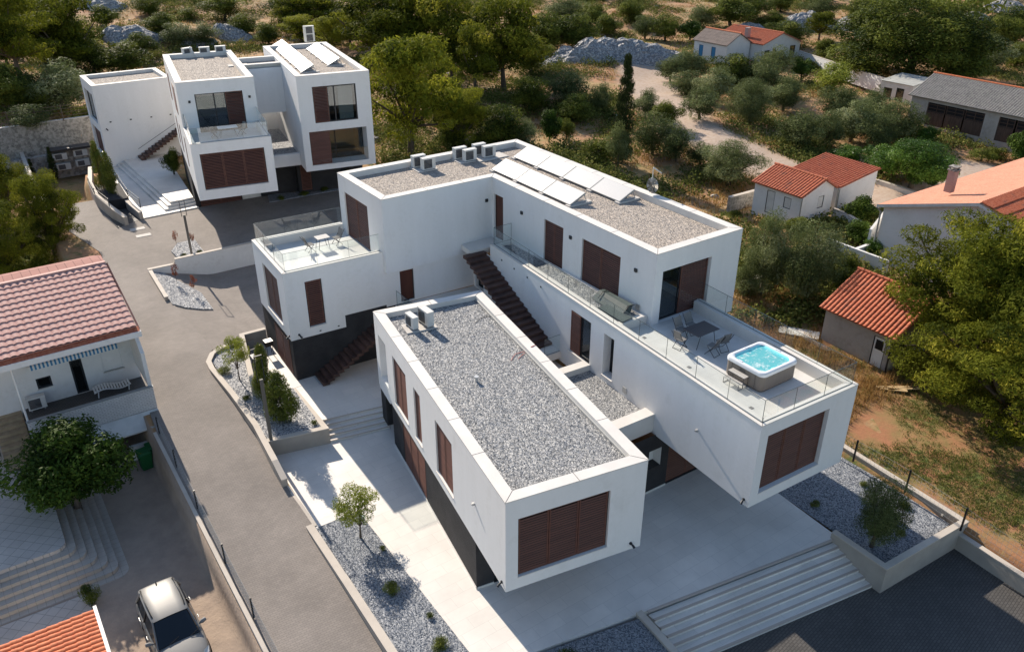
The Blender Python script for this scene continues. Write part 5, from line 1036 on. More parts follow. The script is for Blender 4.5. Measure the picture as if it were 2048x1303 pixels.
def basin_z(u, v):      # u,v in -1..1
    e = 1-max(abs(u), abs(v))**4; seat = -.22; foot = -.50
    z = seat*sst(0, .22, 1-abs(u)**2.6*1.0) if 0 else 0
    r = max(abs(u), abs(v)); z = lerp(0, seat, sst(1.0, .80, r)*1.0)
    if r < .8: z = seat
    k = sst(.56, .44, math.hypot(u*1.0+.05, (v-.05)*1.15)); z = lerp(z, foot, k)
    z += .10*sst(.15, .05, abs(u-v*.3))*sst(.5, .8, r)*sst(1.0, .85, r)
    return z
g = MB(); n_ = 34; vs = [(cx+(hx-.2)*(2*i/n_-1), cy+(hy-.2)*(2*j/n_-1), 7.395+basin_z(2*i/n_-1, 2*j/n_-1)) for j in range(n_+1) for i in range(n_+1)]
g.add(vs, [(j*(n_+1)+i, j*(n_+1)+i+1, (j+1)*(n_+1)+i+1, (j+1)*(n_+1)+i) for j in range(n_) for i in range(n_)], 0, True); bs = g.build('basin', M['basin'], HT)
rnd = random.Random(4)
for (u, v) in ((-.75, .3), (-.75, .05), (-.72, -.4), (.2, .78), (.42, .78), (.3, .72), (-.3, .78), (.75, .4), (.78, .1), (.1, -.78), (-.3, -.76), (.78, -.45)): x, y = cx+(hx-.2)*u, cy+(hy-.2)*v; g = MB(); g.tube([(x, y, 7.395+basin_z(u, v)+.01), (x, y, 7.395+basin_z(u, v)+.035)], .035, 10); g.build('jet', M['trim'], bs)
m = mat('tub_water', (.35, .85, .88), .04, spec=.5); n_t = m.node_tree; p_ = n_t.nodes['Principled BSDF']; o_ = n_t.nodes['Material Output']
tr = n_t.nodes.new('ShaderNodeBsdfTransparent'); tr.inputs[0].default_value = (.72, .98, 1, 1); gl = n_t.nodes.new('ShaderNodeBsdfGlossy'); gl.inputs[1].default_value = .05
nz = n_t.nodes.new('ShaderNodeTexNoise'); nz.inputs['Scale'].default_value = 3.2; nz.inputs['Detail'].default_value = 8; nz.inputs['Roughness'].default_value = .75; nz.inputs['Distortion'].default_value = 1.2; n_t.links.new(n_t.nodes['Texture Coordinate'].outputs['Object'], nz.inputs[0])
mr = n_t.nodes.new('ShaderNodeMapRange'); mr.inputs[1].default_value = .54; mr.inputs[2].default_value = .70; mr.inputs[4].default_value = .88; n_t.links.new(nz.outputs[0], mr.inputs[0])
df = n_t.nodes.new('ShaderNodeBsdfDiffuse'); df.inputs[0].default_value = (.55, .92, .95, 1); m1 = n_t.nodes.new('ShaderNodeMixShader'); m1.inputs[0].default_value = .10; n_t.links.new(tr.outputs[0], m1.inputs[1]); n_t.links.new(gl.outputs[0], m1.inputs[2])
mr.inputs[3].default_value = .50
fr_ = n_t.nodes.new('ShaderNodeValToRGB'); fr_.color_ramp.elements[0].position = .50; fr_.color_ramp.elements[0].color = (.20, .80, .88, 1); fr_.color_ramp.elements[1].position = .66; fr_.color_ramp.elements[1].color = (.88, .97, .98, 1); n_t.links.new(nz.outputs[0], fr_.inputs[0]); n_t.links.new(fr_.outputs[0], df.inputs[0])
m2 = n_t.nodes.new('ShaderNodeMixShader'); n_t.links.new(mr.outputs[0], m2.inputs[0]); n_t.links.new(m1.outputs[0], m2.inputs[1]); n_t.links.new(df.outputs[0], m2.inputs[2]); n_t.links.new(m2.outputs[0], o_.inputs[0])
bp = n_t.nodes.new('ShaderNodeBump'); bp.inputs['Strength'].default_value = .5; bp.inputs['Distance'].default_value = .03; n_t.links.new(nz.outputs[0], bp.inputs['Height']); n_t.links.new(bp.outputs[0], gl.inputs['Normal']); n_t.links.new(bp.outputs[0], df.inputs['Normal'])
g = MB(); g.add([(x, y, 7.345) for x, y in rr_(hx-.205, hy-.205, .25)], [tuple(range(28))]); g.build('water', m, HT)
for (x, y) in ((cx+.1, cy+hy-.12), (cx-hx+.12, cy+.3), (cx+hx-.12, cy)): g = MB(); g.box((x, y, 7.435), (.22 if abs(y-cy) > .8 else .08, .08 if abs(y-cy) > .8 else .22, .03)); g.build('headrest', M['shell'], HT)
ST_ = thing('tub_steps', 'two tread metal and slat steps leaning against the hot tub', 'steps', (12.1, .85, 6.52)); 
for k, (x, z) in enumerate(((11.98, 6.78), (12.24, 7.02))):
    for j in range(4): g = MB(); g.box((x-.12+j*.075, .85, z), (.055, .85, .02)); g.build('slat', M['slab'], ST_)
    for s in (-.40, .40): g = MB(); g.tube([(x-.14, .85+s, z-.01), (x-.14, .85+s, 6.53), (x+.14, .85+s, 6.53), (x+.14, .85+s, z-.01)], .014, 5); g.build('frame', M['dark'], ST_)
CV = thing('spa_cover', 'folded grey green hot tub cover lying on the narrow planter beside the glass', 'spa cover', (12.1, 8.6, 6.9)); M['cover'] = mat('cover_vinyl', (.075, .10, .095), .6, var=(.06, .08, .078), vscale=3)
g = MB(); A_ = [(11.75, 7.6, 6.90), (12.3, 7.6, 6.90), (12.3, 9.9, 6.90), (11.85, 9.9, 6.90), (12.2, 7.7, 7.30), (12.55, 7.7, 7.28), (12.55, 9.8, 7.26), (12.25, 9.8, 7.30)]; g.add(A_, [(3, 2, 1, 0), (0, 1, 5, 4), (4, 5, 6, 7), (7, 6, 2, 3), (0, 4, 7, 3), (1, 2, 6, 5)]); g.build('panel', M['cover'], CV)
g = MB(); g.prism([(11.3, 7.0), (12.0, 7.1), (11.98, 8.8), (11.32, 8.8)], 6.88, 7.02); g.build('panel', M['cover'], CV)
for y in (7.6, 9.5): g = MB(); g.tube([(11.9, y, 7.05), (12.2, y, 7.33), (12.55, y, 7.31)], .02, 5); g.build('strap', M['black_plastic'], CV)
CV.location = (12.1, 8.6, 6.9)
# ---- furniture
def make_chair(name='folding_chair', seatm=None, h=.92):
    t = thing(name, 'x', 'chair'); sm = seatm or M['chair']
    g = MB(); g.box((0, 0, .45), (.44, .42, .025)); g.build('seat', sm, t)
    g = MB(); g.obox((-.21, .19, .50), (.42, 0, 0), (0, .14, .44), (0, -.02, .012)); g.build('backrest', sm, t)
    for s in (-.225, .225):
        g = MB(); g.tube([(s, .42, h+.02), (s, .12, .45), (s, -.25, .0)], .015, 5); g.build('leg', M['chairf'], t)
        g = MB(); g.tube([(s*.92, -.18, .45), (s*.92, .26, .0)], .015, 5); g.build('leg', M['chairf'], t)
    for y in (-.25, .26): g = MB(); g.tube([(-.22, y, .015), (.22, y, .015)], .012, 5); g.build('crossbar', M['chairf'], t)
    return t
def make_table(label, loc, sx, sy, h, m, group=None, rz=0):
    t = thing('table', label, 'table', (0, 0, 0), group); g = MB(); g.box((0, 0, h-.015), (sx, sy, .03)); g.build('table_top', m, t)
    for s in (-1, 1):
        for q in (-1, 1): g = MB(); g.tube([(s*sx*.42, q*sy*.38, 0), (-s*sx*.1+s*sx*.12, q*sy*.38, h*.55), (s*sx*.42, q*sy*.38, h-.03)] if 0 else [(s*sx*.44, q*sy*.40, 0), (s*sx*.30, q*sy*.40, h-.03)], .016, 5); g.build('leg', M['chairf'], t)
    t.location = loc; t.rotation_euler.z = rz; return t
make_table('dark rectangular dining table on the terrace beside the hot tub', (13.5, 4.2, 6.505), 1.35, .95, .74, M['tabled'])
ch_ = make_chair(); used = False
CH = [((13.15, 5.05, 6.505), 0, 'grey folding chair behind the dark table, left of the two against the window'), ((13.85, 5.1, 6.505), 0, 'grey folding chair behind the dark table, right of the two nearest the brown shutter'),
      ((13.2, 3.15, 6.505), math.pi+.15, 'grey folding chair in front of the dark table, nearer the left glass'), ((13.85, 3.2, 6.505), math.pi-.2, 'grey folding chair in front of the dark table, nearer the hot tub'),
      ((12.45, 4.4, 6.505), 1.7, 'low grey folding chair at the left end of the dark table')]
for l, rz, lb in CH: o = place(ch_, used, l, rz, lb); used = True; o['group'] = 'folding chairs on the terraces'
make_table('pale bistro table on the small balcony', (3.85, 24.15, 6.505), .75, .6, .71, M['tablel'])
for l, rz, lb in (((3.05, 24.1, 6.505), -1.5+math.pi, 'thin framed folding chair left of the bistro table'), ((4.75, 24.2, 6.505), -1.45, 'thin framed folding chair right of the bistro table, by the shutters'),
    ((-1.0, 22.85, .575), math.pi, 'folding chair in front of the patio table beside the magnolia'), ((-.75, 24.75, .575), .2, 'folding chair behind the patio table in the walled corner'),
    ((4.1, 44.1, Z2(6.52)), 1.4, 'chair at the left of the rear villa balcony table'), ((6.1, 43.9, Z2(6.52)), -1.3, 'chair at the right of the rear villa balcony table')):
    o = place(ch_, True, l, rz, lb); o['group'] = 'folding chairs on the terraces'
make_table('white table in the narrow walled patio', (-.92, 23.5, .575), .75, .75, .74, M['white_plain'])
make_table('pale table behind the glass of the rear villa balcony', (5.1, 44.0, Z2(6.52)), 1.4, .8, .74, M['white_plain'], None, V2a)
t = thing('barbecue', 'small black barbecue cart against the charcoal wall of the patio', 'barbecue', (.05, 24.55, .57)); g = MB(); g.box((.05, 24.55, 1.35), (.42, .4, .28)); g.build('firebox', M['black_plastic'], t); g = MB(); g.box((.05, 24.55, 1.51), (.46, .44, .03)); g.build('lid', M['alu'], t)
for sx in (-.17, .17):
    for sy in (-.16, .16): g = MB(); g.tube([(.05+sx, 24.55+sy, .575), (.05+sx, 24.55+sy, 1.25)], .018, 5); g.build('leg', M['black_plastic'], t)
LG = thing('sun_lounger', 'white slatted plastic sun lounger on the balcony of the pink roofed house', 'sun lounger', (-8.4, 24.6, 1.1))
for k in range(13): g = MB(); x = -9.3+k*.14; g.box((x, 24.55, 1.48+.10*math.sin(k*.5)), (.09, .62, .03)); g.build('slat', M['white_plain'], LG)
for s in (-.3, .3): g = MB(); g.tube([(-9.35+i*.2, 24.55+s, 1.44+.10*math.sin(i*.2/.14*.5)) for i in range(10)], .035, 6); g.build('side_rail', M['white_plain'], LG)
for x in (-9.2, -7.7):
    for s in (-.3, .3): g = MB(); g.tube([(x, 24.55+s, 1.12), (x+.05, 24.55+s, 1.45)], .035, 6); g.build('leg', M['white_plain'], LG)
# ---- garden lamps
def make_lamp():
    t = thing('garden_lamp', 'x', 'garden lamp'); g = MB(); g.box((0, 0, 1.75), (.15, .10, 3.5)); g.build('post', mat('lamp_post', (.13, .12, .105), .6), t)
    g = MB(); [g.tube([(s, 0, 3.4), (s, 0, 4.75)], .022, 5) for s in (-.17, .17)]; g.box((0, 0, 4.76), (.40, .07, .04)); g.build('lamp_frame', M['dark'], t); return t
lm = make_lamp(); lm.location = (-3.02, 15.92, .86); lm['label'] = 'tall slim garden lamp in the pebble bed next to the magnolias'; lm['group'] = 'garden lamps'
l2 = copy_tree(lm); l2.location = (.05, 39.9, 1.44); l2.scale = (1, 1, .86); l2['label'] = 'tall slim garden lamp in the little island by the white drive wall'
# ---- bins
def make_bin():
    t = thing('wheelie_bin', 'x', 'bin'); g = MB(); b = .24; tp = .29; P0 = [(-b, -b), (b, -b), (b, b), (-b, b)]; P1 = [(-tp, -tp), (tp, -tp), (tp, tp), (-tp, tp)]
    g.add([(*p, .06) for p in P0]+[(*p, .98) for p in P1], [(3, 2, 1, 0), (0, 1, 5, 4), (1, 2, 6, 5), (2, 3, 7, 6), (3, 0, 4, 7)]); g.build('body', M['green_bin'], t)
    g = MB(); g.add([(-.31, -.32, .98), (.31, -.32, .98), (.31, .32, 1.0), (-.31, .32, 1.0), (-.27, -.27, 1.05), (.27, -.27, 1.05), (.27, .3, 1.08), (-.27, .3, 1.08)], [(0, 1, 5, 4), (1, 2, 6, 5), (2, 3, 7, 6), (3, 0, 4, 7), (4, 5, 6, 7), (3, 2, 1, 0)]); g.build('lid', M['green_bin'], t)
    for s in (-.2, .2): g = MB(); g.tube([(s-.03, .26, .1), (s+.03, .26, .1)], .1, 10); g.build('wheel', M['tyre'], t)
    return t
bn = make_bin(); bn.location = (-8.2, 20.45, -1.43); bn.rotation_euler.z = .1; bn['label'] = 'green wheelie bin nearer the fig tree'; bn['group'] = 'green bins by the wall'
b2 = copy_tree(bn); b2.location = (-7.72, 20.5, -1.43) if 0 else (-7.75-.0, 20.75, -1.43); b2.location.x = -7.72; b2.rotation_euler.z = -.05; b2['label'] = 'green wheelie bin nearer the road wall'

# ================================================================ car
def make_car(loc, rz):
    t = thing('parked_car', 'silver estate SUV parked in the yard at the bottom left, front cut by the frame', 'car', (0, 0, 0))
    # x across, y forward ( +y = front )
    st = [(-2.25, .62, .60, .70), (-2.2, .80, .52, .95), (-1.95, .90, .40, 1.00), (-1.2, .94, .34, 1.02), (0, .945, .34, 1.00), (.9, .94, .34, .98), (1.2, .93, .34, .97), (1.75, .90, .38, .90), (2.15, .80, .45, .80), (2.30, .55, .52, .70)]
    g = MB(); prof = lambda w_, z0, z1: [(-w_*.90, z0), (-w_, z0+.15), (-w_, (z0+z1)/2), (-w_*.97, z1-.10), (-w_*.88, z1-.01), (-w_*.5, z1+.05), (0, z1+.06), (w_*.5, z1+.05), (w_*.88, z1-.01), (w_*.97, z1-.10), (w_, (z0+z1)/2), (w_, z0+.15), (w_*.90, z0)]
    R = [[(x, y, z) for x, z in prof(w_, z0, z1)] for y, w_, z0, z1 in st]; N = 13; vs = sum(R, [])
    fs = [(k*N+i, k*N+(i+1) % N, (k+1)*N+(i+1) % N, (k+1)*N+i) for k in range(len(st)-1) for i in range(N)]; fs = [f[::-1] for f in fs]+[tuple(range(N)), tuple(range((len(st)-1)*N, len(st)*N))[::-1]]
    g.add(vs, fs, 0, True); body = g.build('body', M['silver'], t)
    md = body.modifiers.new('s', 'SUBSURF'); md.levels = 2; md.render_levels = 2
    # greenhouse: dark glass volume, roof panel on top
    gh = [(-2.08, .76, .99, .60, 1.22), (-1.80, .84, 1.0, .64, 1.52), (-1.2, .86, 1.0, .66, 1.60), (-.2, .86, 1.0, .66, 1.62), (.25, .85, 1.0, .63, 1.55), (1.12, .80, 1.0, .74, 1.05)]
    g = MB(); R = [[(-a, y, z0), (-b, y, z1-.05), (-b*.8, y, z1-.01), (0, y, z1), (b*.8, y, z1-.01), (b, y, z1-.05), (a, y, z0)] for y, a, z0, b, z1 in gh]; N = 7; vs = sum(R, [])
    fs = [(k*N+i, (k+1)*N+i, (k+1)*N+i+1, k*N+i+1) for k in range(len(gh)-1) for i in range(N-1)]+[tuple(range(N)), tuple(range((len(gh)-1)*N, len(gh)*N))[::-1]]
    g.add(vs, fs, 0, False); g.build('windows', M['carglass'], t)
    rf = [(-2.05, .60, 1.30), (-1.92, .66, 1.46), (-1.75, .67, 1.555), (-1.2, .69, 1.625), (-.3, .69, 1.64), (.12, .67, 1.59), (.24, .65, 1.565)]
    g = MB(); R = [[(-b*1.03, y, z-.07), (-b*.94, y, z-.01), (-b*.5, y, z+.012), (0, y, z+.02), (b*.5, y, z+.012), (b*.94, y, z-.01), (b*1.03, y, z-.07)] for y, b, z in rf]; vs = sum(R, [])
    g.add(vs, [(k*7+i, k*7+i+1, (k+1)*7+i+1, (k+1)*7+i) for k in range(len(rf)-1) for i in range(6)], 0, True); g.build('roof', M['silver'], t)
    for s in (-1, 1):
        g = MB(); g.tube([(s*.60, -1.7, 1.57), (s*.625, -1.62, 1.66), (s*.64, -.8, 1.71), (s*.62, -.1, 1.66), (s*.60, .02, 1.60)], .022, 6); g.build('roof_rail', M['black_plastic'], t)
        for y0, y1 in ((.22, 1.14), ): g = MB(); g.tube([(s*.655, y0, 1.555), (s*.80, y1, 1.03)], .035, 6); g.build('pillar', M['silver'], t)
        g = MB(); g.tube([(s*.665, -.55, 1.57), (s*.87, -.6, 1.0)], .03, 6); g.build('pillar', M['black_plastic'], t)
        g = MB(); g.tube([(s*.655, -1.55, 1.55), (s*.86, -1.8, 1.0)], .05, 6); g.build('pillar', M['silver'], t)
        g = MB(); g.tube([(s*.84, .72, 1.02), (s*.98, .70, 1.06), (s*1.12, .66, 1.07)], [.03, .09, .075], 8); mi_ = g.build('wing_mirror', M['acg'], t)
        for y in (-.95, .15): g = MB(); g.tube([(s*.955, y-.1, .86), (s*.975, y, .87), (s*.955, y+.1, .86)], .02, 5); g.build('door_handle', M['alu'], t)
        for y in (-1.38, 1.38):
            g = MB(); g.tube([(s*.70, y, .34), (s*.93, y, .34)], .345, 20); wh = g.build('wheel', M['tyre'], t); g = MB(); g.tube([(s*.90, y, .34), (s*.945, y, .34)], .22, 14); g.build('rim', M['alu'], wh)
        g = MB(); g.add([(s*.45, 2.24, .78), (s*.78, 2.1, .84), (s*.84, 1.86, .92), (s*.62, 2.0, .93)], [(0, 1, 2, 3)]); g.build('headlight', M['acw'], t)
    g = MB(); g.add([(0, -1.62, 1.60), (-.035, -1.70, 1.60), (.035, -1.70, 1.60), (0, -1.72, 1.72)], [(0, 1, 3), (0, 3, 2), (1, 2, 3)]); g.build('antenna', M['black_plastic'], t)
    for s in (-.4, .4): g = MB(); g.tube([(s, 1.16, 1.05), (s-.42, 1.02, 1.13)], .012, 4); g.build('wiper', M['black_plastic'], t)
    t.location = loc; t.rotation_euler.z = rz; return t
make_car((-9.95, 8.45, -1.43), math.pi+.02)

# ================================================================ vegetation
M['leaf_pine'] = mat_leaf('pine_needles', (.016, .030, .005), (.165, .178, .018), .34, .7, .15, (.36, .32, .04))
M['leaf_pine2'] = mat_leaf('lit_pine_needles', (.05, .072, .008), (.29, .29, .028), .38, .7, .15, (.27, .27, .06))  # brighter copy of the pine needles, sunlit tone put into the colour
M['leaf_olive'] = mat_leaf('olive_leaves', (.035, .052, .014), (.175, .205, .075), .3, .6, .25, (.30, .32, .17))
M['leaf_ever'] = mat_leaf('evergreen_leaves', (.022, .040, .008), (.155, .178, .028), .33, .6, .25, (.24, .26, .06))
M['leaf_fig'] = mat_leaf('broad_leaves', (.015, .032, .006), (.075, .125, .016), .25, .6, .3, (.17, .23, .04))
M['leaf_citrus'] = mat_leaf('citrus_leaves', (.025, .06, .010), (.09, .165, .02), .25, .4, .4, (.18, .27, .04))
M['leaf_cyp'] = mat_leaf('cypress_leaves', (.022, .032, .012), (.06, .075, .024), .1, .8, .1)
M['leaf_mag'] = mat_leaf('glossy_leaves', (.05, .065, .012), (.17, .20, .03), .2, .3, .5, (.34, .22, .06))
M['leaf_yel'] = mat_leaf('yellow_green_leaves', (.10, .13, .02), (.30, .33, .05), .35, .5, .3, (.42, .42, .08))
M['leaf_red'] = mat_leaf('reddish_leaves', (.10, .03, .02), (.30, .10, .05), .3, .5, .3)
M['grass_dry'] = mat_leaf('dry_grass', (.25, .145, .05), (.42, .27, .11), .3, .9, .1, (.15, .16, .04))
M['grass_green'] = mat_leaf('green_weeds', (.075, .095, .022), (.19, .20, .05), .25, .7, .15, (.33, .26, .11))

def leaf_mesh(name, blobs, n, size, aspect, m, seed, up=.0, droop=0, tri=False, fill=.75, tintv=.35, zsq=1.):
    """blobs: (x,y,z,r,tint). leaves are scattered over each blob's shell"""
    r = np.random.default_rng(seed); B = np.array(blobs); wgt = B[:, 3]**2; wgt /= wgt.sum(); idx = r.choice(len(B), n, p=wgt)
    d = r.normal(size=(n, 3)); d /= np.linalg.norm(d, axis=1)[:, None]
    rad = B[idx, 3]*(1-(1-fill)*r.random(n)**1.0-.25*(r.random(n) < .2)*r.random(n)); bump = 1+.22*np.sin(d[:, 0]*7+idx)*np.cos(d[:, 1]*6+idx*2)
    c = B[idx, :3]+d*np.array([1, 1, zsq])*(rad*bump)[:, None]
    nrm = d*.8+r.normal(size=(n, 3))*.55; nrm[:, 2] += up; nrm /= np.linalg.norm(nrm, axis=1)[:, None]
    t = np.cross(nrm, r.normal(size=(n, 3))); t /= np.linalg.norm(t, axis=1)[:, None]; b = np.cross(nrm, t)
    s = size*(.6+.8*r.random(n)); a = (t*(s*aspect)[:, None]); bb = b*s[:, None]
    V = np.empty((n, 4, 3)); V[:, 0] = c-bb; V[:, 1] = c-bb*.1+a*.5; V[:, 2] = c+bb; V[:, 3] = c-bb*.1-a*.5
    V = V.reshape(-1, 3); V[:, 2] = np.maximum(V[:, 2], .0)
    me = bpy.data.meshes.new(name); me.vertices.add(4*n); me.vertices.foreach_set('co', V.ravel()); me.loops.add(4*n); me.loops.foreach_set('vertex_index', np.arange(4*n, dtype=np.int32))
    me.polygons.add(n); me.polygons.foreach_set('loop_start', np.arange(0, 4*n, 4, dtype=np.int32)); me.polygons.foreach_set('loop_total', np.full(n, 4, dtype=np.int32))
    at = me.attributes.new('tint', 'FLOAT', 'FACE'); at.data.foreach_set('value', np.clip(B[idx, 4]*.75+.12+(r.random(n)-.5)*tintv, 0, 1).astype(np.float32))
    me.update(calc_edges=True); me.materials.append(m); return me
def blobs_for(kind, rd):
    out = []; R = rd.random
    if kind in ('pine', 'pine2', 'bigpine'):
        n = 34 if kind != 'bigpine' else 90
        for i in range(n):
            a = R()*6.283; h = R()**.8; rr = (.40-.16*max(0, h-.35)*1.5)*math.sqrt(R())*(1 if h > .2 else .85)
            z = (.26 if kind != 'bigpine' else .13)+(.62 if kind != 'bigpine' else .75)*h; out.append((rr*math.cos(a), rr*math.sin(a), z, (.105+.07*R())*(1 if kind != 'bigpine' else .66), R()))
        for i in range(4): out.append((.14*(R()-.5), .14*(R()-.5), .40+.14*i, .20, R()))
        for i in range(9 if kind != 'bigpine' else 26): a = i*.7+R(); z = .3+.45*R(); rr = .36+.07*R(); out.append((rr*math.cos(a), rr*math.sin(a), z, .07+.03*R(), R()))
    elif kind in ('olive', 'ever', 'fig', 'citrus', 'yel'):
        lo = .12 if kind in ('olive', 'yel') else .04
        for i in range(30):
            u = R()*2-1; a = R()*6.283; k = math.sqrt(1-u*u); rr = .37*(.35+.65*R()); z = .50+.37*u*(.5+.5*R())
            out.append((rr*k*math.cos(a), rr*k*math.sin(a), max(lo+.05, z), .11+.08*R(), R()))
        for i in range(3): out.append((.1*(R()-.5), .1*(R()-.5), .5+.2*(R()-.5), .24, R()))
    elif kind == 'dome':
        for i in range(150):
            u = R()*1.5-.5; a = R()*6.283; k = math.sqrt(max(0, 1-u*u)); rr = .40*(.72+.28*R()); out.append((rr*k*math.cos(a), rr*k*math.sin(a), .36+.52*u*(.8+.2*R()) if u > 0 else .34+.4*u, .07+.05*R(), R()))
        for i in range(5): out.append((.2*(R()-.5), .2*(R()-.5), .45+.3*(R()-.5), .3, R()))
    elif kind == 'shrub':
        for i in range(16): a = R()*6.283; rr = .36*math.sqrt(R()); out.append((rr*math.cos(a), rr*math.sin(a), .15+.55*R()*(1-rr), .16+.10*R(), R()))
    elif kind == 'cyp':
        for i in range(170): h = R(); w_ = .30*(1-h**3)*min(1, .5+h*4); a = R()*6.283; rr = w_*math.sqrt(R()); out.append((rr*math.cos(a), rr*math.sin(a), .05+.92*h, .12, R()))
    elif kind == 'mag':
        for i in range(40): h = R(); w_ = .34*(1-h)**.6*min(1, .4+h*5)*math.sqrt(R()); a = R()*6.283; out.append((w_*math.cos(a), w_*math.sin(a), .10+.82*h, .12+.06*(1-h), R()))
    elif kind in ('young', 'red'):
        for i in range(22): u = R()*2-1; a = R()*6.283; k = math.sqrt(1-u*u); out.append((.37*k*math.cos(a)*R()**.4, .37*k*math.sin(a)*R()**.4, .66+.24*u+.06*R(), .05+.09*R(), R()))
    return out
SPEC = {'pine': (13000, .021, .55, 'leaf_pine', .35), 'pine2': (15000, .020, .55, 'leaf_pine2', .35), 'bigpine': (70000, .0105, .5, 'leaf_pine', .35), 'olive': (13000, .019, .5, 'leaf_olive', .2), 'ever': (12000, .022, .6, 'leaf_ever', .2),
        'fig': (9000, .026, .9, 'leaf_fig', .5), 'citrus': (13000, .021, .7, 'leaf_citrus', .4), 'yel': (7000, .024, .6, 'leaf_yel', .3), 'shrub': (3600, .035, .5, 'leaf_ever', .3), 'cyp': (14000, .022, .5, 'leaf_cyp', .6),
        'mag': (4600, .038, .55, 'leaf_mag', .2), 'red': (420, .05, .5, 'leaf_red', .2), 'young': (2600, .026, .6, 'leaf_yel', .2), 'dome': (70000, .0115, .6, 'leaf_ever', .35)}
PROTO = {}
def get_proto(kind, v, hi=False):
    key = (kind, v, hi)
    if key in PROTO: return PROTO[key]
    rd = random.Random(hash((kind, v)) % 1000 if 0 else sum(map(ord, kind))*7+v*131); bl = blobs_for(kind, rd); n, s, asp, mm, up = SPEC[kind]
    if hi and kind not in ('bigpine', 'dome'): n = int(n*2.6); s *= .63
    zs = 2.2 if kind == 'cyp' else (.55 if kind in ('pine', 'pine2', 'bigpine') else .8)
    if kind == 'cyp': zs = .25
    crown = leaf_mesh(kind+'_crown', bl, n, s, asp, M[mm], v+5, up, zsq=zs)
    g = MB(); top = .55 if kind not in ('mag', 'cyp', 'red') else .9; tr = .028 if kind not in ('mag', 'cyp', 'red', 'young') else .014
    bx, by = rd.uniform(-.04, .04), rd.uniform(-.04, .04); mid = (bx*.5, by*.5, top*.45)
    g.tube([(0, 0, -.03), (bx*.3, by*.3, top*.2), mid, (bx, by, top)], [tr*1.35, tr, tr*.8, tr*.5], 7)
    for b in rd.sample(bl, min(len(bl), 9 if kind != 'bigpine' else 22) if kind != 'dome' else 10):
        g.tube([mid, ((mid[0]+b[0])/2+rd.uniform(-.03, .03), (mid[1]+b[1])/2+rd.uniform(-.03, .03), (mid[2]+b[2])/2), (b[0], b[1], b[2])], [tr*.55, tr*.35, tr*.12], 5)
    me = bpy.data.meshes.new('trunk'); me.from_pydata(g.v, [], g.f); me.polygons.foreach_set('use_smooth', [True]*len(g.f)); me.materials.append(M['olive_bark'])
    PROTO[key] = (me, crown); return PROTO[key]
CATS = {'pine': ('pine_tree', 'pine tree'), 'pine2': ('pine_tree', 'pine tree'), 'bigpine': ('pine_tree', 'pine tree'), 'dome': ('pine_tree', 'pine tree'), 'olive': ('olive_tree', 'olive tree'), 'ever': ('evergreen_bush', 'bush'), 'fig': ('fig_tree', 'fig tree'), 'citrus': ('citrus_tree', 'citrus tree'),
        'yel': ('almond_tree', 'tree'), 'shrub': ('shrub', 'shrub'), 'cyp': ('cypress', 'cypress'), 'mag': ('magnolia', 'magnolia'), 'red': ('sapling', 'sapling'), 'young': ('young_tree', 'young tree')}
cnt = [0]
def tree(kind, loc, w_, h_, label, hi=False, rz=None, group=None, v=None):
    cnt[0] += 1; rd = random.Random(cnt[0]*17); nm, cat = CATS[kind]; v = cnt[0] % 4 if v is None else v
    tr, cr = get_proto(kind, v, hi)
    t = thing(nm, label, cat, loc, group, rd.random()*6.28 if rz is None else rz); t.scale = (w_, w_, h_)
    for nm_, me in (('trunk', tr), ('crown', cr)): o = bpy.data.objects.new(nm_, me); col.objects.link(o); o.parent = t
    return t
def tpx(kind, cx, top, base, wpx, label, hi=False, bx=None, z=None, **k):
    """crown centre column cx, top and ground rows in the photograph, crown width in photo pixels"""
    q = GT(cx if bx is None else bx, base) if z is None else G(cx if bx is None else bx, base, z)
    dist = (q-CAM).length; w_ = wpx*dist/FPX*{'pine': 1.2, 'pine2': 1.06, 'ever': 1.15, 'olive': 1.1, 'dome': 1.12, 'shrub': 1.2, 'cyp': .8, 'fig': 1.0}.get(kind, 1.1)
    lo, hi_ = .3, 60.
    for i in range(30):
        h_ = (lo+hi_)/2; d = q+Vector((0, 0, h_*.97))-CAM; v = _Rm.transposed() @ d; py = 651.5-FPX*v.y/-v.z
        if py > top: lo = h_
        else: hi_ = h_
    h_ = (lo+hi_)/2
    return tree(kind, (q.x, q.y, q.z-.05), w_*1.0, h_, label, hi, **k)
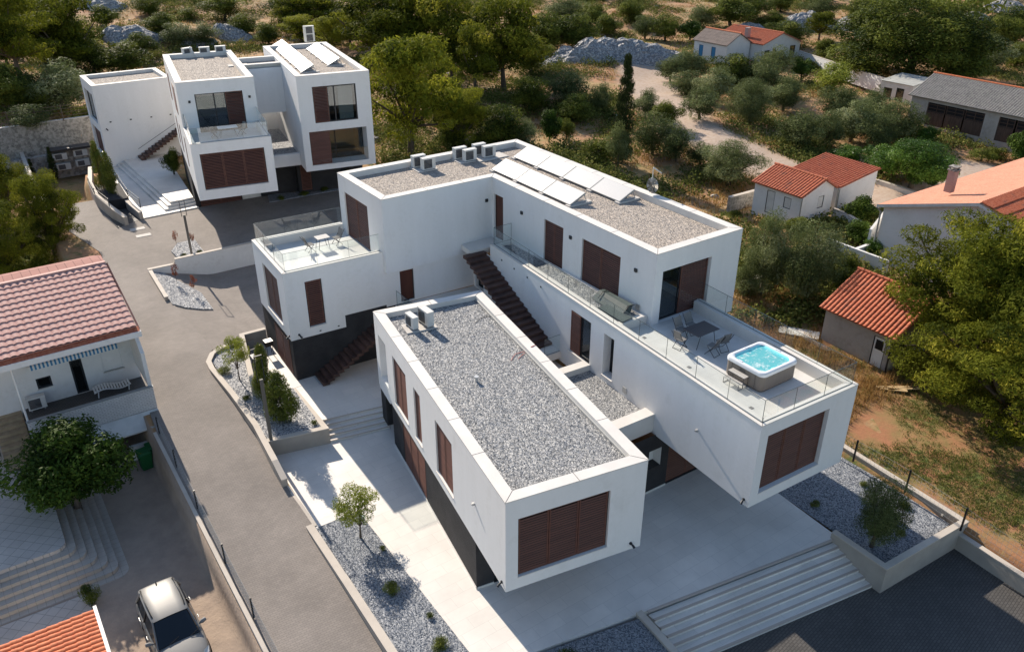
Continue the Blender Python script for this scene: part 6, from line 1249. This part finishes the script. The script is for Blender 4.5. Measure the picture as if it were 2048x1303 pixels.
TR = [
 ('pine', 95, -15, 130, 120, 'dark pine between the two pines in the top left corner'),
 ('ever', 190, 70, 150, 85, 'dark bush below the two corner pines, beside the rubble mound'),
 ('olive', 60, 205, 262, 80, 'olive directly above the dark fence at far left'),
 ('ever', 15, 60, 130, 80, 'dark bush at the left edge under the corner pine branches'),
 ('olive', 130, 60, 130, 80, 'olive in the dense thicket at the upper left'),
 ('ever', 285, 60, 118, 60, 'green bush touching the rear villa left tower, behind the back wing'),
 ('ever', 300, -10, 32, 60, 'dark bush at the top edge left of the small lone shrub'),
 ('pine2', 700, 12, 90, 90, 'yellow green pine between the heat pump and the big lit pine'),
 ('pine', 600, -15, 70, 90, 'dark pine behind the yellow green pines of the rear villa'),
 ('pine', 790, 10, 160, 120, 'dark pine right behind the crown of the big lit pine'),
 ('pine2', 870, 100, 250, 110, 'yellow green pine leaning out of the right side of the big lit pine'),
 ('pine', 950, 40, 190, 95, 'dark pine between the big lit pine and the layered pine'),
 ('ever', 1060, 60, 150, 90, 'dark evergreen touching the right of the layered pine'),
 ('ever', 1180, 0, 60, 80, 'round dark tree near the top edge above the long rubble ridge'),
 ('ever', 1060, 150, 225, 90, 'shaded bush in front of the layered pine trunk'),
 ('olive', 1050, 235, 300, 70, 'soft olive between the back parapet and the young fig'),
 ('ever', 900, 240, 300, 70, 'low bush at the foot of the yellow green pine, behind the roof units'),
 ('ever', 1260, -5, 48, 60, 'dark bush at the top edge above the golden grass'),
 ('olive', 1290, 25, 78, 60, 'olive behind the right end of the long rubble ridge'),
 ('olive', 1235, 240, 335, 60, 'bush hiding the cypress foot, right side'),
 ('ever', 1330, 195, 255, 66, 'round bush beside the bend of the track above the cypress olives'),
 ('olive', 1425, 130, 205, 90, 'olive in the dense middle of the left grove'),
 ('olive', 1530, 110, 190, 95, 'olive in the third row of the grove behind the broad one'),
 ('olive', 1340, 110, 165, 66, 'olive at the far left rim of the grove'),
 ('olive', 1745, 225, 300, 90, 'olive between the middle olive and the citrus trees'),
 ('olive', 1735, 175, 245, 80, 'olive in front of the small sheet roofed shed'),
 ('citrus', 1865, 300, 372, 80, 'citrus tree touching the right side of the largest one'),
 ('ever', 1925, 95, 160, 90, 'dark bush at the right foot of the huge pine'),
 ('ever', 1720, -10, 60, 80, 'dark tree left of the huge pine at the top edge'),
 ('ever', 1560, -15, 25, 60, 'dark tree at the top edge above the far houses'),
 ('ever', 2000, 30, 95, 70, 'dark bush between the corner rubble and the right edge'),
 ('olive', 1485, 520, 600, 66, 'small olive hiding the corner of the villa, below the twins'),
 ('ever', 1680, 500, 590, 75, 'bush between the right twin olive and the large house'),
 ('citrus', 1740, 470, 520, 50, 'leafy bush in front of the porch of the large house'),
 ('pine', 45, -30, 165, 120, 'large dark pine in the top left corner of the picture'),
 ('pine', 150, -22, 150, 135, 'dark pine, second from the left along the top edge'),
 ('ever', 25, 110, 222, 105, 'dark bush at the left edge below the corner pine'),
 ('olive', 128, 118, 220, 120, 'olive tree just left of the rear villa back wing'),
 ('ever', 70, 150, 225, 90, 'dark bush between the left edge and the rear villa back wing'),
 ('ever', 250, 82, 145, 95, 'green bush directly behind the low back wing of the rear villa'),
 ('ever', 213, 5, 55, 55, 'small bush above the rubble mound left of the rear villa'),
 ('ever', 325, 20, 68, 62, 'rounded bush on the golden grass above the rear villa left tower'),
 ('olive', 365, 40, 92, 72, 'olive left of the rubble mound behind the rear villa'),
 ('olive', 412, 42, 92, 66, 'olive touching the left of the small rubble mound behind the rear villa'),
 ('shrub', 380, 5, 38, 34, 'small lone shrub on golden grass near the top edge, left part'),
 ('ever', 450, -18, 42, 80, 'dark tree at the top edge above the rear villa left tower'),
 ('ever', 492, 25, 72, 62, 'dark bush right of the small rubble mound behind the rear villa'),
 ('ever', 538, 42, 88, 56, 'bush behind the link block of the rear villa'),
 ('ever', 575, -20, 40, 90, 'dark tree at the top edge above the rear villa link block'),
 ('pine2', 605, 28, 90, 95, 'yellow green pine directly behind the heat pump of the rear villa'),
 ('pine2', 665, 28, 110, 95, 'yellow green pine just behind the right tower of the rear villa'),
 ('pine', 655, -30, 60, 110, 'dark pine at the top edge above the rear villa right tower'),
 ('pine', 750, -25, 130, 150, 'tall pine behind and left of the big lit pine'),
 ('pine', 835, -35, 150, 160, 'tall dark pine behind the big lit pine'),
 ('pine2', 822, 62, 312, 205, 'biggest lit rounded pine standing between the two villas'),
 ('pine', 905, -25, 170, 130, 'dark pine right of the big lit pine, reaching the top edge'),
 ('pine', 1008, -18, 182, 145, 'tall layered dark pine in the top middle with bare shade under it'),
 ('ever', 1095, 18, 105, 110, 'dark evergreen right of the layered pine, above the rubble ridge'),
 ('ever', 1150, 25, 100, 95, 'dark evergreen above the left end of the long rubble ridge'),
 ('olive', 1130, -10, 50, 110, 'olive at the top edge above the long rubble ridge'),
 ('ever', 1215, 25, 75, 60, 'low bush on the golden grass behind the long rubble ridge'),
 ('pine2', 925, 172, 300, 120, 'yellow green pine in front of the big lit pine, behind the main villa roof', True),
 ('ever', 1002, 205, 296, 105, 'soft green bush behind the back parapet of the main villa'),
 ('ever', 970, 255, 300, 75, 'small bush touching the back parapet of the main villa'),
 ('fig', 1098, 212, 285, 52, 'young fig with large pale leaves behind the main villa'),
 ('ever', 1132, 232, 280, 40, 'small bush right beside the young fig'),
 ('olive', 1130, 132, 205, 115, 'grey green olive below the left end of the rubble ridge'),
 ('ever', 1145, 185, 245, 90, 'dark green bush above the young fig'),
 ('olive', 1200, 160, 225, 55, 'small olive on orange soil left of the cypress'),
 ('olive', 1290, 175, 235, 62, 'small olive just right of the cypress top'),
 ('olive', 1305, 215, 310, 100, 'olive directly right of the cypress'),
 ('olive', 1350, 240, 325, 80, 'olive between cypress and the lone track olive'),
 ('shrub', 1195, 262, 325, 60, 'bushy shrub touching the foot of the cypress, left side'),
 ('olive', 1455, 275, 372, 145, 'big lone olive left of the red roofed huts beside the track', True),
 ('olive', 1400, 278, 330, 60, 'small olive touching the left of the lone track olive'),
 ('olive', 1375, 95, 160, 92, 'olive at the left end of the grove below the long rubble ridge'),
 ('olive', 1372, 138, 190, 100, 'olive in the second row of the grove, leftmost'),
 ('olive', 1398, 168, 240, 92, 'olive at the lower left corner of the grove, by the track'),
 ('ever', 1462, 105, 180, 95, 'dark olive in front of the grey roofed far house'),
 ('olive', 1548, 90, 155, 85, 'pale silvery olive in front of the red roofed far house'),
 ('olive', 1498, 148, 248, 105, 'broad olive in the lower middle of the grove, by the track', True),
 ('olive', 1565, 148, 222, 88, 'olive right of the broad one in the lower middle of the grove'),
 ('fig', 1602, 108, 160, 50, 'bright green fig at the right end of the red roofed far house'),
 ('yel', 1662, 118, 192, 88, 'yellow green almond tree in front of the whitewashed boundary wall'),
 ('olive', 1675, 165, 240, 95, 'olive in front of the yellow green almond tree'),
 ('olive', 1700, 195, 285, 100, 'dark olive in the middle of the right hand grove'),
 ('olive', 1775, 190, 280, 110, 'olive at the right end of the grove in front of the barn'),
 ('olive', 1595, 217, 298, 100, 'olive by the edge of the gravel track above the red hut roofs'),
 ('olive', 1650, 215, 295, 75, 'olive between the track olive and the citrus trees'),
 ('citrus', 1820, 268, 378, 140, 'large round citrus tree above the orange roofed house', True),
 ('citrus', 1762, 275, 350, 80, 'citrus tree left of the largest citrus tree'),
 ('citrus', 1695, 282, 330, 70, 'low citrus bush at the left end of the citrus row'),
 ('dome', 1812, -35, 162, 268, 'huge dark rounded pine behind the barn at the top right', True),
 ('pine', 1637, 20, 82, 55, 'small pointed pine in front of the rubble ridge right of the far houses'),
 ('ever', 1570, 40, 92, 85, 'dark bush behind the red roofed far house'),
 ('ever', 1650, 72, 118, 50, 'rounded bush behind the boundary wall, left of the huge pine'),
 ('ever', 1705, 95, 165, 70, 'dark bush at the left foot of the huge pine'),
 ('fig', 1380, 38, 82, 60, 'bright green fig left of the grey roofed far house'),
 ('ever', 1330, 28, 82, 65, 'dark bush left of the bright fig, far back'),
 ('olive', 1400, 8, 55, 70, 'grey olive behind the bright fig, far back'),
 ('ever', 1460, -12, 52, 95, 'dark tree behind the grey roofed far house'),
 ('ever', 1500, -18, 40, 70, 'dark tree at the top edge right of centre'),
 ('olive', 1632, -15, 38, 70, 'olive at the top edge above the rubble ridge'),
 ('ever', 1545, 20, 52, 50, 'yellowish bush beside the rubble ridge behind the far houses'),
 ('fig', 1775, 152, 195, 40, 'small bright fig left of the little sheet roofed shed'),
 ('olive', 1975, 68, 145, 85, 'olive right of the huge pine on the slope behind the barn'),
 ('ever', 2030, 10, 85, 90, 'tall dark tree at the right edge near the top'),
 ('ever', 2030, 82, 135, 60, 'bush at the right edge behind the barn'),
 ('fig', 2010, 222, 290, 75, 'vine covered pergola bush in front of the barn doors'),
 ('fig', 2040, 255, 330, 60, 'bright green climber at the right edge below the barn'),
 ('citrus', 1850, 245, 288, 45, 'low bush with flowers left of the barn doors'),
 ('shrub', 1962, 290, 322, 42, 'rounded garden shrub in front of the barn, left'), ('shrub', 1995, 285, 318, 36, 'rounded garden shrub in front of the barn, right'),
 ('olive', 1522, 420, 590, 110, 'olive just behind the main villa corner, left one of the twins', True),
 ('olive', 1608, 425, 600, 160, 'large dark olive between the main villa and the grey shed, right one of the twins', True),
 ('fig', 1720, 385, 445, 70, 'bright vine bush between the huts and the large house'),
 ('fig', 1712, 435, 490, 60, 'pale green vine bush below the other one beside the large house'),
 ('shrub', 1470, 410, 436, 28, 'low shrub with red flowers by the rough wall near the gabled hut'),
 ('shrub', 1535, 425, 455, 34, 'low shrub in front of the gabled hut door'),
 ('ever', 1590, 430, 470, 60, 'bush at the front corner of the gabled hut'),
]
for r_ in TR: tpx(*r_[:6], hi=(len(r_) > 6))
tpx('cyp', 1243, 112, 328, 70, 'tall slender dark cypress standing alone behind the main villa', v=0)
# near right pines, hanging over the shed
tpx('bigpine', 1915, 425, 765, 300, 'huge pine at the right edge overhanging the grey shed roof', v=1)
tpx('bigpine', 1985, 575, 875, 290, 'huge dark pine at the right edge, lowest of the three, shading the red earth plot', v=3)
tpx('bigpine', 2035, 430, 800, 250, 'huge pine at the right edge in front of the large house gable', v=2)
# left pines by the neighbour
tpx('bigpine', 118, 335, 535, 112, 'leaning pine at left beside the road, nearest the pink roof', v=1, z=-.9)
tpx('bigpine', 25, 395, 575, 135, 'dense pine at the left edge right behind the pink roof', v=2, z=-.9)
tpx('bigpine', 22, 300, 450, 105, 'pine at the left edge in front of the white boundary wall', v=0, z=-.9)
tree('ever', (-13.4, 39.8, -.9), 3.4, 2.6, 'dark leafy bush right behind the pink roof')
tpx('fig', 160, 842, 1030, 235, 'dense broad leaved fig tree in front of the white brick balcony', True, z=-1.4, v=2)
# villa garden plants
tree('young', (-2.45, 22.3, .86), 2.3, 2.7, 'small round young tree in the raised pebble bed by the patio wall', True, v=1)
tree('mag', (-1.95, 19.2, .86), 1.7, 3.7, 'slim magnolia beside the lamp, rear one', True, v=0); tree('mag', (-1.95, 17.2, .86), 2.2, 3.0, 'bushier magnolia beside the lamp, front one', True, v=1)
tree('young', (-2.05, 8.1, .03), 3.1, 2.5, 'small olive tree with a stout trunk in the long gravel strip', True, v=2)
tpx('olive', 1742, 948, 1092, 112, 'bushy dark olive in the right gravel bed under the overhang', True, z=-.03, v=3)
tree('mag', (-2.45, 56.0, 2.3), 1.7, 4.2, 'tall evergreen in the dark planter, rear one', True, v=2); tree('mag', (-2.1, 54.3, 2.3), 1.9, 3.6, 'tall evergreen in the dark planter, front one', True, v=3)
tree('ever', (3.6, 57.5, 2.1), 2.2, 2.6, 'round bush tucked between the rear villa left tower and the stairs')
tree('red', (-1.9, 36.9, .75), .7, 1.7, 'reddish sapling in the lower pebble island, nearer the wall', v=0); tree('red', (-1.3, 34.9, .6), .7, 1.5, 'reddish sapling in the lower pebble island, nearer the drive', v=1)
tree('red', (-.5, 41.6, 1.45), .6, 1.5, 'reddish sapling left of the lamp in the upper island', v=2); tree('red', (.5, 41.2, 1.45), .6, 1.2, 'reddish sapling right of the lamp in the upper island', v=3)
tree('cyp', (-4.6, 69.5, -.3), 1.1, 3.4, 'thin dark cypress beside the cabinet in the sunken court', v=1); tree('cyp', (-6.4, 69.2, -.3), .9, 2.6, 'second thin cypress at left in the sunken court', v=2)
for (x, y, z, w_, h_, lb) in ((-2.35, 4.6, .03, .75, .55, 'round lavender tuft in the long strip, shaded by the small olive'), (-2.2, 1.1, .03, .8, .55, 'round pale shrub near the bottom end of the long gravel strip'), (-1.75, 2.6, .03, .3, .35, 'tiny plant in the middle of the long strip'), (-1.6, 6.9, .03, .3, .3, 'tiny plant just below the small olive tree'),
    (-2.9, 23.5, .86, .8, .5, 'low shrub at the foot of the young tree, left'), (-1.55, 24.8, .86, .5, .35, 'low shrub at the patio wall above the young tree'), (-2.75, 20.2, .86, .45, .35, 'low tuft in the middle of the raised pebble bed'), (-.75, 16.0, .86, .4, .35, 'low tuft at the corner of the planter above the steps'),
    (16.9, .4, -.03, .6, .35, 'tuft near the top of the right gravel bed'), (19.0, -2.0, -.03, .45, .3, 'tuft right of the bushy olive'), (19.2, -4.0, -.03, .55, .35, 'grassy tuft by the drain box in the right bed'), (17.4, -4.9, -.03, .5, .3, 'tuft in the front corner of the right gravel bed'), (15.9, -1.6, -.03, .5, .3, 'tuft in the shade left of the bushy olive'),
    (-2.3, 35.8, .7, .5, .3, 'green tuft at the left of the lower island'), (-1.2, 33.2, .45, .5, .3, 'green tuft at the right corner of the lower island'), (-2.1, 33.3, .6, .5, .3, 'green tuft at the tip of the lower island'), (-.5, 39.9, 1.45, .5, .3, 'green tuft at the left foot of the rear lamp'), (.6, 40.0, 1.45, .5, .3, 'green tuft at the right foot of the rear lamp'),
    (1.2, -2.2, -.06, 1.3, .75, 'feathery grey shrub in the dark bed at the bottom edge'), (2.6, -3.0, -.06, .9, .5, 'low shrub in the dark bed beside the front steps'), (-12.3, 12.4, -1.4, .9, 1.2, 'small dark shrub at the foot of the tiled steps by the car'),
    (9.5, 47.3, 1.55, .8, .5, 'low plant in the dark bed, left'), (11.5, 47.3, 1.55, .9, .5, 'low plant in the dark bed, middle'), (13.4, 47.4, 1.55, .8, .5, 'low plant in the dark bed, right')):
    tree('shrub', (x, y, z), w_, h_, lb)

# ================================================================ rubble mounds
def mound(label, pts, wd, ht, seed):
    """stone heap following a line of photograph points on the terrain"""
    Q = [GT(*p) for p in pts]; r = random.Random(seed); g = MB(); res = .55; L = sum((Q[i+1]-Q[i]).length for i in range(len(Q)-1)); n = max(6, int(L/res)); k = max(8, int(wd/res*1.4)); vs = []
    for i in range(n+1):
        t = i/n*(len(Q)-1); a = min(int(t), len(Q)-2); p = Q[a].lerp(Q[a+1], t-a); d = (Q[a+1]-Q[a]).xy.normalized(); nn = Vector((-d.y, d.x)); e = math.sin(math.pi*min(1, max(0, i/n)))**.35*(.75+.4*noise.noise(Vector((i*.21, seed, 0))))
        for j in range(k+1):
            s = 2*j/k-1; x, y = p.x+nn.x*s*wd/2*(.5+.5*e), p.y+nn.y*s*wd/2*(.5+.5*e); z = hterr(x, y)-.25+ht*e*max(0, 1-abs(s)**1.7)+r.uniform(-.16, .16)
            vs.append((x+r.uniform(-.14, .14), y+r.uniform(-.14, .14), z))
    fs = []
    for i in range(n):
        for j in range(k): a = i*(k+1)+j; fs += [(a, a+1, a+k+2), (a, a+k+2, a+k+1)]
    g.add(vs, fs); o = g.build('rubble_mound', M['stone_pile'], off=(Q[0].x, Q[0].y, Q[0].z)); o.location = (Q[0].x, Q[0].y, Q[0].z); tag(o, label, 'rubble mound', 'grey rubble mounds')
mound('long pale grey rubble ridge across the middle of the hillside', [(1112, 118), (1160, 122), (1220, 112), (1290, 118), (1370, 122)], 9, 3.6, 1)
mound('lower rubble mound at the left end of the long ridge', [(1035, 118), (1070, 125), (1110, 135)], 6, 2.2, 2)
mound('rubble mound left of the rear villa, above its back wing', [(205, 85), (255, 80), (320, 92)], 8, 3.0, 3)
mound('small rubble mound behind the left tower of the rear villa', [(360, 90), (395, 88), (440, 90)], 4, 1.6, 4)
mound('steeper rubble mound right behind the left tower of the rear villa', [(428, 78), (460, 72), (497, 82)], 6, 2.6, 5)
mound('rubble ridge right of the far houses', [(1560, 58), (1610, 52), (1660, 58), (1730, 55)], 9, 3.2, 6)
mound('rubble mound just behind the red roofed far house', [(1465, 62), (1500, 60), (1535, 64)], 5, 1.8, 7)
mound('rubble mound on the slope right of the huge pine', [(1932, 40), (1950, 38), (1970, 44)], 6, 2.2, 8)
mound('rubble mound at the top edge left of the rear villa', [(150, 14), (200, 16), (250, 22)], 7, 2.0, 9)
mound('large rubble mound in the top right corner', [(1975, 24), (2010, 22), (2048, 28)], 9, 3.0, 10)
mound('rubble mound half hidden behind the layered pine', [(925, 130), (960, 128), (1000, 135)], 5, 1.6, 11)

# ================================================================ ground cover
def cover(name, label, m, n, region, hmin, hmax, dens, seed, per=14, wid=.05, spread=.35, blade=True):
    r = random.Random(seed); rv = r.random; V = []; T = []
    for i in range(n):
        for _ in range(20):
            px, py = region(r); q = GTfast(px, py)
            if q is None: continue
            if dens(q[0], q[1]) > rv(): break
        else: continue
        x, y, z = q; tt = rv(); hh = hmin+(hmax-hmin)*rv()
        for k in range(per):
            a = rv()*6.28; d = spread*math.sqrt(rv()); bx, by = x+d*math.cos(a), y+d*math.sin(a); b = rv()*6.28; l = hh*(.5+.6*rv())
            if blade:
                w_ = wid; dx, dy = math.cos(b)*w_, math.sin(b)*w_; ox, oy = (rv()-.5)*l*.8, (rv()-.5)*l*.8
                V += [(bx-dx, by-dy, z-.03), (bx+dx, by+dy, z-.03), (bx+ox+dx*.3, by+oy+dy*.3, z+l), (bx+ox-dx*.3, by+oy-dy*.3, z+l)]
            else:
                zz = z+hh*(1-(d/spread)**2)*(.4+.6*rv()); w_ = wid*(.7+.6*rv()); u = Vector((rv()-.5, rv()-.5, (rv()-.5)*.8)).normalized()*w_; v = u.cross(Vector((rv()-.5, rv()-.5, rv()-.5))).normalized()*w_*.6; c = Vector((bx, by, zz)); V += [tuple(c-u), tuple(c+v), tuple(c+u), tuple(c-v)]
            T.append(min(1, max(0, tt+(rv()-.5)*.3)))
    nq = len(T); me = bpy.data.meshes.new(name); me.vertices.add(4*nq); me.vertices.foreach_set('co', np.array(V, dtype=np.float32).ravel()); me.loops.add(4*nq); me.loops.foreach_set('vertex_index', np.arange(4*nq, dtype=np.int32)); me.polygons.add(nq)
    me.polygons.foreach_set('loop_start', np.arange(0, 4*nq, 4, dtype=np.int32)); me.polygons.foreach_set('loop_total', np.full(nq, 4, dtype=np.int32)); at = me.attributes.new('tint', 'FLOAT', 'FACE'); at.data.foreach_set('value', np.array(T, dtype=np.float32)); me.update(calc_edges=True); me.materials.append(m)
    o = bpy.data.objects.new(name, me); col.objects.link(o); return tag(o, label, name.replace('_', ' '), kind='stuff')
def GTfast(px, py):
    d = ray(px, py); t = None; z = 2.
    for _ in range(7): t = (z-CAM.z)/d.z; q = CAM+d*t; z = hterr(q.x, q.y)
    if (q-CAM).length > 330: return None
    return (q.x, q.y, z)
HUTS = [(28.6, 34.8, 3.1, 8.3), (41.2, 51.9, 19.6, 25.4), (40.8, 62, -1, 13.2), (77.5, 90, 12, 43), (81, 95, 62, 71.5)]
def wild(x, y):
    if x < 20.7 and y < 62 and x > -8: return 0
    if x < 2 and 56 < y < 74: return 0
    if -8 < x < 22 and 58 < y < 62: return .6
    for h_ in HUTS:
        if h_[0] < x < h_[1] and h_[2] < y < h_[3]: return 0
    z_ = zone(x, y)
    return 0 if z_[0] > .3 or z_[2] > .5 else 1
def nzz(x, y, f, s): return noise.noise(Vector((x*f, y*f, s)))
cover('dry_grass', 'golden dry grass over the hillside', M['grass_dry'], 8500, lambda r: (r.uniform(-20, 2070), 5+640*r.random()**1.3), .18, .5, lambda x, y: wild(x, y)*(1 if y > 9 or x > 60 else .06)*max(0, .5+1.3*nzz(x, y, .12, 11)), 21, 12, .035, .55)
cover('low_scrub', 'low green scrub and weeds over the hillside', M['grass_green'], 11000, lambda r: (r.uniform(-20, 2070), 2+640*r.random()**1.5), .3, 1.3, lambda x, y: wild(x, y)*(1 if y > 9 or x > 60 else .12)*max(0, .22-1.5*nzz(x, y, .13, 11)), 22, 44, .12, 1.15, False)
cover('short_grass', 'patchy short grass on the red earth plot', M['grass_green'], 5000, lambda r: (r.uniform(1560, 2070), r.uniform(620, 1180)), .04, .13, lambda x, y: (1 if (20.9 < x < 60 and y < 9) else 0)*max(0, zone(x, y)[1]*1.2-.35)*(0 if 28.6 < x < 34.8 and 3.1 < y < 8.3 else 1), 23, 8, .02, .22)
cover('dry_grass', 'tall straw coloured weeds around the grey shed', M['grass_dry'], 1500, lambda r: (r.uniform(1470, 1900), r.uniform(560, 860)), .15, .5, lambda x, y: (1 if (20.9 < x < 33 and 1.5 < y < 22) else 0)*(0 if 28.6 < x < 34.8 and 3.1 < y < 8.3 else 1)*max(0, .45+nzz(x, y, .4, 2)), 24, 12, .018, .3)
# limestone scattered on the hillside
r = random.Random(8); g = MB()
for i in range(420):
    q = GTfast(r.uniform(0, 2050), 10+420*r.random())
    if q is None or wild(q[0], q[1]) < .5 or nzz(q[0], q[1], .1, 5) < .02: continue
    s = r.uniform(.12, .5); M3 = Matrix.Rotation(r.random()*6, 3, 'Z') @ Matrix.Rotation(r.uniform(-.5, .5), 3, 'X')
    P = [Vector((x*s*r.uniform(.6, 1.2), y*s*r.uniform(.6, 1.2), z*s*r.uniform(.3, .7))) for x, y, z in ((-1, -1, -1), (1, -1, -1), (1, 1, -1), (-1, 1, -1), (-.8, -.8, 1), (.8, -.8, 1), (.8, .8, 1), (-.8, .8, 1))]
    g.add([M3@p+Vector(q)+Vector((0, 0, s*.15)) for p in P], [(0, 3, 2, 1), (4, 5, 6, 7), (0, 1, 5, 4), (1, 2, 6, 5), (2, 3, 7, 6), (3, 0, 4, 7)])
tag(g.build('loose_rocks', M['dry_wall']), 'scattered pale limestone rocks on the hillside', 'rocks', kind='stuff')
# planks and slabs lying near the shed
q = GT(1790, 777)
for k, (dx, dy, rz, lb) in enumerate(((0, 0, -.62, 'longest raw timber plank lying on the ground near the grey shed'), (.25, -.35, -.5, 'second timber plank beside the longest one'), (-.3, -.1, -.8, 'short timber plank at the end of the little stack'))):
    g = MB(); g.box((q.x+dx, q.y+dy, hterr(q.x, q.y)+.10), (2.2-.4*k, .2, .06), rz); tag(g.build('timber_plank', M['yellow_wood']), lb, 'plank')
q = GT(1597, 668); g = MB(); g.box((q.x, q.y, q.z+.12), (1.0, 2.4, .08), .55); tag(g.build('pale_board', M['slab']), 'pale board lying in the weeds behind the hot tub terrace', 'board')
q = G(1888, 1022, .05); g = MB(); g.box((q.x, q.y, .04), (.5, .4, .12), -.3); tag(g.build('drain_box', M['slab']), 'small pale drain box in the far corner of the right gravel bed', 'drain box')
# far-off scrub wood on the rising ground beyond the last houses
r = random.Random(77); bl = []
while len(bl) < 900:
    x, y = r.uniform(-140, 300), r.uniform(60, 400)
    dd_ = math.hypot(x-CAM.x, y-CAM.y)
    if dd_ < 178 or nzz(x, y, .02, 4) < -.18: continue
    R4 = r.uniform(2.2, 4.6); bl.append((x, y, hterr(x, y)+R4*.35, R4, r.random()))
me = leaf_mesh('far_wood', bl, 70000, .75, .7, M['leaf_ever'], 9, .35, zsq=.75)
o = bpy.data.objects.new('far_wood', me); col.objects.link(o); tag(o, 'far-off scrub wood covering the hill beyond the houses', 'wood', kind='stuff')
